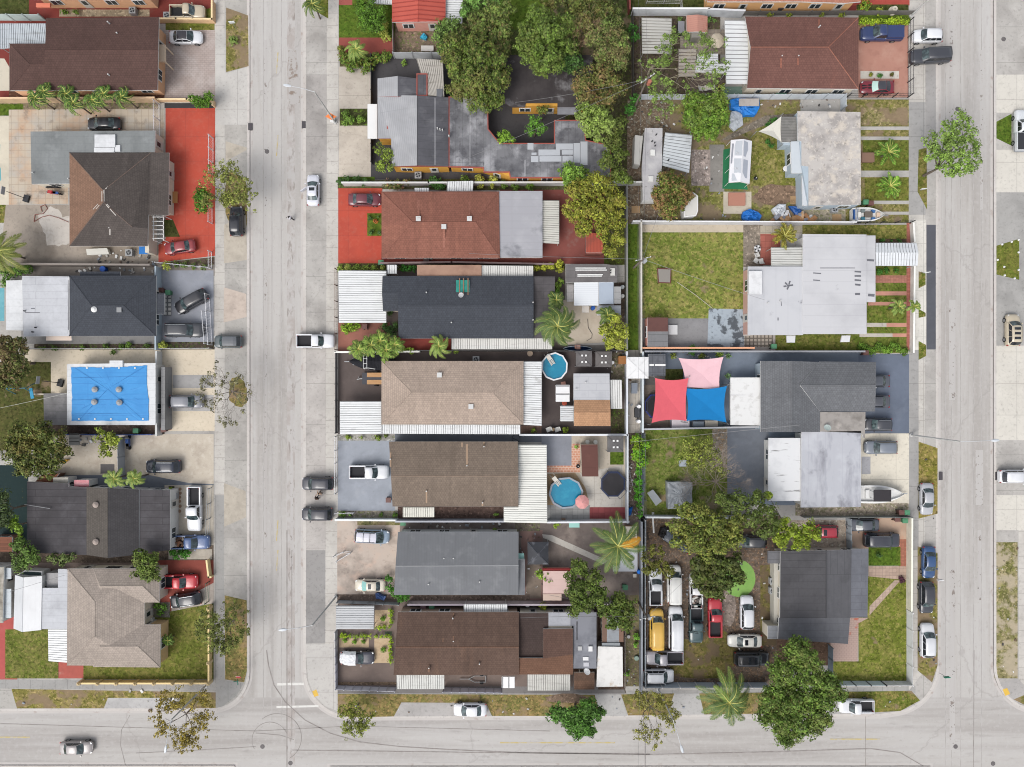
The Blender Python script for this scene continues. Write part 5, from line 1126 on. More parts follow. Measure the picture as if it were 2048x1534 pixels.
freeroof(h,[(30,1150,2.8),(46,1155,3.4),(84,1152,2.8),(82,1260,2.8),(44,1264,3.4),(27,1257,2.8)],[(0,1,4,5),(1,2,3,4)],[tin((214,217,220),amt=.15),tin((244,245,246),amt=.1)],[0,1],outline=[0,1,2,3,4,5],wall=WHT,d=.1,caps=[(1,4)])
h=house('neighbour_shed','weathered shed with pale canopies at the west edge next to the red path',10,1190,'shed')
slab(h,'-60,1134 8,1134 5,1246 -60,1246',3.0,rolled((190,184,172),.8,.4,dark=(96,84,72)));walls(h,'-60,1134 8,1134 5,1246 -60,1246',3.0,WHT,.1);slab(h,'5 1136 22 1158',2.6,tin((196,206,214)),name='awning');slab(h,'5 1178 22 1236',2.6,tin((200,210,216)),name='awning')
h=house('wood_shed','reddish brown plank roofed shed at the west edge among trees',8,1090,'shed');slab(h,'-20,1074 24,1074 24,1104 -20,1104',2.2,wood((140,84,60),.3));walls(h,'-20,1074 24,1074 24,1104 -20,1104',2.2,flat((130,90,70)),.1)
h=house('plank_shed','small rust brown plank shed tucked beside the black roofed house',92,954,'shed');slab(h,'68,966 85,948 118,947 104,966',2.0,wood((150,88,58),.3));walls(h,'68,966 85,948 118,947 104,966',2.0,flat((130,90,70)),.1)
h=house('teal_roofed_hut','open white framed hut with dark green roof behind the white gable shed',62,1147,'shed');slab(h,'34,1150 52,1140 86,1142 86,1154 46,1156',1.9,flat((60,82,84)),edge=WHITE,lip=.2);walls(h,'34,1150 52,1140 86,1142 86,1154 46,1156',1.9,WHT,.1)
# - houses, middle block west half
h=house('red_tiled_house','pink house with bright red ribbed metal gable roof at the top edge',838,0)
RB=M((206,92,76),('n',(190,78,64),.5,.45,.7,.5),rough=.6)
o_=pitched(h,'784,-90 892,-90 891,43 784,44',3.4,4.3,RB,'v',836,wall=PNK,d=.35)
for k in range(9):
 b=MB();y=40-k*9;a_,c_,d_=W(785,y+3,3.44),W(836,y-3,4.34),W(890,y+2,3.44);b.tube(a_,c_,.06,4);b.tube(c_,d_,.06,4);b.build('tile_batten',flat((172,66,56)),o_)
h=house('grey_rambling_house','sprawling yellow house with grey and black patched roofs and red trim under the big trees',880,260)
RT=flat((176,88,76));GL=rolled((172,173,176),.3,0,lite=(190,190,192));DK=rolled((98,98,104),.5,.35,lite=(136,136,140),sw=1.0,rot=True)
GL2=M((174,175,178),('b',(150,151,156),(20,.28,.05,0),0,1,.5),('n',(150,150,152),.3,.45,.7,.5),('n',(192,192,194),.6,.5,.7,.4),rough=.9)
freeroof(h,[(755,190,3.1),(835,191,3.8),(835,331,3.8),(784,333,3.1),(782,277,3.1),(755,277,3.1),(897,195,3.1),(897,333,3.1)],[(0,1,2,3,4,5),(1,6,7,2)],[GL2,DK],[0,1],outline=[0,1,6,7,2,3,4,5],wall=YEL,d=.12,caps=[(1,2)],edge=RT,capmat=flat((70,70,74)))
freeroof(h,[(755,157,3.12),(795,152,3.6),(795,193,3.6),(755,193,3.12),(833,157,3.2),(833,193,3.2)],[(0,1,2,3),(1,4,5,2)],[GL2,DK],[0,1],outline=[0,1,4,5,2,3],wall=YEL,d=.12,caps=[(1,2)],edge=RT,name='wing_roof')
slab(h,'833 147 855 192',3.3,DK,name='wing_roof',edge=RT,lip=.06);walls(h,'833 147 855 192',3.2,YEL,.1,win=False)
STN=M((128,128,132),('n',(76,76,82),.25,.43,.62,.85,8),('n',(178,178,182),.35,.5,.68,.9,8),('n',(66,64,68),1.1,.56,.7,.6,8),('b',(84,84,88),(1.0,60,.03,0),0,1,.5),rough=.7)
STN2=M((74,68,68),('n',(50,44,46),.3,.43,.62,.8,8),('n',(150,148,150),.3,.56,.7,.9,8),('b',(54,50,52),(1.0,60,.03,0),0,1,.4),rough=.7)
slab(h,'897,193 976,193 977,258 1000,286 1108,286 1108,240 1168,240 1172,280 1222,290 1222,356 1020,356 1018,345 967,345 966,336 897,334',3.0,STN,name='flat_roof',edge=RT,lip=.04);walls(h,'898,195 976,195 977,258 1000,288 1108,290 1222,292 1222,356 1020,356 966,338 897,334',3.0,YEL,.25)
slab(h,'985,110 1185,110 1185,214 1115,214 1115,206 1052,206 1050,214 1022,214 985,190',3.1,STN2,name='flat_roof',edge=flat((84,70,66)));walls(h,'1022,120 1180,120 1180,214 1022,214',3.1,YEL,.2)
SIL=flat((190,194,200),.5)
for p in('1055 286 1067 299','1077 299 1120 311','1062 312 1077 324','1079 312 1123 323','1125 312 1146 323','1124 300 1146 309','1112 287 1146 299','1147 286 1160 325','1161 283 1175 330','1063 305 1073 310'):unit(h,p,3.02,.03,SIL,'silver_patch')
slab(h,'735,208 754,208 754,277 735,277',2.6,WHITE,name='front_awning');vents(h,[(875,257),(880,259),(885,260),(898,272)],3.5);unit(h,'899 326 966 332',3.0,.15,STN,'parapet');unit(h,'873 178 885 193',2.9,.5,flat((110,112,118)),'roof_unit');unit(h,'1115 210 1155 228',2.8,.2,rolled((150,150,156)),'side_roof')
h=house('red_shingle_house','long house with rusty red shingle hip roof and grey flat rear roof',900,450)
pitched(h,'763,383 998,383 1000,516 763,516',3.2,4.3,RDB,'h',444,i0=62,i1=48,wall=PNK,d=.35);slab(h,'994,382 1085,382 1085,515 999,515 998,500 994,494 994,402',3.05,M((172,172,178),('n',(120,122,128),.22,.52,.6,.7,8),('n',(190,190,194),.5,.5,.7,.5),('b',(150,150,154),(60,1.0,.03,0),0,1,.5),rough=.8),name='rear_roof');walls(h,'997 383 1085 514',3.05,PNK,.3);vents(h,[(837,438),(888,454),(939,438)],4.2,'box')
h=house('charcoal_house','long house with charcoal shingle gable roof and a teal tarp in the roof notch',930,615)
freeroof(h,[(795,552,3.2),(1067,552,3.2),(1067,677,3.2),(797,677,3.2),(796,611,4.2),(1067,611,4.2)],[(0,1,5,4),(4,5,2,3)],[SLT],outline=[0,1,5,2,3,4],wall=CRM,d=.2,caps=[(4,5)])
freeroof(h,[(765,552,3.22),(797,552,3.22),(797,622,3.22),(766,622,3.22),(764,587,3.7),(800,587,3.7)],[(0,1,5,4),(4,5,2,3)],[SLT],outline=[0,1,5,2,3,4],wall=CRM,d=.2,name='front_roof')
slab(h,'834,530 963,530 963,552 834,552',2.9,M((176,138,116),('n',(146,108,92),.3,.44,.66,.7),('n',(196,156,130),.8,.5,.7,.4),rough=.9),name='side_roof');slab(h,'1066,553 1110,553 1109,676 1066,677',3.0,rolled((98,94,96),.5,.5),name='rear_roof');walls(h,'1066,553 1110,553 1109,676 1066,677',3.0,WHT,.2)
slab(h,'912,560 939,560 939,596 912,596',3.75,M((36,150,134),('n',(28,122,112),1.5,.45,.65,.6),rough=.5),name='tarp_patch',t=.1)
for x in(918,926,935):unit(h,f'{x} 556 {x+2} 596',3.78,.06,flat((150,110,84)),'batten')
vents(h,[(853,585),(903,645),(1066,605),(1066,640)],3.9);dish(922,590,3.9,'white satellite dish on the teal tarp patch')
h=house('tan_shingle_house','house with beige shingle hip roof between the two white metal covers and the round pool',905,785)
pitched(h,'763,722 1047,722 1047,849 763,849',3.2,4.2,shingle((190,170,154),.25,.3),'h',785,i0=60,i1=62,wall=CRM,d=.3);vents(h,[(879,750),(942,813)],3.8,'box')
h=house('orange_roofed_cottage','back cottage with grey flat roof and orange tan shingle gable end near the dark gazebos',1184,800,'cottage')
slab(h,'1147,747 1219,747 1220,801 1147,801',2.9,M((196,197,201),('b',(150,152,158),(2.4,1.0,.02),0,1,.6),('n',(176,178,184),.5,.5,.7,.6),('n',(90,92,98),3,.7,.74,.7,3),rough=.85),edge=GREY);freeroof(h,[(1148,800,2.95),(1220,800,2.95),(1221,852,2.95),(1148,852,2.95),(1148,825,3.5),(1221,825,3.5)],[(0,1,5,4),(4,5,2,3)],[shingle((204,156,118),.3,light=(226,180,132))],outline=[0,1,5,2,3,4],wall=CRM,d=.2,caps=[(4,5)]);walls(h,'1147 747 1220 801',2.9,CRM,.2);vents(h,[(1171,765),(1152,778)],2.95)
h=house('brown_gable_house','house with weathered brown shingle gable roof behind the white pickup in the blue grey driveway',907,950)
freeroof(h,[(778,883,3.1),(1036,883,3.1),(1037,1013,3.1),(785,1013,3.1),(782,952,4.1),(1037,952,4.1)],[(0,1,5,4),(4,5,2,3)],[shingle((140,124,110),.5,.3,light=(160,142,126))],outline=[0,1,5,2,3,4],wall=LBL,d=.25,caps=[(4,5)],capmat=shingle((166,144,126),.2));vents(h,[(781,918),(934,931),(965,1005),(853,982),(968,893)],3.7)
h=house('grey_gable_house','house with plain grey gable roof between the blue minivan and the black gazebo',920,1127)
GG=M((120,122,126),('n',(112,114,117),.25,.45,.65,.5),('n',(146,148,150),.5,.5,.7,.5),('b',(112,114,118),(.4,50,.05,0),0,1,.35),('u',(104,106,108),(1.2,.15),.55,.75,.5),rough=.9)
freeroof(h,[(796,1064,3.1),(1037,1064,3.1),(1037,1190,3.1),(788,1190,3.1),(791,1132,4.0),(1037,1131,4.0)],[(0,1,5,4),(4,5,2,3)],[GG],outline=[0,1,5,2,3,4],wall=WHT,d=.2,caps=[(4,5)],capmat=flat((160,162,164)));slab(h,'1037,1119 1050,1119 1050,1190 1037,1190',3.0,GG,name='rear_roof');walls(h,'1036 1119 1050 1190',3.0,WHT,.05);vents(h,[(888,1116),(907,1116),(857,1168),(959,1163)],3.6);unit(h,'1037 1107 1048 1118',2.2,.1,flat((160,216,206)),'awning')
h=house('pink_shed','pale pink flat roofed shed with dark red fascia next to the black gazebo',1112,1165,'shed');PS=M((222,190,182),('n',(206,172,164),.4,.45,.65,.5),('b',(196,164,156),(30,.9,.02,0),0,1,.4),rough=.85)
slab(h,'1086,1142 1142,1142 1142,1187 1086,1187',2.5,PS,edge=flat((150,26,26)));unit(h,'1085 1137 1142 1142',2.3,.1,flat((140,22,22)),'red_fascia');walls(h,'1086,1142 1142,1142 1142,1187 1086,1187',2.5,PNK,.1);slab(h,'1086,1188 1123,1188 1123,1201 1086,1201',2.3,flat((206,180,164)),name='awning',edge=PNK)
h=house('dark_brown_house','long corner house with dark brown shingle gable and stepped lower roofs',960,1290)
freeroof(h,[(796,1224,3.1),(1038,1224,3.1),(1038,1350,3.1),(787,1350,3.1),(791,1294,4.1),(1038,1294,4.1)],[(0,1,5,4),(4,5,2,3)],[MBR],outline=[0,1,5,2,3,4],wall=flat((206,176,156)),d=.25,caps=[(4,5)],capmat=shingle((140,104,84),.2))
slab(h,'1038,1226 1097,1226 1097,1258 1086,1258 1086,1316 1038,1316',2.9,shingle((88,74,70),.2),name='low_roof');freeroof(h,[(1037,1316,3.3),(1086,1316,3.3),(1146,1308,3.3),(1146,1349,2.9),(1037,1349,2.9)],[(0,1,2,3,4)],[shingle((128,94,76),.3)],outline=[0,1,2,3,4],wall=CRM,d=.2,name='lean_roof');slab(h,'1086,1258 1146,1257 1146,1309 1086,1317',3.35,shingle((112,86,76),.3),name='raised_roof');walls(h,'1038 1226 1146 1345',2.9,CRM,.15)
slab(h,'1097,1225 1141,1225 1141,1252 1097,1252',2.92,rolled((176,178,184),.3,0),name='flat_roof');slab(h,'1146,1225 1193,1225 1193,1337 1147,1337 1147,1252 1141,1252 1141,1225',2.9,M((138,140,148),('n',(100,102,110),.25,.45,.66,.7,6),('n',(166,168,176),.3,.52,.7,.6,6),rough=.8),name='flat_roof');walls(h,'1146 1226 1192 1336',2.9,CRM,.15)
unit(h,'1177 1293 1185 1303',2.9,.3,flat((236,236,236)),'roof_unit');unit(h,'1166 1314 1177 1321',2.9,.1,flat((236,236,236)),'roof_unit');unit(h,'1156 1293 1164 1301',2.9,.15,flat((190,190,190)),'skylight');unit(h,'1167 1325 1178 1333',2.9,.1,flat((200,200,206)),'roof_unit');unit(h,'1153 1243 1155 1280',2.9,.04,DARK,'roof_gap')
vents(h,[(858,1335),(907,1281),(959,1327),(906,1236)],3.7);dish(1174,1343,2.3,'grey satellite dish above the little brown shed roof',.42)
h=house('brown_lean_shed','small brown shingle lean-to at the south wall beside the rust stained white roof',1169,1358,'shed');slab(h,'1148 1345 1189 1361',2.35,shingle((112,88,74),.3));slab(h,'1148 1361 1189 1379',2.3,shingle((128,98,80),.3),name='lower_roof');walls(h,'1148 1345 1189 1378',2.3,flat((120,92,78)),.1)
h=house('rust_stained_shed','shed with dirty white rust stained sheet roof in the southeast corner',1220,1333,'shed');slab(h,'1196,1293 1245,1294 1246,1373 1193,1374',2.6,M((236,234,230),('n',(198,170,140),.5,.6,.68,.8,8),('n',(212,210,206),.9,.5,.7,.6,7),('n',(140,116,92),2,.68,.73,.6,6),rough=.8));walls(h,'1196,1293 1245,1294 1246,1373 1193,1374',2.6,flat((190,180,168)),.1);unit(h,'1204 1286 1240 1292',2.2,.2,flat((150,156,160)),'side_roof')
h=house('patched_shed','patchwork tin and rust roofed shed half hidden under the tree above the white sheet roof',1222,1250,'shed')
for k,(p,c_)in enumerate((('1204 1225 1214 1286',(120,86,66)),('1214 1236 1238 1286',(150,156,162)),('1238 1240 1247 1284',(130,92,70)))):slab(h,p,2.2+k*.05,tin(c_,(96,70,54),.6))
walls(h,'1204 1225 1247 1286',2.2,flat((110,90,78)),.1)
h=house('poolside_shed','narrow garden shed with dark reddish brown roof between pool and trampoline',1178,921,'shed');slab(h,'1162,889 1195,889 1197,953 1164,953',2.5,M((106,66,58),('b',(84,50,46),(60,3,.04,0),0,1,.6),('n',(124,80,70),.6,.5,.7,.5),rough=.8),edge=CRM);walls(h,'1162,889 1195,889 1197,953 1164,953',2.5,CRM,.12)
h=house('backyard_workshop','cluttered workshop with dark patched roof and a row of white gutters on top',1185,546,'shed');slab(h,'1132,529 1212,528 1234,532 1234,564 1132,565',2.8,rolled((120,116,116),.5,.4));walls(h,'1132 530 1234 564',2.8,WHT,.2)
for y,x0,x1 in((535,1151,1212),(539,1151,1214),(548,1155,1206),(551,1155,1204)):unit(h,f'{x0} {y} {x1} {y+2}',2.82,.12,WHITE,'gutter_length')
unit(h,'1221 536 1230 551',2.82,.15,flat((214,212,206)),'roof_unit');vents(h,[(1221,541),(1221,546)],2.9,mat=DARK);slab(h,'1148,562 1197,562 1197,611 1148,611',2.65,M((232,236,240),('b',(200,206,214),(30,.3,.03,0),0,1,.5),rough=.5),name='white_roof');slab(h,'1198,564 1227,564 1227,608 1198,608',2.6,flat((176,188,204),.5),name='blue_grey_roof');slab(h,'1134 569 1147 603',2.5,rolled((166,162,160)),name='side_roof');slab(h,'1228 573 1242 607',2.5,rolled((166,166,166)),name='side_roof');slab(h,'1195 611 1242 630',2.45,rolled((180,184,190)),name='side_roof');unit(h,'1164 612 1178 625',1.9,.1,flat((214,206,196)),'awning')
walls(h,'1148 562 1227 608',2.6,WHT,.2);walls(h,'1195 611 1242 630',2.45,WHT,.15,win=False)
# - houses, middle block east half
h=house('orange_house','orange house with terracotta eaves at the top edge beside the red patio',1560,-40);slab(h,'1415,-110 1722,-110 1722,3 1690,6 1600,3 1415,3',3.6,shingle((196,132,108),.3));walls(h,'1415,-110 1722,-110 1722,3 1415,3',3.6,flat((236,180,120)),.45)
h=house('maroon_roofed_house','broad house with maroon shingle hip roof beside the paved yard of the blue pickup',1600,105)
freeroof(h,[(1490,33,3.2),(1717,35,3.2),(1717,178,3.2),(1494,176,3.2),(1501,94,4.4),(1657,94,4.4)],[(0,1,5,4),(1,2,5),(4,5,2,3)],[shingle((132,92,83),.4,light=(166,104,88))],outline=[0,1,2,3,4],wall=CRM,d=.3,caps=[(4,5),(5,1),(5,2)],capmat=shingle((176,116,96),.2));vents(h,[(1639,53),(1563,113),(1596,113)],3.9)
h=house('concrete_roofed_house','pale blue house with lichen blotched concrete flat roof beside the striped lawn',1660,320)
LIC=M((200,194,188),('n',(160,154,150),.35,.44,.62,.8,9),('n',(222,210,194),.8,.52,.64,.7,9),('n',(126,122,118),1.5,.58,.7,.7,9),('n',(232,224,212),2.2,.58,.66,.5,3),rough=.95)
slab(h,'1595,222 1721,224 1722,409 1617,411 1617,333 1603,331 1603,283 1595,280',3.0,LIC,edge=flat((200,208,212)));walls(h,'1595,222 1721,224 1722,409 1617,411 1603,331',3.0,LBL,.08);slab(h,'1582,283 1603,282 1604,346 1583,346',2.6,flat((206,214,220)),name='side_roof');walls(h,'1582,283 1603,282 1604,346 1583,346',2.6,LBL,.05);slab(h,'1604,333 1617,333 1617,411 1605,411',2.5,flat((212,218,224)),name='side_roof');walls(h,'1604 333 1617 411',2.5,LBL,.05,win=False);slab(h,'1562,233 1594,233 1594,284 1562,284',2.3,M((132,130,126),('b',(84,82,80),(30,.22,.03,0),0,1,.8),('n',(160,158,152),1,.5,.7,.6),rough=.9),name='deck_roof');walls(h,'1563 234 1594 292',2.2,LBL,.15)
h=house('mobile_home','narrow trailer home with patched white flat roof and roof hatches',1303,325,'trailer home');slab(h,'1290,256 1325,256 1324,330 1318,400 1286,400 1284,330',2.7,M((196,194,196),('n',(166,164,168),.4,.46,.64,.7,7),('n',(216,214,212),.7,.5,.66,.6,7),('n',(110,108,108),1.6,.64,.72,.6,6),rough=.8));walls(h,'1290,256 1325,256 1318,400 1286,400',2.7,WHT,.1);unit(h,'1270,270 1286,272 1280,330 1268,328',GZ,2.0,flat((206,204,198)),'lean_to');unit(h,'1301 299 1310 311',2.7,.2,flat((236,236,232)),'roof_hatch');unit(h,'1297 352 1307 363',2.7,.2,flat((232,232,228)),'roof_hatch');vents(h,[(1304,283),(1309,286),(1310,292),(1312,270),(1337,320)],2.75,mat=DARK)
h=house('white_camper','white camper body half under the red tipped tree',1385,410,'camper');slab(h,'1366,388 1386,384 1396,392 1396,422 1392,432 1368,434',2.3,flat((222,220,212)),edge=WHITE,lip=.05);walls(h,'1366,388 1386,384 1396,392 1396,422 1392,432 1368,434',2.3,WHT,.08)
h=house('light_grey_roofed_house','large house with pale grey flat roofs beside the big empty lawn',1615,570)
PG=M((208,208,211),('n',(184,184,188),.2,.46,.66,.6,6),('b',(172,172,178),(60,1.6,.03,0),0,1,.5),('n',(140,140,146),.6,.66,.74,.5,8),rough=.85)
PG2=M((206,207,211),('n',(180,182,188),.2,.48,.66,.5,6),('b',(168,170,178),(1.7,60,.03,0),0,1,.45),('n',(110,112,118),.28,.67,.73,.8,9),rough=.85)
slab(h,'1496,533 1606,533 1606,670 1496,670',2.95,PG2,name='flat_roof');slab(h,'1606,468 1733,469 1733,668 1606,668',3.05,PG,name='flat_roof');slab(h,'1733,471 1751,471 1751,604 1733,604',2.9,PG,name='flat_roof');walls(h,'1496,533 1733,533 1733,668 1496,670',2.95,flat((214,170,156)),.25);walls(h,'1606 470 1750 604',2.9,WHT,.2)
unit(h,'1498 542 1524 588',2.95,.35,M((232,233,234),('n',(190,190,192),.8,.5,.7,.6),rough=.8),'roof_unit');unit(h,'1573,671 1591,671 1590,685 1574,685',2.2,.1,flat((226,228,230)),'awning');unit(h,'1684,671 1701,671 1699,684 1681,684',2.2,.1,flat((226,228,230)),'awning');vents(h,[(1572,473),(1535,606),(1560,602)],3.0)
h=house('yard_shed','small shed with half maroon and half grey roof on the bare concrete',1315,662,'shed');slab(h,'1295 635 1336 663',2.2,M((110,72,66),('n',(90,58,54),.8,.5,.7,.5),rough=.8),name='roof');slab(h,'1295 663 1336 693',2.15,rolled((132,132,134)),name='roof');walls(h,'1293 635 1336 692',2.15,PNK,.1)
h=house('grey_hip_house','house with grey shingle roof and deep overhang over parked cars',1635,792)
o_=freeroof(h,[(1521,722,3.1),(1584,722,4.2),(1640,724,3.1),(1640,864,3.1),(1584,864,4.2),(1521,864,3.1)],[(0,1,4,5),(1,2,3,4)],[GRYS],outline=[0,1,2,3,4,5],wall=LBL,d=.3,caps=[(1,4)])
freeroof(h,[(1640,723,3.12),(1752,724,3.12),(1752,770,4.1),(1750,823,3.12),(1640,823,3.12),(1600,770,4.1)],[(5,0,1,2),(5,2,3,4)],[GRYS],outline=[5,0,1,2,3,4],name='carport_roof',caps=[(5,2)])
b=MB()
for x,y in((1745,728),(1745,775),(1745,818)):X,Y,_=W(x,y,3);b.tube((X,Y,GZ),(X,Y,3.0 if y!=775 else 3.9),.09,8)
b.build('carport_post',WHITE,h);slab(h,'1637,824 1731,824 1730,876 1727,876 1724,866 1637,863',3.0,M((166,160,154),('n',(126,120,114),.5,.46,.64,.8,9),('n',(196,188,180),.8,.56,.7,.6,9),rough=.95),name='low_roof');slab(h,'1461,755 1522,755 1522,851 1461,850',2.7,M((234,234,232),('n',(200,198,194),1.2,.52,.66,.7,9),rough=.8),name='white_roof');walls(h,'1463 757 1520 848',2.7,WHT,.5);dish(1655,855,3.0,'pale green grey satellite dish on the mouldy concrete roof',.42,flat((176,190,186)))
h=house('stained_roof_house','square house with stained silver flat roof beside the moored white boat',1663,940)
slab(h,'1603,864 1722,862 1722,1014 1602,1015',3.0,M((190,192,199),('u',(130,130,140),(.5,.12),.5,.7,.8,7),('n',(110,110,118),.25,.56,.7,.8,8),('n',(210,212,218),.4,.5,.7,.5),('b',(168,170,178),(1.2,60,.02,0),0,1,.5),rough=.7));walls(h,'1603,864 1722,862 1722,1014 1602,1015',3.0,WHT,.25);slab(h,'1537,876 1601,876 1601,1002 1536,1002',2.7,M((230,231,232),('u',(90,88,86),(.35,2.2),.6,.7,.8,8),('n',(196,198,202),.4,.48,.66,.6,8),rough=.7),name='rear_roof');walls(h,'1537 878 1600 1000',2.7,WHT,.3)
h=house('black_flat_house','house with black rolled roof and grey eaves behind the corner lawn',1640,1190)
slab(h,'1561,1103 1653,1101 1653,1236 1560,1236',3.3,rolled((90,89,92),.4,.5),name='flat_roof');slab(h,'1653,1101 1703,1100 1701,1236 1653,1236',3.2,rolled((98,98,102),.4,.4,rot=True),name='flat_roof');slab(h,'1703,1098 1737,1098 1735,1235 1701,1235',3.0,rolled((118,120,128),.3,.3),name='flat_roof');slab(h,'1558,1236 1700,1236 1696,1288 1556,1278',3.0,rolled((108,109,114),.5,.3),name='flat_roof');slab(h,'1536,1252 1558,1252 1558,1278 1536,1278',2.8,rolled((150,152,156)),name='flat_roof')
walls(h,'1561,1103 1735,1100 1735,1234 1698,1236 1695,1286 1558,1276',3.0,CRM,.25);walls(h,'1536,1252 1562,1252 1562,1278 1536,1278',2.8,CRM,.1,win=False);unit(h,'1536 1102 1563 1127',2.4,.2,rolled((120,120,124)),'side_roof');unit(h,'1652 1101 1654 1236',3.3,.06,flat((70,70,74)),'roof_step');unit(h,'1548 1125 1560 1250',GZ,1.6,flat((206,202,190)),'service_wall')
h=house('terracotta_shed','small garden shed with faded pink gable roof and grey door',1393,48,'shed');freeroof(h,[(1373,31,1.9),(1395,29,2.4),(1415,32,1.9),(1415,65,1.9),(1395,63,2.4),(1373,64,1.9)],[(0,1,4,5),(1,2,3,4)],[M((206,146,128),('n',(190,110,84),.9,.55,.7,.8,7),('b',(176,120,106),(.3,30,.03,0),0,1,.5),rough=.8)],outline=[0,1,2,3,4,5],wall=flat((170,160,140)),d=.1,win=False);unit(h,'1383 64 1402 75',GZ,1.7,flat((150,146,136)),'door')
# - corrugated covers, tents, sails
W_=(238,240,240)
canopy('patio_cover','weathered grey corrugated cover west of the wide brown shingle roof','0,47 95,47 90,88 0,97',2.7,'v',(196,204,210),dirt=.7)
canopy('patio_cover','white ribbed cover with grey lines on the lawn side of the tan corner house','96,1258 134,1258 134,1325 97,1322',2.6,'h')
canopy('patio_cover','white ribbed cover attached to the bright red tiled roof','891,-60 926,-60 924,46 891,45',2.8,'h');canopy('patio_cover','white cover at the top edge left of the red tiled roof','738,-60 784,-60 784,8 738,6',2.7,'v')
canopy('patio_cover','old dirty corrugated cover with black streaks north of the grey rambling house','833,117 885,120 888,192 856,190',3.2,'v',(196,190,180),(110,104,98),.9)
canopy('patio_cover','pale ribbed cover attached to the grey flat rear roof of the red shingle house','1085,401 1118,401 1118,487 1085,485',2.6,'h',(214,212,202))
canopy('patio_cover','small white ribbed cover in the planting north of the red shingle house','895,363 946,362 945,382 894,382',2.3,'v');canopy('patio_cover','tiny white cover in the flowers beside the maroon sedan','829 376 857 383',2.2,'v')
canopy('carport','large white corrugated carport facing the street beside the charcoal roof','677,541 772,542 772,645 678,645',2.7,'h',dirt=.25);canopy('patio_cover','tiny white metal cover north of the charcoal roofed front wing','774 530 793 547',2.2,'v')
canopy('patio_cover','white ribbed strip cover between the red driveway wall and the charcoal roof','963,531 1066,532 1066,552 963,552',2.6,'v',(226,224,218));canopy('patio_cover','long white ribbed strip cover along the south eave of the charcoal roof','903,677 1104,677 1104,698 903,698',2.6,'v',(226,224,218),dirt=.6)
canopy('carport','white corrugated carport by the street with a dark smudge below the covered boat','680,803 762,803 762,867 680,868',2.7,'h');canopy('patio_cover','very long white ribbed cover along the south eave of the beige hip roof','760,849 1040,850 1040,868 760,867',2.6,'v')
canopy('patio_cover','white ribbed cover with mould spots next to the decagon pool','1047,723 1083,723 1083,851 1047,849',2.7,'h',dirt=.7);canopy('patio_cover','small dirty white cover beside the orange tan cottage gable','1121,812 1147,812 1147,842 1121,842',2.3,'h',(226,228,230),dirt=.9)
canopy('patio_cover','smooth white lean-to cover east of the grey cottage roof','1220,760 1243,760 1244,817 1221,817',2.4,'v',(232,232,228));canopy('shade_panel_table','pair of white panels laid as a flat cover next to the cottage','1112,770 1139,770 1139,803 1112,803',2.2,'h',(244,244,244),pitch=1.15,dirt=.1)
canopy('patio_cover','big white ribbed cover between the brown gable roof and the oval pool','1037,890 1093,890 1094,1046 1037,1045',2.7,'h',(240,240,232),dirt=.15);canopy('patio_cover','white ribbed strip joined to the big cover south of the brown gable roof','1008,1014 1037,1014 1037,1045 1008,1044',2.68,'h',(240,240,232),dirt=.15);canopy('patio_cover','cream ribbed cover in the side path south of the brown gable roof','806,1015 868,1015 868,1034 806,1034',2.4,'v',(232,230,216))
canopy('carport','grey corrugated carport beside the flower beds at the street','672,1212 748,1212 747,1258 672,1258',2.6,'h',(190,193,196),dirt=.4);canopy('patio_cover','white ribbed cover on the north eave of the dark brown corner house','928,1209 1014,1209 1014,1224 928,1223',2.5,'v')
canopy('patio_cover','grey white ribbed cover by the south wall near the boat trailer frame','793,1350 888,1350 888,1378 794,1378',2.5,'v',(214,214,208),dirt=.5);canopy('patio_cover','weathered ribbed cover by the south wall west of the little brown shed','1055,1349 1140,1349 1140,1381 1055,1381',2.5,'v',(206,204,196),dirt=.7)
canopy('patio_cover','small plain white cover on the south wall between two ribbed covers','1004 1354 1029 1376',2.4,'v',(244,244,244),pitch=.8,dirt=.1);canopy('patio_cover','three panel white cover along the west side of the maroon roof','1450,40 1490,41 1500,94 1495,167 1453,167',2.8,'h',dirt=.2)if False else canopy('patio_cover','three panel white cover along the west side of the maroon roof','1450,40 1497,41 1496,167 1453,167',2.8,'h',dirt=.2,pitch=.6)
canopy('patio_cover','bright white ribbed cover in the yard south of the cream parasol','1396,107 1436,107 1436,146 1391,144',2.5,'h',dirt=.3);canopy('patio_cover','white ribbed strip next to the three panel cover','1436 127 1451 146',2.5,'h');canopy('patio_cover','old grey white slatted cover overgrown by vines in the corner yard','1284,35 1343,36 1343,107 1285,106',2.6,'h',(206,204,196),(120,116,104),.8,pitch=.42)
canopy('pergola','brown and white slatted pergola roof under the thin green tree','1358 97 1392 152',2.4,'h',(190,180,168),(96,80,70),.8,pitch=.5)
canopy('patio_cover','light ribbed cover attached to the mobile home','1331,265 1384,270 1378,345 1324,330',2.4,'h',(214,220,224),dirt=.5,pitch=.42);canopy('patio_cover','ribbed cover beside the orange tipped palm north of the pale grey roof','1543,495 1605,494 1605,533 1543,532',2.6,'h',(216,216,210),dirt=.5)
r_=canopy('carport','arched silver ribbed carport reaching over the new sidewalk','1751,486 1833,486 1837,505 1751,505',2.6,'v',(222,226,230),pitch=.42,z2=2.95,axis2='v',group='arched carport halves');canopy('carport','southern half of the arched ribbed carport over the new sidewalk','1751,505 1837,505 1835,531 1751,531',2.95,'v',(228,232,236),pitch=.42,z2=2.5,axis2='v',group='arched carport halves')  # south half coloured slightly paler, for the light that slope catches
canopy('pergola','grey slatted roof under the round tree on the gravel yard','138 868 158 890',2.2,'h',(160,158,152),(70,68,66),.6,pitch=.5)
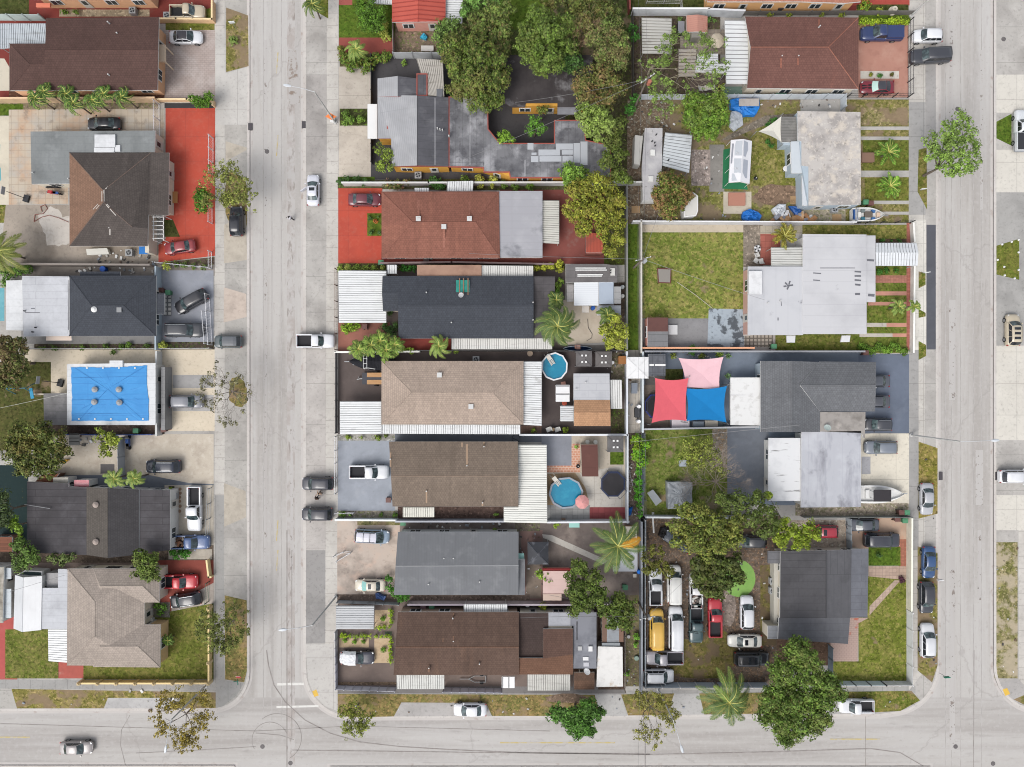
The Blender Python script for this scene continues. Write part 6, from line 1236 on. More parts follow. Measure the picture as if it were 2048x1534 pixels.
h=house('pink_awning_hut','little pink topped hut wall beside the palms on the north of the black roof',164,966,'shed');slab(h,'148 960 178 973',2.3,tin((220,130,140),(236,200,200),.6));walls(h,'148 960 178 973',2.3,WHT,.05)
h=house('cream_awning_hut','little cream topped hut wall beside the plank shed',121,960,'shed');slab(h,'106 955 136 967',2.2,tin((206,200,186),(150,140,124),.6));walls(h,'106 955 136 967',2.2,WHT,.05)
h=house('rusty_shed','bright rust red metal shed at the edge of the yellow green tree',1189,486,'shed');slab(h,'1172 466 1206 505',2.1,M((190,86,66),('b',(140,64,52),(.45,30,.05,0),0,1,.7),('n',(150,80,66),.6,.5,.66,.7),rough=.8));walls(h,'1172 466 1206 508',2.1,flat((150,90,78)),.08)
gazebo('1152 702 1184 733',2.5,2.62,(104,100,100),'dark grey gazebo roof with four white skylights, nearer to the decagon pool',1,name='gazebo');gazebo('1191 703 1224 734',2.5,2.62,(106,101,99),'dark grey gazebo roof with four skylights, beside the yellow green tree',1);gazebo('1215 872 1247 904',2.5,2.62,(100,98,98),'dark grey gazebo with four skylights north of the trampoline',1)
gazebo('1253 714 1297 757',2.4,2.5,(240,240,240),'white square pop-up tent behind the pink shade sail yard',cat='tent',name='popup_tent');gazebo('1055 1084 1097 1129',2.3,3.0,(62,64,70),'shiny black plastic covered gazebo behind the grey gable house',cat='gazebo',name='gazebo',mottle=(150,152,160))  # black gazebo roof blotched with light grey
h=house('panel_roof_shelter','shelter with dark grey tiled panel roof beside the white pop-up tent',1314,730,'shelter');slab(h,'1297 708 1331 752',2.4,M((96,99,106),('b',(70,72,78),(.8,.8,.05,0),0,1,.7),('n',(120,122,128),1.5,.5,.7,.5),rough=.5));unit(h,'1299 728 1308 732',2.4,.05,WHITE,'light_strip');unit(h,'1310 728 1331 732',2.4,.05,WHITE,'light_strip');walls(h,'1300 711 1328 749',2.3,GREY,.5,win=False)
sail('1357,716 1447,714 1440,785 1370,775',[2.9,2.9,2.7,2.7],(244,196,204),'pale pink square shade sail',.11);sail('1310,756 1377,756 1373,842 1303,846',[3.3,3.2,3.3,3.3],(240,100,112),'coral red shade sail over the trampoline',.1);sail('1369,776 1454,772 1453,845 1373,842',[3.0,3.1,3.0,3.0],(10,132,206),'bright blue shade sail',.12)
sail('1517,263 1563,232 1563,284',[2.4,2.4,2.4],(222,218,206),'cream triangular shade sail tied to the deck roof',.13)
r=house('party_tent','long white party tent with grey printed panels on green matting',1480,323,'tent');TW=M((238,238,242),('n',(214,216,222),.8,.5,.7,.4),rough=.6)
freeroof(r,[(1462,280,2.3),(1487,278,2.9),(1504,282,2.3),(1499,367,2.3),(1481,363,2.9),(1458,365,2.3)],[(0,1,4,5),(1,2,3,4)],[TW],outline=[0,1,2,3,4,5],t=.3,caps=[(1,4)])
TENT=r
def text(s,px,py,z,size,rot,mat,parent,tilt=(0,0)):
 cu=bpy.data.curves.new('lettering','FONT');cu.body=s;cu.size=size;cu.align_x='CENTER';cu.align_y='CENTER';cu.extrude=.006;o=bpy.data.objects.new('lettering',cu);C.objects.link(o)
 dg=bpy.context.evaluated_depsgraph_get();me=bpy.data.meshes.new_from_object(o.evaluated_get(dg));bpy.data.objects.remove(o);o=bpy.data.objects.new('lettering',me);C.objects.link(o);me.materials.append(mat)
 X,Y,_=W(px,py,z);l=parent.location;o.parent=parent;o.location=(X-l.x,Y-l.y,z-l.z);o.rotation_euler=(tilt[0],tilt[1],rot);return o
for x,y in((1462,281),(1460,309),(1459,337),(1458,364),(1503,283),(1499,366)):b=MB();a_=W(x,y,2.3);s_=-1 if x<1480 else 1;b.tube((a_[0],a_[1],GZ),a_,.035,5);b.build('post',WHITE,r)
umbrella(1436,78,15.5,(226,210,184),'cream octagonal parasol in the yard beside the maroon roof');umbrella(1165,1005,14.5,(232,160,156),'pink parasol at the edge of the oval pool')
pool_round(1109,733,26,27.5,1.2,'ten sided blue pool with white rim next to the two dark gazebos',(240,242,244),(1100,718,-1.0),(210,214,218),rot=.25);pool_round(1132,986,33.5,31,1.2,'oval blue pool with grey rim beside the pink parasol',(156,166,178),(1112,961,-.9),(150,160,170),rot=.1)
trampoline(1226,968,25.5,27,'round black trampoline with navy padding on the concrete by the oval pool');trampoline(1310,812,22,25,'trampoline with blue padding partly under the coral red sail',(36,52,140))
# - fences and boundary walls
F=lambda n,l,p,k='solid',h=1.8,c=(170,174,178),**o:fence(n,l,p,k,h,tuple(v*(1.14 if max(c)<216 else 1.02)for v in c),**o);GW=(176,178,184)
F('stucco_wall','peach garden wall with small piers beside the beige pickup','322,46 360,46 431,47 431,10','wall',1.1,(240,196,150));F('metal_fence','tall silver slatted fence behind the corrugated cover at the west edge','0,42 95,43','panel',1.8,(176,190,188))
F('stucco_wall','long tan wall behind the row of small palms','0,206 320,205','wall',1.6,(190,162,130));F('stucco_wall','peach wall between the paver drive and the red driveway','322,204 380,204 431,206 431,215','wall',.9,(240,200,156));F('white_gate_fence','long white sliding gate frame west of the red driveway','320,210 322,306','picket',1.8,(236,234,240));F('white_picket_fence','white metal fence on the street side of the red driveway, tall section','428,278 428,352','picket',1.7,(236,236,240),step=1.6);F('white_picket_fence','low white metal fence below the round topiary','426,418 426,448','picket',1.5,(236,236,240));F('white_picket_fence','short white metal fence at the street beside the red sedan','425,505 425,538 320,528','picket',1.3,(236,236,240))
F('white_gate','white sliding gate across the grey driveway of the black cars','420,590 426,690','picket',1.6,(240,240,244));F('white_picket_fence','second white gate leaf beside the big black SUV','413,624 418,688','picket',1.5,(240,240,244));F('block_fence','dark topped wall between the tan roofed yard and the charcoal hip house','40,532 312,534','wall',1.8,(120,112,106));F('white_rail_fence','thin white rail fence along the flower bed south of the charcoal hip house','70,698 310,698 425,697','picket',1.1,(216,216,214))
F('blue_rail_fence','blue topped low fence behind the tarped house','130,868 240,869 312,868','solid',1.2,(70,96,170));F('grey_panel_fence','grey ribbed metal fence dividing the gravel yard','250,874 252,950','panel',1.9,(158,162,166));F('chain_fence','thin wire fence by the street beside the white pickup','424,975 420,1066','mesh',1.4,(150,156,160));F('yellow_wall','cream wall piece beside the red pickup driveway','420,1118 424,1150 428,1150','wall',1.0,(232,204,150));F('green_gate','thin green metal gate by the black SUV near the corner','420,1162 418,1202','mesh',1.3,(70,100,84))
r_=F('balustrade_wall','pale yellow balustrade wall round the corner garden','165,1360 424,1360 424,1208','wall',1.0,(226,196,138));
for x,y in([(168+37*i,1360)for i in range(7)]+[(424,1360),(424,1320),(424,1212)]):X,Y,_=W(x,y,0);b=MB();b.box(X-.2,Y-.2,GZ,X+.2,Y+.2,GZ+1.25);b.disc(X,Y,GZ+1.25,GZ+1.45,.17,10,r2=.1);b.build('pier',flat((226,200,148)),r_)
F('grey_metal_fence','grey panel fence with posts behind the red leaf bushes near the top','790,118 903,118','panel',1.9,(170,174,178));F('dark_fence','dark grey side fence beside the pale driveway slabs','746,118 746,330','solid',1.5,(70,72,78));F('grey_block_wall','grey wall between the sprawling yellow house and the red driveway','690,372 860,372 1280,371','wall',1.6,(180,180,178));F('thin_side_fence','thin fence line at the top yard beside the blue toy','788,52 790,112','solid',1.6,(150,146,140))
F('brick_coping_wall','low dark red wall north of the white corrugated carport','765,530 905,528 1105,532','wall',1.5,(112,96,96));F('brown_fence','brown metal street fence beside the white corrugated carport','675,540 675,700','mesh',1.4,(110,76,64));F('dark_metal_fence','dark metal fence and gate by the street beside the covered boat','675,704 675,865','panel',1.2,(120,118,118));F('white_topped_wall','white topped wall between the small palms and the covered boat','675,705 840,704','wall',1.2,(206,202,194));F('dark_rail_fence','dark rail fence south of the long ribbed strip cover','840,702 1110,703 1250,702','solid',1.6,(92,90,90))
F('yard_block_wall','mossy grey wall along the west of the grass alley','1250,380 1250,702','wall',1.7,(112,112,108));F('yard_block_wall','pale grey wall along the east of the grass alley','1278,446 1278,706','wall',1.7,(170,166,158));F('grey_block_wall','pale grey wall between the decagon pool yard and the grey deck yard','1250,702 1250,866','wall',1.7,(182,186,192));F('grey_block_wall','pale grey wall south of the orange tan cottage','1040,868 1250,868','wall',1.7,(190,192,196));F('white_gate','white gate pieces by the street at the blue grey driveway','674,872 674,900 674,925 674,985','picket',1.3,(236,236,238));F('white_picket_fence','white fence by the street above the minivan','674,1024 710,1024','picket',1.2,(236,236,238));F('grey_block_wall','blue grey wall north of the gravel drive with the minivan','676,1036 796,1037','wall',1.3,(196,204,206))
F('grey_block_wall','grey wall south of the narrow bed behind the brown gable house','796,1038 1010,1038','wall',1.7,(150,152,160));F('grey_block_wall','pale grey wall south of the oval pool patio','1094,1040 1253,1039','wall',1.6,(188,190,194));F('grey_block_wall','grey wall east of the trampoline','1251,868 1251,1040','wall',1.7,(170,174,178));F('yard_fence','dark fence between the coconut palm yard and the vehicle lot','1279,1040 1279,1374','wall',1.7,(120,124,130));F('mauve_wall','mauve grey wall south of the grey gable house','820,1202 1250,1202','wall',1.6,(172,162,168));F('white_picket_fence','folded white gate lying open on the pinkish gravel drive','671,1110 690,1101 704,1103 676,1120','picket',1.1,(236,236,238));F('metal_sheet_fence','short corrugated fence beside the street lamp near the corner house','678,1200 800,1204','panel',1.3,(150,154,158))
F('white_picket_fence','white street fence of the dark brown corner house','675,1258 676,1370 793,1374','panel',1.4,(222,222,232),step=1.2);F('white_picket_fence','white fence behind the trailer frame at the south wall','888,1374 1004,1376','panel',1.5,(206,210,226),step=1.2);F('wire_fence','leaning wire fence behind the rust stained roof','1248,1230 1248,1376','mesh',1.4,(150,140,130))
F('white_block_wall','white wall along the north of the corner yard with vines','1262,32 1410,32','wall',1.9,(206,210,214));F('white_block_wall','white wall behind the terracotta shed','1410,33 1480,36','wall',1.9,(206,210,216));F('white_vinyl_fence','long white vinyl fence above the rubble yard','1276,200 1500,200 1680,199 1680,222','panel',1.8,(216,224,232));F('black_rail_fence','black rail fence round the paved yard of the red coupe','1692,196 1814,196 1814,47','mesh',1.5,(50,50,54));F('dark_rail_fence','dark fence behind the lime hedge at the top','1480,32 1820,31','solid',1.2,(112,108,104));F('dark_rail_fence','dark rotten fence at the edge of the mango trees','1262,26 1264,200','solid',1.6,(84,80,74))
F('white_metal_fence','white metal fence north of the big empty lawn','1262,448 1700,450','wall',1.7,(216,216,218),th=.1);F('black_wire_fence','black wire fence beside the speedboat lawn','1700,448 1818,446','mesh',1.3,(50,52,54));F('white_vinyl_fence','short white fence next to the ribbed carport boat yard','1702,424 1702,448','panel',1.7,(216,220,224));F('orange_coping_wall','orange topped wall south of the bare concrete yard','1282,697 1500,697','wall',1.5,(196,140,106));F('grey_block_wall','grey wall along the north of the shade sail yard','1286,704 1716,704','wall',1.7,(130,132,138));F('grey_block_wall','blue grey wall west of the shade sail yard','1281,706 1281,862','wall',1.7,(170,178,182));F('grey_block_wall','grey wall between the sails and the dry lawn','1284,857 1516,852','wall',1.6,(150,152,156));F('brick_pier_wall','low white and brick street wall of the light grey roofed house','1819,450 1821,485','wall',.9,(226,222,216));F('brick_pier_wall','low white and brick street wall south of the arched carport','1821,535 1819,705','wall',.9,(226,222,216))
F('grey_block_wall','grey wall south of the dry lawn','1288,1030 1500,1032','wall',1.6,(176,180,184));F('yard_wire_fence','wire fence between the alley shrubs and the dry lawn','1286,866 1288,1030','mesh',1.5,(120,124,120));F('grey_panel_fence','grey panel gate beside the half hidden red car','1690,1034 1692,1094','panel',1.7,(150,158,164),step=1.2);F('grey_rail_fence','grey fence line behind the four bins','1600,1031 1812,1031','solid',1.5,(120,124,122));F('cream_street_wall','cream street wall with square holes beside the corner lawn','1813,1034 1812,1215','wall',1.3,(230,224,206));F('white_mesh_fence','white mesh privacy fence round the corner lawn','1812,1219 1812,1361 1760,1361','panel',1.6,(225,227,229),post=(240,240,240));F('blue_panel_fence','pale blue panel fence half under the giant tree','1760,1361 1640,1361','panel',1.6,(180,194,200),post=(80,84,90));F('grey_panel_fence','grey panel fence along the south of the vehicle lot','1284,1364 1530,1364','panel',1.8,(160,170,178),post=(226,226,226));F('grey_panel_fence','grey panel fence along the west of the vehicle lot','1286,1036 1286,1366','solid',1.8,(150,158,164),post=(200,200,200));F('blue_panel_fence','short dark blue panel fence beside the brick patch','1655,1288 1655,1338','panel',1.6,(110,122,132));F('red_coping_wall','red topped dark wall right of the mango trees at the top edge','1254,-40 1256,30','wall',1.6,(120,60,54))
F('metal_goal_frame','thin white metal frame standing on the top lawn','1292,8 1360,9 1361,22','mesh',1.0,(190,190,186))
# - vehicles and boats
v=veh;WH=(238,240,244);BK=(44,44,52);CH=(70,70,80);RO=0.0
v('pickup',375,24,0,(206,190,162),'beige pickup with white bed cover beside the peach wall',L=5.0,cab='single',bedcol=(46,46,48));v('sedan',371,74,0,WH,'white car with long black glass roof on the paver drive',roofc=(50,46,52));v('sedan',207,247,180,(34,34,40),'black sedan on the stained tiles beside the long grey flat roof',L=4.8)
v('suv',473,442,90,(40,42,50),'black hatchback half hidden under the thin roadside tree',L=4.3);v('sedan',359,494,188,(160,56,60),'red sedan on the red driveway',L=4.5);v('suv',382,603,209,(48,48,54),'black SUV parked diagonally on the grey driveway',L=5.0);v('bigsuv',369,660,0,(66,68,74),'large black SUV with roof rails parked straight beside the sliding gate',rails=1,L=5.5)
v('suv',456,683,180,(92,102,104),'small grey green SUV parked across the sidewalk by the white gate',L=4.0,roofc=(96,100,106));v('suv',373,803,0,(140,142,150),'grey SUV on the cream driveway beside the tarped roof',L=4.8);v('suv',326,933,180,(34,42,62),'dark navy SUV with chrome roof rails on the gravel yard',rails=1,L=5.0);v('pickup',389,1018,270,WH,'white pickup facing the corner with empty black bed',L=6.4)
v('pickup',379,1084,0,(84,110,160),'blue pickup with rusty scrap in its bed',L=5.7,load=((130,84,56),(96,70,54),(150,140,130)));v('pickup',356,1163,0,(214,40,52),'red pickup beside the black SUV in the corner house drive',L=5.6);v('suv',371,1200,189,(52,54,62),'black SUV with silver rails on the corner house drive',rails=1,L=4.5);v('sedan',151,1497,0,(170,162,160),'grey beige sedan driving along the cross street',z0=0,L=4.7,group='cars on the road')
v('sedan',626,380,90,(226,228,238),'white sedan with sunroof and its door open by the road',sunroof=1,L=4.5,door=True);v('pickup',631,682,0,WH,'white pickup parked across the sidewalk beside the brown fence',L=5.4);v('suv',635,967,180,(64,64,74),'black SUV next to the two standing people',L=4.5);v('suv',634,1028,180,(58,58,68),'black SUV south of the two standing people',L=4.45)
v('sedan',729,399,0,(120,50,62),'maroon sedan with its hood under the red shingle eave',L=4.7);v('pickup',738,944,0,WH,'white crew cab pickup on the blue grey driveway',L=5.6);v('minivan',744,1073,-3,(150,172,194),'light blue minivan with white roof bars on the gravel drive',L=5.0,rails=3,roofc=(206,206,220));v('sedan',740,1171,180,(226,216,196),'cream sedan with sunroof and bright sunshade',sunroof=1,L=4.4,wsc=M((150,206,200),rough=.3))
v('coupe',715,1316,0,(66,66,78),'dark coupe half wrapped in a white cover',cover=1,L=4.8);v('sedan',940,1420,180,(238,239,243),'white sedan in the layby of the cross street',L=4.75)
v('pickup',1311,1174,90,(220,224,228),'silver white pickup with a toolbox under the low tree in the vehicle lot',L=5.2);v('van',1348,1168,90,(238,238,234),'white cargo van under the tree edge, north of the other white van',L=5.35);v('van',1313,1257,90,(238,188,70),'yellow van in the vehicle lot',L=5.5);v('van',1351,1255,90,WH,'white passenger van with side windows next to the yellow van',L=6.0,cab='glass')
v('pickup',1392,1182,90,(226,226,228),'white pickup loaded with junk under the dense tree',L=5.0,load=((206,206,200),(140,120,110),(90,84,80)));v('pickup',1392,1247,270,(64,88,92),'dark teal pickup with leaf dusted hood in the vehicle lot',L=5.6);v('pickup',1430,1235,90,(204,42,56),'red pickup in the vehicle lot',L=5.6);v('suv',1494,1225,90,(230,232,238),'white SUV beside the round green turf',rails=1,L=4.8);v('sedan',1490,1282,180,(232,230,220),'pearl white sedan with sunroof in the vehicle lot',sunroof=1,L=4.9);v('bigsuv',1503,1317,0,(34,36,42),'black SUV half under the giant tree in the vehicle lot',sunroof=2,L=5.0)
v('pickup',1327,1315,180,(156,152,160),'grey pickup with black bed behind the yellow van',L=5.6);v('suv',1317,1352,0,WH,'white SUV in the bottom corner of the vehicle lot',rails=2,L=4.5);v('sedan',1355,1083,150,(72,82,96),'blue grey car mostly hidden under the leafy trees by the black bags',L=4.4);v('suv',1503,1083,180,(56,58,64),'black car with its rear showing under the leafy trees near the turf',L=4.3)
v('pickup',1763,67,180,(44,62,112),'dark blue pickup with closed bed cover below the lime hedge',L=5.9,tonneau='cap');v('coupe',1755,174,180,(136,30,46),'dark red coupe with black stripes and black roof',stripe=1,roofc=(62,62,70),L=4.8,wsc=M((190,224,214),rough=.3));v('suv',1855,72,180,(236,238,242),'white compact SUV crossing the sidewalk at the top',L=4.2);v('bigsuv',1861,112,183,(62,64,72),'black long SUV crossing the sidewalk at the top',L=5.7);v('pickup',2044,260,90,(228,232,236),'white pickup at the right edge beside the grass triangle',L=5.9,tonneau='flat')
v('suv',2026,660,90,(206,192,166),'beige SUV with three dark roof windows at the right edge',sunroof=3,L=4.6);v('suv',2031,953,0,WH,'white estate car at the right edge beside the dark grate',L=4.6);v('sedan',1748,762,180,(86,90,100),'grey sedan with only its boot showing from under the roof, closest to the corner wall',L=4.5);v('sedan',1748,803,180,(84,86,94),'dark sedan with its boot showing from under the roof, middle of three',L=4.5);v('suv',1756,849,180,(66,68,76),'black hatchback with roof rails beside the mouldy concrete roof',rails=1,L=3.9)
v('suv',1762,895,180,(126,134,146),'steel blue SUV on the pale concrete drive above the white boat',L=4.6);v('sedan',1854,998,270,(184,186,192),'silver sedan on the grass verge of the wide street',L=4.6);v('sedan',1858,1125,270,(46,84,136),'blue sedan on the verge of the wide street',L=4.6);v('suv',1853,1195,270,(58,60,68),'black hatchback on the verge of the wide street',L=4.6);v('suv',1855,1281,90,(226,228,232),'white SUV on the verge nearest the street corner',L=4.9)
v('pickup',1712,1412,180,(228,230,234),'white pickup with empty bed emerging from under the giant tree',L=5.0);v('sedan',1727,1050,180,(82,86,96),'dark grey sedan north of the black SUV on the tiled drive',L=4.5);v('bigsuv',1764,1080,0,(58,60,70),'black SUV beside the oval front lawn',rails=1,L=5.1);v('suv',1646,1063,180,(180,40,58),'red hatchback half hidden by the yellow green tree',sunroof=1,L=4.2)
NS='motor_boat'
def boat(px,py,ang,L_,Wd,label,hull,deck,kind,z=.35):
 X,Y,_=W(px,py,1);r=empty('motor_boat',(X,Y,GZ),label,'boat','boats stored in the yards');r.rotation_euler=(0,0,math.radians(ang));ORG[r.name]=(0,0,0);n=14;prof=[]
 for i in range(n+1):u=i/n;prof.append((-L_/2+L_*u,Wd/2*(1 if u<.45 else math.cos((u-.45)/.55*math.pi/2)**.75)*(.93+.07*min(1,u*4))))
 b=MB()
 for s in(1,-1):
  for(x0,w0),(x1,w1)in zip(prof,prof[1:]):b.face([(x0,s*w0*.75,z),(x1,s*w1*.7,z+.1),(x1,s*w1,z+.85),(x0,s*w0,z+.8)])
 b.face([(prof[0][0],-prof[0][1]*.75,z),(prof[0][0],prof[0][1]*.75,z),(prof[0][0],prof[0][1],z+.8),(prof[0][0],-prof[0][1],z+.8)]);b.build('hull',hull,r);q=MB();k=.8 if kind!='covered' else 0
 for(x0,w0),(x1,w1)in zip(prof,prof[1:]):
  if kind=='covered':
   for s in(1,-1):q.face([(x0,s*w0,z+.8),(x1,s*w1,z+.85),(x1,0,z+1.15),(x0,0,z+1.2)])
  else:
   for s in(1,-1):q.face([(x0,s*w0,z+.82),(x1,s*w1,z+.86),(x1,s*w1*k,z+.9),(x0,s*w0*k,z+.86)])
 if kind!='covered':
  q.build('gunwale',deck,r);q=MB()
  for(x0,w0),(x1,w1)in zip(prof,prof[1:]):q.face([(x0,-w0*k,z+.45),(x1,-w1*k,z+.45),(x1,w1*k,z+.45),(x0,w0*k,z+.45)]);[q.face([(x0,s*w0*k,z+.45),(x1,s*w1*k,z+.45),(x1,s*w1*k,z+.9),(x0,s*w0*k,z+.86)])for s in(1,-1)]
  q.build('deck',flat((232,232,230)if kind!='open' else(226,226,224)),r)
 else:q.build('boat_cover',deck,r)
 if kind=='open':
  for nm,bx_,c_ in(('seat',(-2.1,-.8,-1.5,.8),(48,92,160)),('engine_cover',(-1.7,-.4,-1.1,.4),(236,236,232)),('floor_mat',(-.5,-.35,.6,.45),(110,100,90)),('seat',(.5,.3,1.0,.8),(60,110,170)),('seat',(.5,-.85,1.0,-.4),(60,110,170)),('seat',(-1.0,.35,-.5,.85),(120,130,130)),('seat',(-1.0,-.85,-.5,-.35),(50,110,130)),('seat',(1.2,-.3,1.7,.3),(224,196,170))):q=MB();q.box(bx_[0],bx_[1],z+.45,bx_[2],bx_[3],z+.8);q.build(nm,flat(c_),r)
 if kind=='tee':q=MB();q.box(-1.4,-.85,2.3,1.1,.85,2.36);q.build('t_top',flat((58,54,58),.9),r);[MB().tube((x,y,z+.5),(x,y,2.3),.035,5).build('t_top_leg',STEEL,r)for x in(-1.1,.7)for y in(-.5,.5)];q=MB();q.box(-.5,-.4,z+.45,.4,.4,z+1.2);q.build('console',WHITE,r);q=MB();q.box(-1.9,-.6,z+.45,-1.4,.6,z+.8);q.build('seat',WHITE,r)
 if kind=='covered':q=MB();[q.path([(.4+a,-1.1,1.5),(.4+a,-1.0,2.5),(.4+a,1.0,2.5),(.4+a,1.1,1.5)],.04,5)for a in(0,.5)];[q.tube((.4,y,2.5),(.9,y,2.5),.04,5)for y in(-1,-.35,.35,1)];q.tube((.6,.9,2.4),(-.6,1.1,1.6),.05,5);q.build('arch_frame',WHITE,r)
 q=MB();q.box(L_/2-.2,-.05,.35,L_/2+.9,.05,.45);q.box(-L_/2+.3,-.5,.3,L_/2-.3,.5,.4);q.build('trailer_frame',STEEL,r)
 for s in(1,-1):q=MB();q.tube((-L_*.2,s*Wd*.36,.3),(-L_*.2,s*Wd*.47,.3),.3,12);q.build('wheel',TYRE,r)
boat(1735,430,0,4.7,2.05,'white speedboat with blue seats on a trailer',flat((236,236,232),.4),flat((240,240,236),.4),'open');boat(1756,988,0,7.2,2.6,'white centre console boat with black canvas top',flat((240,240,240),.4),flat((242,242,240),.4),'tee');boat(744,723,180,6.4,2.5,'boat under a black cover with white arch frame',flat((40,42,48),.5),M((32,33,40),('n',(46,48,56),1,.5,.7,.6),rough=.9),'covered')
def canoe(px,py,L_,wd,ang,col,label,rim):
 X,Y,_=W(px,py,.5);r=empty('canoe',(X,Y,GZ),label,'canoe');r.rotation_euler=(0,0,ang);ORG[r.name]=(0,0,0);b=MB();n=12;q=MB()
 for i in range(n):u0,u1=i/n*2-1,(i+1)/n*2-1;w0,w1=wd*(1-u0*u0)**.7,wd*(1-u1*u1)**.7;[b.face([(u0*L_/2,0,.1),(u1*L_/2,0,.1),(u1*L_/2,s*w1,.5),(u0*L_/2,s*w0,.5)])for s in(1,-1)];[q.tube((u0*L_/2,s*w0,.5),(u1*L_/2,s*w1,.5),.04,4)for s in(1,-1)]
 b.build('hull',flat(col,.4),r);q.build('rim',flat(rim),r)
canoe(1155,697,4.2,.35,0,(40,60,100),'dark blue canoe with pale rim along the fence above the gazebos',(200,214,224))
h=empty('flat_trailer',W(756,757,.8)[:2]+(GZ,),'dark trailer with two tan plank strips beside the covered boat','trailer');X,Y,_=W(760,757,.8);l=h.location
b=MB();b.box(X-2.6,Y-.85,.55,X+1.4,Y+.85,.7);b.build('chassis',flat((74,76,84)),h)
for s in(.52,-.52):b=MB();b.box(X-1.9,Y+s-.32,.7,X+1.4,Y+s+.32,.76);b.build('plank_deck',M((206,158,108),('u',(180,132,88),(1,6),.45,.7,.6),rough=.8),h)
b=MB();b.tube((X-2.6,Y,.6),(X-3.4,Y-.1,.5),.05,5);b.tube((X-3.1,Y+.2,.14),(X-3.1,Y+.2,.9),.05,5);b.build('drawbar',STEEL,h)
for s in(1,-1):b=MB();b.tube((X-.6,Y+s*.88,.4),(X-.6,Y+s*1.1,.4),.32,12);b.build('wheel',TYRE,h)
h=empty('boat_trailer',W(945,1358,.4)[:2]+(GZ,),'empty grey trailer frame against the south wall','trailer');X,Y,_=W(955,1358,.4);b=MB();b.path([(X-2.6,Y,.4),(X-1.3,Y,.4),(X-.4,Y+.45,.4),(X+1.2,Y+.45,.4),(X+1.2,Y-.45,.4),(X-.4,Y-.45,.4),(X-1.3,Y,.4)],.06,5);b.build('frame',GREY,h)
for s in(1,-1):b=MB();b.tube((X+.6,Y+s*.5,.3),(X+.6,Y+s*.68,.3),.28,12);b.build('wheel',TYRE,h)
def bike(px,py,ang,col,col2,label):
 X,Y,_=W(px,py,.6);r=empty('motorcycle',(X,Y,GZ),label,'motorcycle','motorcycles beside the tan house roof');r.rotation_euler=(0,0,math.radians(ang));ORG[r.name]=(0,0,0)
 b=MB();b.obox(0,0,.4,1.1,.32,.95);b.obox(.25,0,.9,.6,.42,1.08);b.build('body',flat(col,.4),r);b=MB();b.obox(-.5,0,.8,.8,.34,.95);b.build('seat',flat(col2),r)
 b=MB();b.tube((.62,-.4,1.1),(.62,.4,1.1),.03,5);b.tube((.62,0,1.1),(.85,0,.35),.05,5);b.build('handlebar',STEEL,r)
 for x in(-.75,.85):b=MB();b.tube((x,-.07,.32),(x,.07,.32),.32,14);b.build('wheel',TYRE,r)
bike(106,374,180,(40,42,46),(60,60,64),'dark motorcycle tucked under the grey annex eave');bike(108,386,172,(196,50,56),(50,90,160),'red and blue motorcycle under the grey annex');bike(258,885,90,(40,80,150),(40,40,44),'blue scooter beside the grey ribbed metal fence')
person(640,986,90,(206,176,150),(120,110,100),(44,30,24),'person in beige top with dark hair by the black SUV door',(196,150,120));person(634.5,996,70,(30,28,32),(40,38,44),(28,22,22),'person in black reaching an arm towards the SUV',(170,126,100),arms=((.5,-.4),(-.2,.1)))
person(580,436,145,(240,238,244),(30,30,34),(30,24,20),'person in white shirt crossing the road with black trousers',(60,46,38),step=.32,base=0)
# - trees, palms and shrubs
LM=leafmat;MANGO=LM((116,126,66),(160,124,84),.35);MANGO2=LM((120,130,66),(156,124,84),.3);OLV=LM((100,110,52),(120,118,66),.3);OLV2=LM((118,122,58),(170,162,70),.5);BRT=LM((122,150,60),(150,170,70),.4);DKG=LM((78,106,56));YG=LM((176,176,76),(200,194,100),.4);LIME=LM((160,180,64));FRG=LM((112,142,74),(140,160,90),.3);MUST=LM((144,136,66),(160,120,66),.4)
PG1=M((98,126,52),('r',(52,76,26),1,0,1,.5),('n',(130,140,64),1.2,.5,.7,.5),rough=.6,spec=.35);PY=M((226,160,30),('r',(190,130,40),1,0,1,.5),rough=.6);PL=M((136,164,66),('r',(78,108,38),1,0,1,.5),('n',(160,180,90),1.2,.5,.7,.5),rough=.6,spec=.35)
T=tree
T('huge dense mango tree over the grey rambling house','905,95,30,6.2 915,130,34,6.4 955,110,36,7.4 990,125,30,6.4 945,160,38,7.2 990,165,30,6.4 915,180,26,5.6 960,205,26,6 990,205,20,5.4 1005,150,22,5.6 945,85,24,6',LM((106,118,54),(150,124,76),.4),6,110,clump=.45);T('mango tree behind the huge mango tree with pinkish tips','955,62,22 990,70,24 925,70,20 1012,92,16',LM((100,110,60),(166,128,96),.5),4.6,95)
T('large olive green mango tree between the rambling house and the top lawn','1080,35,30,6.2 1062,70,32,6.6 1100,65,36,7.4 1135,55,28,6.4 1066,110,30,6.4 1046,95,20,5.6 1098,120,34,7 1135,95,24,6 1085,140,18,5.4',LM((108,124,56),(140,140,70),.3),6.5,110,clump=.45);T('mango tree at the top edge with brownish tips','1100,-10,34 1150,5,34 1190,-5,30 1165,40,30 1215,20,26',LM((104,108,56),(146,114,70),.4),6,80);T('mango tree with brown tips beside the vine covered slatted roof','1192,72,28 1222,60,28 1240,92,24 1208,104,28 1238,125,18',LM((110,120,66),(164,130,94),.45),6,100)
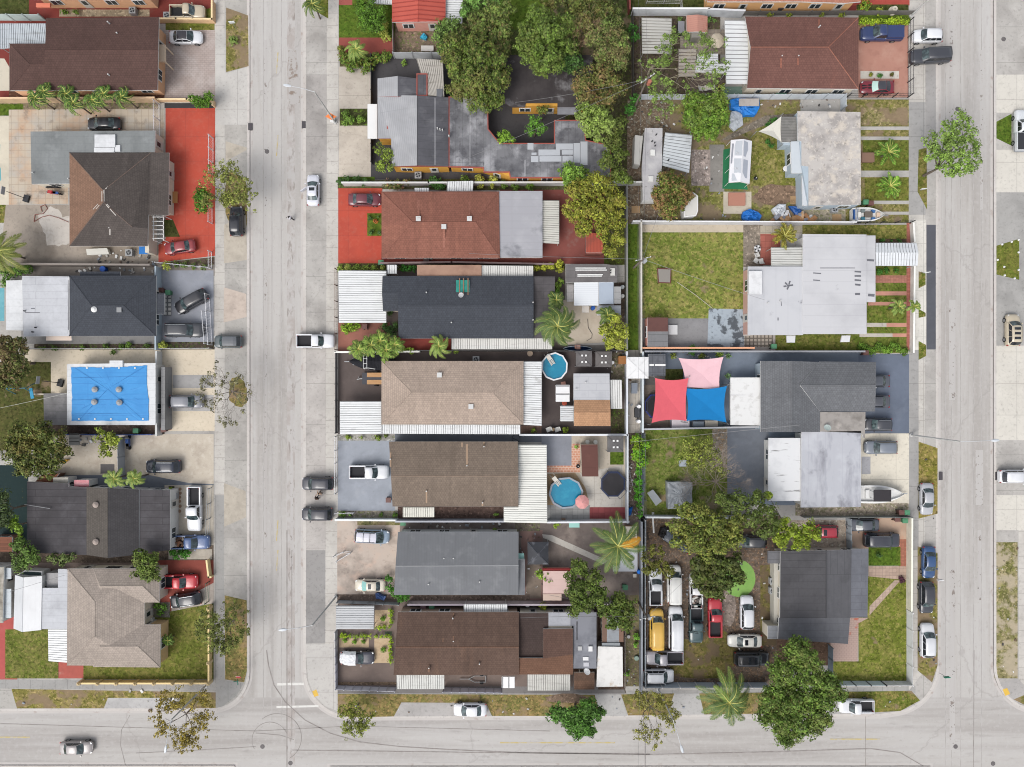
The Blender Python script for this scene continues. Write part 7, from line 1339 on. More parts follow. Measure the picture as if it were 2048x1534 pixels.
T('mango tree with orange brown flush beside the courtyard','1165,165,26 1200,155,30 1232,170,24 1180,192,26 1215,200,24 1160,185,18',LM((112,110,60),(160,118,80),.6),6,85);T('light green puffy tree above the silver patched roof','1165,225,22 1195,235,26 1215,250,20 1180,255,22 1195,275,14',LM((142,154,78),(160,170,96),.4),6.5,95,clump=.45);T('dark green tree beside the yellow courtyard wall','1130,100,24 1150,125,26 1130,130,18',DKG,5,80)
T('tall ragged green trees strip beside the mobile home yard','1235,250,22 1225,285,24 1240,310,20 1215,320,18 1235,345,20 1255,360,12',LM((98,108,44),(126,120,60),.3),5.5,80);T('yellow green tree over the rust red metal shed','1160,385,30 1195,375,34 1225,400,30 1150,420,28 1190,425,36 1225,440,26 1165,455,22 1205,465,22 1235,480,16 1220,505,18 1240,400,18',LM((146,140,52),(170,150,60),.5),5,85,clump=.45);T('bright green bushy tree at the end of the stained flat roof','1135,345,20 1158,350,22 1140,368,18 1165,372,14',BRT,4.5,95)
T('bright green small tree in the yellow walled courtyard','1068,246,16 1080,258,14 1060,262,10',LM((100,140,50)),4,100,size=.2,clump=.35);T('lime green tree at the inner roof edge of the courtyard','1010,272,13 1022,278,10 1002,282,9',LM((136,166,56)),4,100,size=.2,clump=.3);T('olive bushy tree against the yellow courtyard wall','1080,222,10 1092,220,8',OLV2,3.6,100,size=.2,clump=.3)
T('bushy mango tree west of the huge mango tree near the blue toy','880,70,20 895,100,20 905,50,18 885,50,14',LM((110,128,70)),4.5,85);T('mango tree at the top edge above the huge mango tree','990,30,26 960,50,26 1010,60,24 1015,20,18',MANGO,5.5,80);T('dark leafy trees over the grass at the top edge','950,5,26 985,-5,24 930,25,16',FRG,5,70)
T('round glossy tree with red tipped leaves beside the mobile home','1335,365,24 1355,375,24 1325,390,24 1350,405,26 1370,395,20 1335,420,22 1318,405,16',LM((112,114,54),(160,108,76),.7),4.5,140,clump=.36);T('bright green round tree beside the blue tarp heap','1385,205,22 1410,210,24 1435,205,22 1440,235,22 1405,240,28 1380,235,20 1425,260,20 1398,265,16',LM((108,134,48),(150,150,60),.3),4.5,150,clump=.36)
T('light green street tree leaning over the wide street','1915,240,20 1890,265,24 1860,285,20 1925,270,26 1900,300,30 1940,300,22 1870,310,20 1925,330,24 1895,335,22 1945,330,16',LM((130,150,72),(150,166,94),.3),6,75,size=.24,clump=.5,core=.15,trunk=(1846,352));T('round clipped tree on the top lawn by the street','735,20,22 755,28,22 735,45,22 755,50,18',LM((92,124,36),(120,150,50),.2),3.8,110,size=.2)
T('big round olive tree beside the tarped house','45,865,26 85,862,30 115,880,28 30,900,28 70,905,36 110,910,30 55,935,26 95,938,26 130,900,18',LM((104,108,54),(150,120,60),.4),5,85);T('mango tree with pinkish flush at the west edge','15,690,28 35,700,26 5,725,30 40,730,24 25,755,26 0,765,22',LM((98,100,50),(150,112,84),.6),5,85);T('round green tree between the black roofed house and the corner house drive','280,1110,20 300,1125,24 285,1145,20 308,1150,18',LM((110,122,56),(140,140,70),.3),4.5,75)
T('dark grey green tree at the west edge below the dark green floor','5,1000,22 10,1030,20 0,1045,18',LM((88,98,66)),5,80);T('pale green tree at the southwest corner of the black roof','40,1090,20 60,1105,20 45,1125,18 70,1120,16',LM((110,130,66)),4,75);T('yellow green small tree west of the black roof','28,1045,14 38,1060,12',LM((136,158,50)),3.5,90);T('bushy tree along the south eave of the black roof','110,1115,14 130,1118,14 145,1112,10',LM((116,124,74)),3,60)
T('yellowish small tree on the gravel yard by the grey metal fence','205,870,16 225,878,16 210,895,16 218,908,10',LM((156,156,62)),4,70);T('heart shaped clipped shrub at the corner of the paver drive','387,197,11 398,206,14 418,194,12 410,206,13',LM((104,140,34)),2.2,170,size=.15,clump=.2,name='clipped_tree');T('oval clipped topiary on the red driveway','405,388,17 406,402,20 404,416,14',LM((88,130,30)),2.4,170,size=.15,clump=.2,name='clipped_tree')
T('leafy dark tree between the coconut palm and the pink shed','1160,1135,22 1140,1150,16 1185,1155,26 1155,1175,26 1195,1190,26 1165,1205,24 1150,1220,14 1205,1215,20',LM((96,110,44),(130,140,60),.4),5,85,clump=.5);T('dark green round tree above the patchwork shed','1235,1200,20 1255,1215,22 1225,1225,22 1250,1240,24 1225,1250,14',LM((92,106,40),(124,126,56),.4),4.5,90,clump=.45)
T('low mustard green tree over the vehicle lot pickup','1310,1100,18 1300,1125,22 1325,1135,22 1340,1145,18 1305,1145,16',LM((118,112,46),(140,120,60),.4),4.5,50,clump=.5,core=.15);T('large yellow green tree over the vehicle lot','1370,1020,24 1355,1055,26 1395,1030,30 1430,1050,34 1390,1075,34 1430,1085,30 1465,1075,26 1350,1085,18 1410,1105,20 1470,1045,24',OLV2,6,75);T('dark feathery tree over the round green turf','1400,1130,26 1430,1120,28 1460,1130,26 1410,1160,28 1445,1160,26 1475,1150,18 1430,1185,20 1395,1155,18',LM((86,94,42),(120,112,60),.4),5.5,80,size=.3)
T('spreading olive tree north of the vehicle lot','1480,1005,26 1515,1000,22 1450,1000,22 1500,1040,26 1540,1030,22 1535,1060,20',OLV,6,75);T('bright yellow green tree beside the half hidden red car','1560,1050,20 1585,1065,22 1615,1060,22 1560,1080,18 1600,1085,18 1630,1070,12 1535,990,14',LM((140,150,40),(160,160,50),.4),5,85);T('yellow leaved tree on the dry lawn','1380,892,24 1408,893,26 1398,918,26 1428,920,22 1370,915,18 1445,945,14',LM((140,140,62),(160,150,80),.4),4,75,size=.2,clump=.42,core=.1)
T('giant dark green tree at the south street','1590,1300,30 1620,1320,26 1560,1345,34 1610,1345,34 1650,1365,32 1545,1395,36 1590,1400,38 1635,1400,36 1670,1385,24 1560,1440,32 1600,1450,34 1640,1440,28 1570,1475,22 1530,1430,22',LM((108,128,56),(146,140,76),.4),7.5,110,size=.25,clump=.5);T('compact bright green street tree south of the rust stained shed','1112,1425,20 1130,1432,22 1150,1435,26 1175,1418,24 1165,1440,24 1190,1422,20 1150,1455,20 1172,1458,18',LM((88,126,50),(108,142,64),.3),4,130,clump=.4)
T('leafy yellow tree spilling over the driveway wall','758,300,14 775,310,14 762,330,14 780,335,10',LM((138,146,62)),3,80,size=.2,clump=.35);T('yellow green puffy tree at the end of the alley','1228,640,14 1212,660,18 1238,665,20 1222,685,18 1240,692,12',LM((168,164,60),(186,180,90),.4),4,110,clump=.35)
BT_=lambda*a,**k:bare_tree(*a,**{**dict(cl=.8,size=.2),**k})
BT_('thin yellowish tree over the parked black hatchback',458,388,38,4.2,5200,LM((146,140,76)),3,bx=(466,420));BT_('bare grey tree beside the street at the grey SUV',460,783,52,4,1500,LM((134,118,104)),4,depth=7);BT_('thin dark tree over the corner balustrade',454,1252,42,4.2,5200,LM((122,120,62)),5,depth=6);BT_('mustard leaved thin tree by the street lamp at the corner',370,1432,50,4.5,5200,LM((166,132,58)),6,bx=(385,1415));BT_('small thin green tree on the leafy south verge',711,1428,30,4,2600,LM((144,140,58)),7,bx=(717,1408));BT_('sparse yellow brown tree on the verge beside the street lamp',1302,1425,46,4.5,3600,LM((152,136,72)),8,bx=(1295,1400));BT_('bare grey branches over the grey tarp on the dry lawn',1435,965,62,4.5,0,None,9,depth=7,nb=14,bark=M((158,144,132),rough=.9));BT_('thin airy green tree in the corner yard with vines',1345,140,66,5,6000,LM((132,146,78)),10,depth=6,bx=(1295,150),cl=.4,bark=M((176,166,140),rough=.9));BT_('dry brown stems among the top trees',1165,70,26,7.5,0,None,11,depth=5,bark=M((176,140,110),rough=.9))
Pm=palm
Pm('big coconut palm with one yellow frond beside the vehicle lot',1236,1092,64,7,PG1,PY,17,.9,2.2,1.0,.1,seed=2,yell=(0,));Pm('coconut palm overhanging the south street',1458,1405,62,7,PG1,PL,17,.9,2.3,1.0,.15,seed=5,yell=(4,5,6));Pm('coconut palm blown sideways beside the charcoal house',1115,652,46,6,PG1,PL,17,.8,2.0,.9,.5,seed=8);Pm('dark green palm north of the blown coconut palm',1113,600,20,3.5,PG1,None,12,.7,1,.5,0,seed=9);Pm('small palm beside the workshop',1215,630,22,4,PG1,None,11,.7,1.2,.5,.2,seed=12)
for i,(x,y)in enumerate(((70,195),(88,182),(132,188),(146,205),(185,200),(207,187),(243,193))):Pm(['first small palm from the west in the row behind the tan wall','second small palm from the west in the row behind the tan wall','third small palm from the west in the row behind the tan wall','middle small palm of the row of seven behind the tan wall','fifth small palm from the west in the row behind the tan wall','sixth small palm from the west in the row behind the tan wall','easternmost small palm of the row behind the tan wall'][i],x,y,23,4.2,LM((92,116,52)),None,12,.7,1.3,.5,.9,seed=20+i,group='row of small palms',nl=16)
Pm('small palm left of the pair north of the black roof',229,957,24,3.8,PL,None,12,.7,1,.5,.3,seed=31,nl=16);Pm('small palm right of the pair north of the black roof',268,956,21,3.8,PL,None,12,.7,1,.5,.4,seed=32,nl=16);Pm('huge yellow green palm at the west edge',-6,502,52,5.5,M((136,146,58),('r',(84,104,38),1,0,1,.5),rough=.6),None,16,.9,2,.9,.1,seed=33)
Pm('small palm above the lot wall in the red leaf bushes',712,98,24,3.6,PL,None,12,.7,1.2,.5,.4,seed=34,nl=16);Pm('palm on the verge at the top edge',625,8,24,4,PG1,None,12,.7,1.2,.5,.5,seed=35,nl=16);Pm('palm standing south of the charcoal house',878,692,25,4.2,PL,None,13,.6,1.3,.5,.5,seed=36,nl=18);Pm('grey green fluffy palm cluster beside the covered boat',720,690,26,4,LM((124,140,66)),PL,15,.8,1.4,.55,.2,crowns=[(717,698,24),(742,690,26),(772,700,26),(760,682,24),(790,690,20)],seed=40,nl=16,name='palm_cluster')
Pm('broad lawn palm on the striped lawn, northern one',1777,304,28,2.2,LM((108,140,50)),None,20,.8,.9,.5,0,seed=50,nl=20,w=.09);Pm('broad lawn palm on the striped lawn, southern one',1780,372,27,2.2,LM((112,144,50)),None,20,.8,.9,.5,0,seed=52,nl=20,w=.09);Pm('little palm beside the brick street wall, western one',1797,613,18,2.6,PL,None,12,.7,.9,.4,.2,seed=53,nl=18);Pm('little palm beside the brick street wall, eastern one',1828,612,15,3,PL,None,7,.6,.8,.4,.2,seed=54,nl=18)
Pm('orange and green palm beside the ribbed cover of the light grey house',1569,472,27,3.2,LM((150,124,40),(100,130,40),.6),None,18,1,1,.5,.2,seed=55,nl=20,w=.09);Pm('leafy sword palm on the corner house wall',336,1280,14,1.8,LM((104,130,60)),None,12,.6,.7,.35,0,seed=56,nl=10)
Bu=bush;MIX=LM((110,130,50),(170,70,60),.3)
Bu('yellow lime bush beside the clipped round tree',768,60,16,YG,1.6,lobes='768,48,10 765,62,11 772,72,9');Bu('dense green shrub mass above the pale driveway',0,0,0,MIX,1.8,lobes='682,98,10 690,115,14 710,120,14 700,130,10 735,125,14 750,112,12 770,110,12 728,138,8',size=.2);Bu('leafy shrubs bed between the two pale driveways',0,0,0,BRT,1.2,lobes='688,228,9 700,238,10 720,238,9 690,245,8');Bu('dark shrubs row at the driveway edge near the flowers',0,0,0,DKG,1.2,lobes='680,362,9 695,358,10 712,358,8 730,362,9')
Bu('pink flowering shrub beside the small tree',0,0,0,LM((120,120,70),(220,120,120),.5),1.5,lobes='775,365,10 795,368,12 812,362,8');Bu('broad leaved plants under the yellow wall',0,0,0,LM((80,120,56)),1.4,lobes='868,362,12 880,370,9',size=.34);Bu('bright yellow croton pair by the small white cover',0,0,0,LM((216,200,90)),1.6,lobes='958,356,9 986,358,9 962,368,6 984,368,6');Bu('green shrubs east of the yellow crotons',0,0,0,BRT,1.3,lobes='1008,366,9 1030,372,9 1060,370,9 930,355,8')
Bu('square planted bed shrub on the red driveway',0,0,0,DKG,.7,lobes='740,436,5 757,432,4 742,464,5 760,465,4');Bu('mixed croton row north of the white carport',0,0,0,LM((130,150,60),(200,190,90),.5),1.3,lobes='680,536,8 696,534,8 712,534,8 730,536,8 748,537,8 764,536,6');Bu('yellow croton row east of the ribbed strip cover',0,0,0,LM((214,200,70)),1.5,lobes='1072,535,9 1087,534,8 1103,531,9 1120,528,10 1120,537,8');Bu('dense green hedge patch beside the tan flat strip',0,0,0,LM((60,120,40)),1.2,lobes='806,536,7 818,537,7 828,536,6')
Bu('lime shrubs below the white carport',0,0,0,LM((150,176,50)),1.3,lobes='688,654,9 702,653,10 714,652,7 690,661,6');Bu('dark glossy shrubs against the charcoal wall',0,0,0,DKG,1.4,lobes='770,655,11 782,662,11 790,650,8 780,625,6');Bu('bright small shrubs on the boat yard wall',0,0,0,LIME,1.2,lobes='810,700,6 822,700,7 912,702,7');Bu('green shrubs beside the dark rear roof',0,0,0,LM((110,150,50),(190,190,80),.3),1.5,lobes='1115,572,9 1122,562,7 1112,583,7')
Bu('vine covered hedge with yellow flowers in the alley',0,0,0,LM((120,176,40),(220,180,40),.2),1.8,lobes='1275,880,14 1292,890,12 1278,905,14 1285,925,14 1272,915,10');Bu('narrow green hedge along the alley fence',0,0,0,LM((84,150,30)),1.6,lobes='1278,945,9 1279,962,10 1278,980,10 1278,998,9 1281,1015,8 1282,1030,7');Bu('green corner shrub beside the cream sedan',0,0,0,LM((76,130,34)),1.6,lobes='790,1185,12 800,1195,12 812,1196,9 779,1178,9 776,1160,8')
Bu('lime hedge along the north of the paved yard',0,0,0,LM((170,190,40)),1.5,lobes=' '.join(f'{1725+i*10},40,8' for i in range(10)),name='hedge',size=.14);Bu('clipped yellow hedge round the upper flower bed',0,0,0,LM((164,190,30)),.8,lobes='781,1222,5 782,1230,5 782,1238,5 782,1246,5 778,1255,5 768,1256,5 758,1256,5 752,1256,4',name='hedge',size=.13);Bu('clipped yellow hedge of the western flower bed',0,0,0,LM((164,190,30)),.8,lobes=' '.join(f'{683+i*8},1273,5' for i in range(8)),name='hedge',size=.13);Bu('clipped yellow hedge round the lower flower bed',0,0,0,LM((164,190,30)),.8,lobes='752,1273,5 762,1273,5 772,1273,5 780,1275,5 '+' '.join(f'781,{1284+i*8},5' for i in range(6)),name='hedge',size=.13)
for i,(x,y)in enumerate(((766,1237),(767,1300),(690,1281),(727,1283),(709,1284))):pot(x,y,6 if i<2 else 5,.6,LM((120,150,50)),['round bed plant in the upper sandy bed','round bed plant in the lower sandy bed','left plant in the western sandy bed','right plant in the western sandy bed','middle plant in the western sandy bed'][i],(190,120,90))
Bu('yellow lime shrub beside the white gate north end',329,530,9,YG,1.4);Bu('yellow lime shrub beside the grey drive south end',323,690,9,YG,1.3);Bu('mixed shrubs row at the street end of the red driveway',0,0,0,LM((100,120,60),(150,120,60),.4),.9,lobes='352,527,7 368,530,7 385,532,6 405,533,6');Bu('yellow small shrubs beside the front wall of the black roof',0,0,0,LM((150,160,40)),.9,lobes='343,1005,5 344,1020,5 343,1030,5 342,1060,5 340,978,5');Bu('thick green shrub at the drive edge below the blue pickup',0,0,0,LM((80,140,40)),1.4,lobes='352,1110,12 368,1108,11 340,1106,8')
Bu('leafy plants in the small white framed bed',0,0,0,LM((104,140,50)),.8,lobes='312,1212,7 325,1215,7 318,1226,6');Bu('ragged green shrubs at the west edge below the palm',0,0,0,LM((100,130,50)),1.8,lobes='10,545,14 30,540,12 50,538,12 8,565,12 20,575,8');Bu('shrubs on the wall between the dead lawns',0,0,0,LM((100,120,50)),.8,lobes='108,695,6 85,697,5 162,696,6 210,692,7 240,694,7 255,690,7 290,692,6 225,705,6')
Bu('leafy vines on the old slatted roof edge',0,0,0,LM((84,140,60)),2.2,lobes='1268,50,10 1272,70,9 1345,75,7 1272,195,12 1262,215,12');Bu('green shrubs around the terracotta shed',0,0,0,FRG,1.0,lobes='1360,38,5 1420,36,5 1378,72,8 1408,73,7 1430,38,5');Bu('yellow flowering bush beside the white patio chairs',0,0,0,LM((170,160,70)),1.6,lobes='1445,170,8 1442,182,7');Bu('round shrubs in the stone ring by the cream sail',0,0,0,LM((70,120,50)),.8,lobes='1548,240,8 1537,247,5 1538,283,6 1546,292,5')
Bu('orange fruit bush at the top of the red patio',1732,8,13,LM((110,140,40),(220,110,40),.4),1.8);Bu('yellow green plants south of the orange house',0,0,0,LM((150,150,50)),.8,lobes='1541,27,6 1580,29,6 1646,28,6 1685,28,7 1760,20,8');Bu('spiky yellow bush by the pink shade sail',1441,708,8,LIME,1.4);Bu('green bush on the orange topped wall',1389,700,11,LM((90,140,50)),1.3);Bu('shrubs along the grey wall behind the sails',0,0,0,LM((140,140,60)),1.0,lobes='1347,712,7 1405,712,7');Bu('small shrubs along the concrete strip east of the arched carport',0,0,0,LM((70,120,40)),.7,lobes='1760,543,6 1775,541,6 1792,541,6 1785,481,4 1765,481,4 1800,481,4')
Bu('thick ground shrubs at the south of the light grey house lawn',0,0,0,LM((110,138,44)),.6,lobes=' '.join(f'{1722+i*11},{692+(i%3)*5},9' for i in range(9)));Bu('purple plant by the corner lawn path',1805,1160,7,LM((110,50,90)),.6);Bu('round dark shrub in the middle of the oval front lawn',1759,1112,5,DKG,1.0)
Bu('small green plants between the top house and its neighbour',0,0,0,LM((110,130,50)),.8,lobes='127,22,6 150,22,6');Bu('small shrub in the driveway bed beside the roadside grass',465,80,10,PL,.9);Bu('small yellow green plant on the packed earth by the mint table',1113,1051,7,LM((160,176,50)),1.0);Bu('light green young tree over the pink shed corner',0,0,0,LM((140,160,60)),2.6,lobes='1080,1150,8 1092,1158,8 1100,1163,7 1095,1145,5',size=.2);Bu('yellow green bush in the dark side yard',1086,1214,9,LM((160,156,60)),1.6);Bu('white edged driveway flower bed plants, north row',0,0,0,LM((130,140,50)),.6,lobes='696,874,5 724,874,4 755,875,6 772,873,4');Bu('white edged driveway flower bed plants, south row',0,0,0,LM((110,140,50)),.6,lobes='684,1029,6 700,1030,4 762,1028,5 790,1029,7');Bu('yellow plant beside the white chairs of the cottage yard',1130,860,6,LM((150,160,50)),1.0);Bu('single green shrub at the corner of the patio bricks',1067,861,5,LM((150,160,60)),.8);Bu('green plants north of the grey wall at the fence',0,0,0,BRT,.9,lobes='807,124,6 1154,893,5 992,1030,4 989,1060,5');Bu('tall green shrub with weeds by the rust stained shed',0,0,0,LM((130,180,60)),1.0,lobes='1255,1350,6 1273,1275,7 1272,1290,6')
# - street furniture and small things
lamp(671,246,628,183,581,172,'grey street lamp beside the orange road sign');lamp(672,1193,622,1250,572,1259,'grey street lamp beside the corrugated carport near the corner');lamp(413,1370,342,1440,332,1492,'grey street lamp over the crossroads corner with the mustard tree');lamp(1316,1377,1349,1441,1362,1492,'grey street lamp on the verge south of the vehicle lot');lamp(1820,870,1922,884,1984,881,'grey street lamp stretching across the wide street');lamp(1820,33,1872,-12,1900,-30,'street lamp leaning out of the picture at the top')
h=empty('road_sign',W(669,243,0)[:2]+(GZ,),'orange diamond road sign beside the street lamp','sign');X,Y,_=W(661,232,2.2);b=MB();b.obox(X,Y,2.0,.9,.9,2.06,.78);b.v=[(X+(x-X)*1.25,Y+(y-Y)*.55,z+(y-Y)*.6)for x,y,z in b.v];b.build('sign_plate',flat((244,128,56),.5),h);b=MB();l=h.location;b.tube((l.x,l.y,GZ),(X,Y,2.0),.04,5);b.build('post',STEEL,h)
b=MB();b.box(l.x-.5,l.y-.25,GZ,l.x+.2,l.y+.3,GZ+.5);b.build('base',WHITE,h)
h=empty('stop_sign',W(481,1349,0)[:2]+(GZ,),'red stop sign with green street name plates on the corner verge','sign');l=h.location;T_=Vector(W(475.5,1357.5,2.6));b=MB();b.tube((l.x,l.y,GZ),(T_.x,T_.y,3.0),.03,5);b.build('post',GREY,h)
b=MB();vs=[(T_.x+.4*math.cos(.39+k*.785),T_.y+.1+.27*math.sin(.39+k*.785),T_.z-.25-.3*math.sin(.39+k*.785)*-1)for k in range(8)];b.face(vs);b.raw([(x,y+.02,z-.01)for x,y,z in vs],[tuple(range(8))]);b.build('sign_plate',M((210,60,66),rough=.5),h)
text('STOP',475.6,1352.6,2.52,.26,0,WHITE,h,(math.radians(48),0));[setattr(o_,'location',o_.location+Vector((0,-.0,.06)))for o_ in[C.objects[-1]]]
for a_,p_ in((.1,(472,1363)),(1.67,(475,1365))):b=MB();q=W(*p_,2.9);b.obox(q[0],q[1],2.75,.75,.04,2.95,a_);b.build('street_name_plate',flat((50,130,104)),h)
def rsign(bx,by,tx,ty,col,label,nm='road_sign',z=2.4):
 B_=W(bx,by,0);T_=W(tx,ty,z);h=empty(nm,(B_[0],B_[1],GZ),label,'sign');b=MB();b.tube((B_[0],B_[1],GZ),T_,.03,5);b.build('post',GREY,h);b=MB();b.obox(T_[0],T_[1],z-.2,.8,.05,z+.25,.1);b.obox(T_[0],T_[1],z+.25,.84,.09,z+.3,.1);b.build('sign_plate',flat(col),h)
rsign(1877,1345,1893,1354,(40,140,110),'green street name sign leaning over the wide street corner','street_name_sign',2.6);rsign(475,61,464,45,(226,230,232),'white sign beside the roadside palm',z=2.2);rsign(1841,544,1853,545,(238,240,240),'white sign by the new dark asphalt strip',z=2.3);rsign(1872,1155,1880,1160,(236,236,236),'white sign between the blue sedan and the black hatchback',z=2.3);rsign(1840,382,1847,378,(230,232,232),'small white sign at the foot of the street tree',z=1.6)
Ta=upole(1268,218,1291,152,'utility pole with a rusty transformer among the vines',.6,2);Tb=upole(1267,536,1285,514,'utility pole beside the big empty lawn',.25,1);Tc=upole(1277,1205,1288,1242,'utility pole beside the vehicle lot fence',.2,1)
N0=Vector(W(1290,-150,9.5));S0=Vector(W(1290,1700,9.5))
wire('power_line','main overhead power line down the back alley',[N0,Ta,Tb,Tc,S0],.016,col=(110,110,112));wire('power_line','lower overhead cable down the back alley',[N0-Vector((.8,0,1.2)),Ta-Vector((.6,0,1.2)),Tb-Vector((.6,0,1.2)),Tc-Vector((.6,0,1.2)),S0-Vector((.8,0,1.2))],.014,col=(130,130,132))
for i,(a_,q,L_)in enumerate(((Ta,(917,323,4),'service cable from the rusty transformer pole to the yellow house'),(Ta,(1030,205,4),'service cable from the rusty transformer pole to the dark flat roof'),(Tb,(938,507,4),'service cable across the red shingle house rear roof'),(Tb,(1530,600,4),'service cable to the light grey flat roof'),(Tb,(1320,420,4),'service cable to the mobile home'),(Tc,(1040,1236,4),'service cable to the dark brown corner house'),(Tc,(1450,1090,4),'service cable into the leafy trees of the vehicle lot'),(Tc,(1098,1190,3.5),'service cable to the pink shed'))):wire('service_cable',L_,[a_-Vector((0,0,.6)),Vector(W(*q))],.025,.5,(150,150,150))
wire('service_cable','pale cable crossing the white gable shed',[Vector(W(20,1183,4.2)),Vector(W(130,1150,5))],.025,.2,(120,120,120));wire('service_cable','cable over the dark side lawn beside the blue play frame',[Vector(W(-20,820,5)),Vector(W(140,785,4))],.025,.3,(190,190,180));wire('service_cable','cable along the grey wall north of the yellow leaved tree',[Vector(W(1262,884,6)),Vector(W(1600,850,4.5))],.02,.3,(160,160,160))
GB=(74,132,96);BB_=(104,70,64)
for x,y,a_,c_,t_ in((339,586,0,GB,'green wheelie bin by the patterned tiles'),(325,581,0,BB_,'dark brown bin beside the pale blue front wall'),(275,861,0,GB,'green wheelie bin behind the tarped house'),(330,859,10,BB_,'brown bin at the corner of the cream driveway'),(1799,1024,0,BB_,'brown bin of the four by the wide street, upper one'),(1810,1024,0,GB,'green bin of the four by the wide street, upper one'),(1791,1037,0,BB_,'brown bin of the four by the wide street, lower one'),(1806,1040,0,GB,'green bin of the four by the wide street, lower one'),(763,526,0,GB,'green bin at the corner of the red driveway'),(731,654,90,BB_,'brown bin on the patch of brick paving below the white carport'),(778,999,0,BB_,'brown bin at the edge of the blue grey driveway'),(807,1045,0,GB,'green bin beside the gravel drive'),(1738,408,0,BB_,'brown bin above the speedboat'),(1728,406,0,GB,'green bin above the speedboat'),(1728,706,0,BB_,'brown bin at the end of the grey wall by the dark driveway'),(1545,693,0,GB,'green bin at the end of the tiled yard strip'),(1249,1173,0,GB,'green bin beside the dark tree in the earth yard'),(864,1210,0,GB,'green bin in the dark side yard'),(853,520,0,(60,40,40),'dark bin in the narrow red side path'),(1559,18,0,(60,52,50),'dark bin beside the orange wall'),(1688,185,0,(80,40,38),'dark red bin by the black yard fence'),(1503,174,90,(60,120,96),'green bin in the narrow side path'),(847,1210,0,(112,84,90),'mauve bin in the dark side yard')):bin_(x,y,a_,c_,t_)
for x,y,t_,*o in((264,20,'large grey air conditioner behind the wide brown roof'),(333,30,'air conditioner beside the beige pickup'),(257,505,'air conditioner in the cluttered side yard'),(347,992,'air conditioner in front of the black roof'),(836,350,'air conditioner under the yellow wall'),(1670,418,'air conditioner beside the pale blue wall'),(1608,186,'dark air conditioner in the narrow side path'),(1546,1182,'air conditioner on the cream service wall, lower one'),(1547,1163,'white unit on the cream service wall, upper one'),(952,719,'small air conditioner in the dark yard north of the beige hip roof')):ac(x,y,t_)
for x,y,a_,t_ in((1097,859,200,'white garden chair, western one by the cottage wall'),(1114,859,200,'white garden chair, eastern one by the cottage wall'),(1402,177,0,'white patio chair west of the round table'),(1421,176,180,'white patio chair east of the round table'),(1514,510,20,'white plastic chair below the striped table'),(1512,521,60,'white plastic chair beside the pale grey roof'),(1522,522,100,'third white plastic chair beside the paving'),(1156,694,0,'pinkish chair beside the decagon pool'),(1127,768,100,'tan chair south of the decagon pool')):chair(x,y,a_,(232,230,224)if 'pink' not in t_ and 'tan' not in t_ else(220,160,140),t_,1.25)
for a_ in((1412,176,.42,(228,222,206),'round white table between the two patio chairs'),(1515,497,.5,(236,236,236),'round table with black and white segments'),(1572,337,.42,(232,232,232),'small round white table beside the pale blue wall'),(1106,859,.25,(170,140,100),'small ring table between the white garden chairs'),(1060,707,.42,(176,152,128),'round tan table in the dark yard near the decagon pool'),(1175,884,.3,(214,214,204),'round white stand north of the poolside shed, western'),(1191,884,.3,(214,214,204),'round white stand north of the poolside shed, eastern')):rtable(*a_,top2=(60,60,60)if a_[0]==1515 else None)
bx=boxy
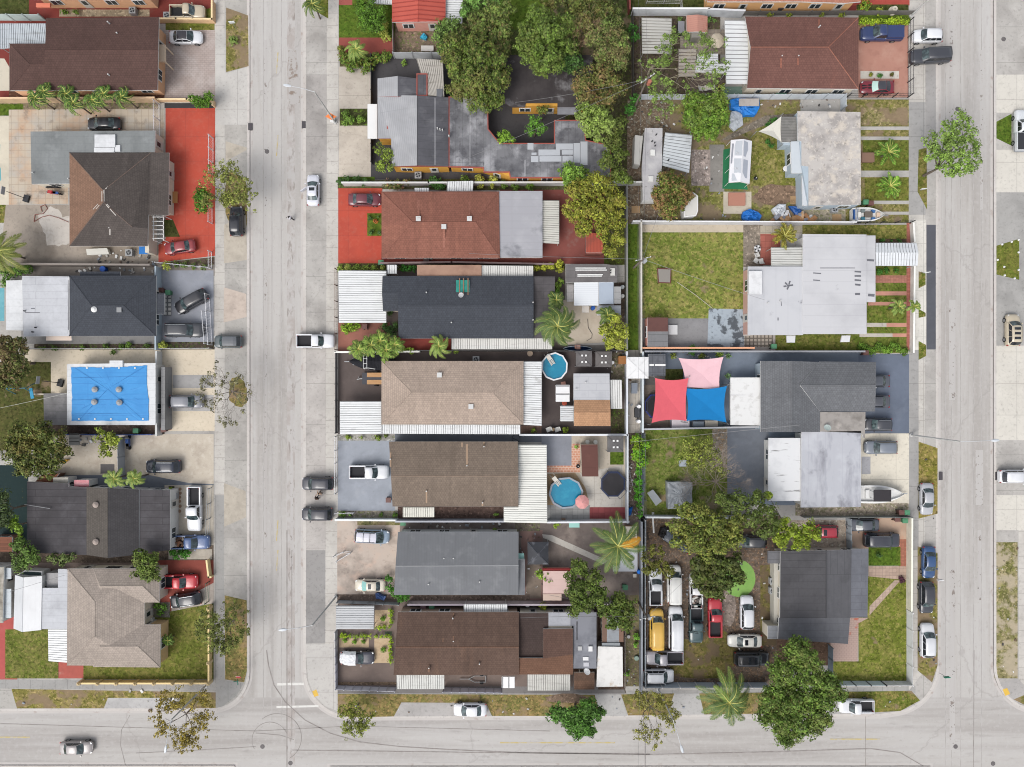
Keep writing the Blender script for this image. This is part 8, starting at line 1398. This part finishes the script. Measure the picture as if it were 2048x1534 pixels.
for nm,lb,ct,s_,h_,c_,l2,lg in(('workbench','white long sheet leaning in the cluttered side yard','panel','172,498 214,496 218,508 174,510',.7,(226,224,214),None,0),('hot_tub','white chest with a blue sheet beside the porch wall','chest','278 493 304 508',.8,(232,232,232),(40,130,220),0),('small_table','mint green table on the packed earth','table','1138 1040 1159 1055',.7,(160,216,206),None,1),('metal_table','grey lattice bench under the coconut palm','trellis panel','1249 1053 1274 1084',1.0,(204,150,110),(230,220,206),0),('garden_shed_roof_table','grey white sheet stack under the coconut palm','sheet metal','1226 1096 1275 1143',.5,(198,202,210),None,0),('doghouse','tiny brown wooden hut beside the white pop-up tent','dog house','1237 712 1253 728',1.2,(170,110,56),None,0),('kennel','grey box cabinet in the pale alley yard','cabinet','1263 766 1275 787',1.0,(130,138,150),None,0),('storage_cabinet','black flat cabinet against the alley wall','cabinet','1270 816 1280 835',1.1,(60,62,66),None,0),('outdoor_sofa','white bar counter beneath the coral sail edge','counter','1344 838 1379 856',1.0,(214,206,212),None,0),('daybed','white daybed with grey cushions below the blue sail','daybed','1386 843 1408 853',.7,(226,226,224),(140,154,166),0),('low_table','beige low table below the blue sail','table','1410 841 1436 853',.6,(204,196,180),None,1),('planter_box','dark planter east of the beige low table','planter','1437 842 1448 853',.7,(90,104,110),None,0),('kitchen_island','pale table between the pink and blue sails','table','1385 777 1432 784',.9,(236,232,212),None,1),('garden_bench','grey table with a brown board beside the grey tarp','workbench','1294,986 1306,979 1324,1002 1312,1012',.9,(150,156,160),(200,160,120),1),('wood_hutch','small blue grey box under the yellow leaved tree','box','1359 920 1373 933',.7,(176,186,196),None,0),('barbecue','black grill with silver lid in the corner yard','grill','1356 42 1369 66',1.0,(60,60,64),(150,150,156),0),('white_bench','long white bench on the weedy top yard','bench','842 91 867 102',.5,(216,212,206),None,1),('storage_box','green storage box in the narrow side path','box','1552 178 1573 190',.9,(96,140,120),None,0),('storage_box','grey storage box in the narrow side path','box','1576 177 1598 190',.9,(176,170,164),None,0),('metal_rack','grey metal rack in the narrow side path','rack','1644 181 1670 190',1.0,(150,156,156),(200,204,206),1),('wooden_chest','wooden bin box beside the northern lawn palm','box','1723 305 1749 324',.6,(150,116,96),None,0),('stone_step','white planter block in the centre of the empty lawn','fire pit','1314,536 1343,537 1342,567 1316,566',.4,(206,200,190),(150,144,136),0),('hatch_cover','rusty roofed pit on the pale slab behind the party tent','hatch','1457 385 1491 411',.4,(190,130,108),None,0),('paver_table','white board on the pale concrete yard','board','1337 650 1355 669',.3,(224,224,224),None,1),('doormat_stand','white crate by the shelter posts','crate','1266 1148 1273 1155',.6,(216,210,196),None,0),('low_bench','wooden bench behind the white vinyl fence strip','bench','66,787 103,787 103,790 66,790',.4,(200,190,170),None,1),('pump_box','rust orange cushion mat beside the front wall of the tan roof','bench','338 383 355 406',.5,(206,140,80),None,1),('cool_box','brown planter box beside the decagon pool shed path','box','1123 1036 1131 1036.5 1131 1042 1123 1042',.4,(150,120,100),None,0)):
 if ct=='fire pit':bx(nm,lb,ct,s_,h_,flat(c_),flat((110,60,50)),inner=flat(l2))
 else:bx(nm,lb,ct,s_,h_,flat(c_,.7),flat(l2)if l2 else None,bool(lg))
pallet('1580 392 1597 408','wooden pallet standing north of the junk heap');pallet('1664 429 1682 442','wooden pallet on the grass beside the speedboat');pallet('1263 412 1280 426','old brown pallet by the alley pole')
h_=cloth('blue_tarpaulin','blue tarp heap with a grey board on top beside the round tree','1460,200 1478,196 1518,199 1519,215 1512,229 1490,230 1480,222 1462,215',.9,(30,130,226),h=.3,seed=2);bx('grey_board','mottled grey board lying on the blue tarp heap','board','1478 197 1518 212',.12,M((186,178,172),('n',(150,140,134),1.2,.5,.7,.6),rough=.9),z=GZ+1.25);cloth('roofing_stack','stack of grey blue roofing sheets below the blue tarp heap','1463,222 1484,221 1486,250 1468,262 1458,250',.4,(190,196,202),'roofing sheets',h=.08,seed=3,group=None)
cloth('blue_tarpaulin','crumpled blue tarp heap west of the junk pile','1486,424 1500,418 1516,423 1524,432 1518,442 1492,443 1484,436',.6,(30,120,216),h=.35,seed=5);cloth('blue_tarpaulin','blue tarp showing behind the cardboard heap','1578,412 1592,412 1608,425 1608,432 1594,432',.5,(30,90,170),h=.2,seed=6);cloth('white_sheet','crumpled pale plastic sheet on the junk pile','1545,418 1558,407 1572,408 1571,422 1560,434 1552,430',.7,(206,212,218),h=.3,seed=7);cloth('grey_tarpaulin','grey tarp spread under the bare branches','1335,964 1385,964 1384,1018 1336,1018',1.3,(128,136,140),h=.15,seed=8,mat=M((134,140,146),('n',(176,182,188),.8,.45,.65,.8),('n',(84,84,84),1.5,.6,.7,.7),rough=.5));cloth('blue_toy_cover','bright light blue toy cover on the weedy top yard','840,74 847,66 855,72 852,78',.5,(60,180,216),'toy',h=.3,seed=9,group=None)
cloth('blue_tarpaulin','rolled blue and white bundle by the gravel drive wall','751,1187 757,1186 772,1194 768,1201 752,1197',.5,(70,100,160),h=.3,seed=10);cloth('blue_tarpaulin','folded blue tarp in the alley beside the red tiles','1254,1018 1266,1014 1262,1030 1255,1032',.5,(20,110,210),h=.3,seed=11);cloth('black_bag_heap','black plastic bags heap at the corner of the vehicle lot','1322,1056 1334,1054 1334,1072 1326,1078 1318,1072',.7,(40,38,40),'plastic bags',h=.35,seed=12,group='heaps of black bags');cloth('black_bag_heap','long black covered heap against the lot wall corner','1284,1036 1294,1036 1292,1056 1284,1058',.9,(38,38,42),'plastic bags',h=.3,seed=13,group='heaps of black bags');cloth('yellow_cloth','yellow cloth at the edge of the big round tree','118,924 130,919 136,920 128,926',.5,(226,170,40),'cloth',h=.15,seed=14,group=None)
g_=random.Random(3);CB=[(196,150,104),(186,136,92),(206,166,124),(226,226,228),(176,126,84),(150,154,166),(236,236,238)]
for i in range(34):
 x,y=g_.uniform(1548,1624),g_.uniform(421,441)
 if x>1590:y=g_.uniform(428,441)
 X,Y,_=W(x,y,.5);hh=g_.uniform(.25,.8);c_=CB[i%7];r=empty('cardboard_box',(X,Y,GZ),['torn cardboard box in the junk pile','flattened box in the junk pile','light brown carton in the junk pile','white scrap box in the junk pile','dark brown carton in the junk pile','grey scrap box in the junk pile','bright white carton in the junk pile'][i%7]+' along the white metal fence','box','boxes and scraps in the junk pile');a_=g_.uniform(0,3);lx,ly=g_.uniform(.4,1.3),g_.uniform(.3,.8)
 b=MB();b.obox(X,Y,GZ,lx,ly,GZ+hh,a_);b.build('box_body',flat(c_,.9),r);b=MB();b.obox(X+math.cos(a_)*lx*.4,Y+math.sin(a_)*lx*.4,GZ+hh,lx*.5,ly*.9,GZ+hh+.03,a_+.15);b.build('flap',flat(sh(c_,.88),.9),r)
def kettle(px,py,label):X,Y,_=W(px,py,.8);r=empty('kettle_grill',(X,Y,GZ),label,'grill');b=MB();b.disc(X,Y,GZ+.6,GZ+.8,.22,14,r2=.3);b.disc(X,Y,GZ+.8,GZ+1.0,.3,14,r2=.08);b.build('bowl',flat((34,34,38),.3),r);[MB().tube((X+.2*math.cos(k*2.1),Y+.2*math.sin(k*2.1),GZ),(X,Y,GZ+.7),.02,4).build('leg',STEEL,r)for k in range(3)];MB().disc(X,Y,GZ+1.0,GZ+1.06,.06,8).build('handle',WHITE,r)
kettle(1511,357,'black kettle grill on the grass beside the party tent');kettle(1156,932,'black kettle grill beside the poolside shed')
def barrel(px,py,col,label,r_=.3,h_=.9):X,Y,_=W(px,py,h_);r=empty('barrel',(X,Y,GZ),label,'barrel','barrels and tubs');b=MB();b.disc(X,Y,GZ,GZ+h_,r_,16);b.disc(X,Y,GZ+h_*.5,GZ+h_*.53,r_*1.06,16);b.build('body',flat(col,.5),r);b=MB();b.disc(X,Y,GZ+h_,GZ+h_+.04,r_*1.04,16,r2=r_*.9);b.build('lid',flat(sh(col,1.2),.5),r)
for a_ in((206,538,(30,90,190),'blue tub behind the dark topped wall',.42,.7),(1186,616,(30,80,160),'blue barrel beside the workshop awning'),(1278,1144,(20,110,210),'small blue barrel by the lot fence under the palm',.28),(1129,806,(190,84,60),'terracotta coloured tub beside the cottage',.35,.5),(1278,813,(236,236,236),'white round tub on the alley wall, upper one',.25,1.6),(1278,843,(236,236,236),'white round tub on the alley wall, lower one',.25,1.6),(1225,725,(236,236,240),'white topped barrel beside the gazebo',.25),(1245,574,(170,176,176),'grey barrel by the workshop wall, upper one',.28),(1245,592,(190,190,186),'grey barrel by the workshop wall, lower one',.28),(1273,1316,(120,140,130),'old green tyre tub beside the vehicle lot',.34,.3),(1257,1273,(150,150,150),'grey tub by the leaning wire fence',.25,.4),(1055,1210,(206,206,206),'white globe tub in the dark side yard',.3,.6),(302,1240,(200,200,196),'pale urn by the corner house porch',.3,.7),(1160,1140,(226,224,220),'white bucket under the leafy dark tree',.2,.4)):barrel(*a_)
for a_ in((751,442,5,.5,LM((216,110,60)),'orange pot plant on the square driveway bed',(226,116,60)),(1457,712,8,1.1,LM((150,176,140)),'pale spiky plant beside the pink sail'),(1456,752,8,1.0,LM((150,180,150)),'pale spiky plant west of the white flat roof'),(1742,149,4,.5,LM((160,150,50)),'plant in the white planter strip, western one'),(1760,151,5,.5,LM((80,130,60)),'plant in the white planter strip, middle one'),(1784,149,4,.5,LM((100,90,40)),'plant in the white planter strip, eastern one'),(300,1250,4,.6,DKG,'dark pot plant by the corner house porch')):pot(*a_,spiky='spiky' in a_[5])
def fount(px,py,label,col=(214,206,186)):X,Y,_=W(px,py,.6);r=empty('garden_fountain',(X,Y,GZ),label,'fountain');b=MB();b.disc(X,Y,GZ,GZ+.3,.62,20);b.disc(X,Y,GZ+.3,GZ+.9,.1,10);b.build('basin',flat(col),r);b=MB();b.disc(X,Y,GZ+.8,GZ+.9,.15,16,r2=.38);b.build('bowl',flat(col),r)
fount(1787,20,'stone fountain on the top patio near the lime hedge')
def swing(px,py,label):
 X,Y,_=W(px,py,1.5);r=empty('play_swing',(X,Y,GZ),label,'swing set');b=MB();b.tube((X-1.6,Y+.2,2),(X+1.3,Y+.3,2),.06,6)
 for s in(-1.6,1.2):
  for t in(-.8,.8):b.tube((X+s,Y+.2,2),(X+s+.1,Y+.2+t,GZ),.05,5)
 b.build('frame',flat((60,130,160)),r);b=MB();b.obox(X+1.5,Y-.5,1.0,.45,1.5,1.1,.2);b.build('slide',flat((40,160,206),.5),r)
swing(38,780,'blue swing frame with slide on the dark lawn')
for x,y,t_ in((120,766,'black basketball stand beside the tarped house'),(52,397,'dark basketball stand on the tiled yard')):
 X,Y,_=W(x,y,.4);r=empty('basketball_stand',(X,Y,GZ),t_,'basketball hoop','basketball stands');b=MB();b.obox(X,Y,GZ,.75,1.0,GZ+.35,-.3);b.build('base',flat((52,54,58)),r);b=MB();b.tube((X,Y,GZ),(X-.9,Y+.3,3),.05,6);b.build('pole',DARK,r);b=MB();b.obox(X-1.3,Y+.4,2.8,.06,1.1,3.5,-.15);b.build('backboard',flat((170,172,176)),r)
def ladder(p,q,label):
 A_,B_=Vector(W(*p,.6)),Vector(W(*q,.6));r=empty('ladder',(A_.x,A_.y,GZ),label,'ladder');d=(B_-A_).normalized();n_=Vector((-d.y,d.x,0))*.2;b=MB()
 for s in(-1,1):b.tube(A_+n_*s,B_+n_*s,.04,4)
 b.build('rails',flat((176,176,180)),r);b=MB();[b.tube(A_.lerp(B_,i/11)-n_,A_.lerp(B_,i/11)+n_,.025,4)for i in range(12)];b.build('rungs',flat((176,176,180)),r)
ladder((1254,935),(1263,972),'grey ladder lying along the alley wall by the trampoline')
def hose(pts,col,label,nm='garden_hose'):
 q=[Vector((*W(x,y,0)[:2],GZ+.09))for x,y in pts];b=MB();b.path(q,.045,4);tag(b.build(nm,flat(col,.6),org=tuple(q[0])),label,'hose','garden hoses and cords')
hose([(139,445),(118,436),(100,431),(85,435),(70,444),(72,430),(88,428),(97,418),(92,410),(83,414),(86,424)],(150,80,66),'reddish hose coiled on the old concrete yard');hose([(1175,638),(1176,655),(1184,668),(1183,676),(1173,682)],(80,76,72),'dark cord curling over the sand');hose(arc(1032,877,8,0,320,12)+[(1024,875)],(50,54,60),'dark hose coil on the grey side path');hose([(1354,565),(1390,590),(1424,617)],(200,196,170),'pale cord stretched across the empty lawn');hose([(1716,1006),(1700,1010)],(80,80,80),'short dark cord by the stained silver roof')
h=empty('plank',W(1302,1044,0)[:2]+(GZ,),'long white plank lying in the vehicle lot corner','plank');X,Y,_=W(1306,1045,.1);b=MB();b.obox(X,Y,GZ,.22,3.0,GZ+.12,.06);b.obox(X,Y+1.4,GZ+.12,.26,.2,GZ+.16,.06);b.build('board',WHITE,h)
h=empty('white_bollards',W(2016,520,0)[:2]+(GZ,),'ring of small white stones round the grass patch across the street','stones');
for x,y in((2003,489),(2022,484),(2036,480),(1994,520),(2007,534),(2008,551),(2028,557),(2036,505),(2036,540)):X,Y,_=W(x,y,0);b=MB();b.disc(X,Y,GZ,GZ+.12,.17,8,r2=.12);b.build('stone',WHITE,h)
ST=M((176,166,154),('n',(150,140,128),1,.4,.7,.5),rough=.95)
for i,(x,y)in enumerate(((361,978),(361,986),(360,994),(360,1002),(361,1012),(360,1022))):X,Y,_=W(x,y,0);b=MB();b.disc(X,Y,GZ,GZ+.06,.26,12,r2=.22);tag(b.build('stepping_stone',flat((140,110,88)),org=(X,Y,GZ)),'round brown stepping stone in the row beside the white pickup','stepping stone','round stepping stones')
g_=random.Random(11);LT=[flat((236,236,234)),flat((190,186,178)),flat((120,96,78)),flat((80,78,76)),flat((150,156,164))];b=MB()
for(x0,y0,x1,y1,n)in((190,500,310,530,36),(150,535,310,548,26),(150,870,240,892,18),(1195,700,1250,760,18),(1262,205,1380,300,46),(1385,300,1450,440,30),(1500,200,1690,216,26),(1230,560,1250,690,24),(1040,1045,1085,1200,26),(1200,1225,1275,1375,50),(1290,1040,1560,1370,70),(1295,704,1440,716,24),(1254,880,1275,1030,26),(1254,860,1280,700,10),(800,1040,1000,1056,24),(1440,176,1690,192,30),(30,1380,430,1420,12),(680,1390,1800,1428,46),(1836,890,1874,1330,20),(1990,1090,2034,1350,14)):
 for i in range(n):X,Y,_=W(g_.uniform(x0,x1),g_.uniform(y0,y1),0);s_=g_.uniform(.06,.22)*(1.5 if n<40 and y1-y0<60 and x0<1262 else 1);b.obox(X,Y,GZ+.03,s_*1.6,s_,GZ+.03+s_*.5,g_.uniform(0,3),i%5)
o_=b.build('litter',LT);o_['kind']='stuff';o_['label']='scattered litter, leaves and scraps in the yards and verges'
# - rust streaks and repairs lying on the roofs (pixel x0 y0 x1 y1 width), laid on the real roof surface
bpy.context.view_layer.update();DG_=bpy.context.evaluated_depsgraph_get();CAMP=Vector((0,0,H))
def ontop(x,y):
 d=(Vector(W(x,y,0))-CAMP).normalized();ok,loc,nr,_,ob,_=sc.ray_cast(DG_,CAMP,d);return(loc,nr,ob)if ok else None
GP=flat((196,202,210));GP2=flat((176,182,194));ORG[TENT.name]=tuple(TENT.location)  # darker copy of the panel grey carries the shade of the east slope
for p,m_ in(('1472,282 1485,281 1484,311 1469,311 1469,294',GP),('1488,281 1496,285 1496,300 1491,314 1487,312',GP2),('1468,317 1483,317 1482,346 1476,345 1468,346',GP),('1487,318 1496,321 1494,357 1490,356 1485,344',GP2),('1464,287 1468,287 1464,327 1461,327',flat((150,154,164))),('1464,347 1468,347 1474,361 1463,362',GP)):
 q=[ontop(x,y)[0]+Vector((0,0,.02))for x,y in P(p)];MB().face(q[::-1]).build('printed_panel',m_,TENT)
for s_,x,y in(('PARTY',1477,306),('RENTAL',1475,337)):q=ontop(x,y)[0];text(s_,x,y,q.z+.09,.3,math.pi,WHITE,TENT,(0,math.radians(-23)))
TANS,RUST,LITE,DKS,WHS=(flat(c_,.9)for c_ in((176,148,122),(184,128,100),(206,206,210),(112,113,120),(206,200,192)))
MK=[(TANS,'934 888 934 929 4,924 885 924 894 3,968 884 968 892 3,853 980 853 1006 3,965 1003 965 1012 3,781 905 781 934 3'),(shingle((146,112,92),.3),'907 1226 907 1237 3,907 1272 907 1282 3,858 1328 858 1344 3,959 1320 959 1331 3,886 1276 886 1284 2'),(shingle((172,115,98),.4),'837 400 837 436 5,939 404 939 436 4,888 458 888 496 5,869 388 869 398 3'),(shingle((168,108,90),.3),'1638 38 1638 52 3,1562 116 1562 136 3,1596 116 1596 130 3'),(WHS,'204 382 204 403 1.6,208 380 208 403 1.6,211 378 216 373 1.6,212 409 218 416 1.6,214 408 219 414 1.6,220 418 232 431 1.4,199 410 192 418 1.4,196 408 186 419 1.2,220 458 220 470 2'),(DKS,'1709 543 1722 544 3,1709 552 1722 552 3,1709 560 1722 561 3,1710 569 1721 570 3.5,1710 588 1720 588 4,1570 565 1574 569 3,1580 562 1578 568 3,1586 570 1580 571 3,1574 579 1577 573 3,1567 573 1573 572 3,1574 571 1580 571 4,1640 536 1710 536 1.4,1626 560 1640 561 2,1626 546 1642 547 2,1734 520 1748 521 4,1736 590 1749 591 5'),(DKS,'62 617 70 617 1.4,50 625 80 625 1,137 560 137 660 1.4,1556 635 1556 641 2,1562 603 1563 612 1.2,1508 1236 1510 1240 2'),(LITE,'1460 826 1521 826 1,1461 790 1521 790 1,940 210 940 330 1,870 196 870 330 1,1050 320 1050 352 1.2,985 300 985 352 1.2')]
cnt_={}
for m_,s_ in MK:
 for t_ in s_.split(','):
  x0,y0,x1,y1,w_=[float(v_)for v_ in t_.split()];hit=[ontop(x0+(x1-x0)*f,y0+(y1-y0)*f)for f in(0,.5,1)]
  if not all(hit)or any(h_[0].z<1.5 for h_ in hit):continue
  root=hit[1][2].original if hasattr(hit[1][2],'original')else hit[1][2]
  while root.parent:root=root.parent
  if 'house' not in root.name and 'shed' not in root.name and 'annex' not in root.name:continue
  key=(root.name,m_.name);b,_r=cnt_.setdefault(key,(MB(),(root,m_)))
  for a_,c_ in zip(hit,hit[1:]):
   p0,p1=a_[0],c_[0];n_=c_[1].normalized();d=(p1-p0).normalized();sd=n_.cross(d)*(w_/S/2);o=n_*.02;b.face([p0-sd+o,p1-sd+o,p1+sd+o,p0+sd+o])
for b,(root,m_)in cnt_.values():
 ORG[root.name]=tuple(root.location);b.build('roof_stain',m_,root)
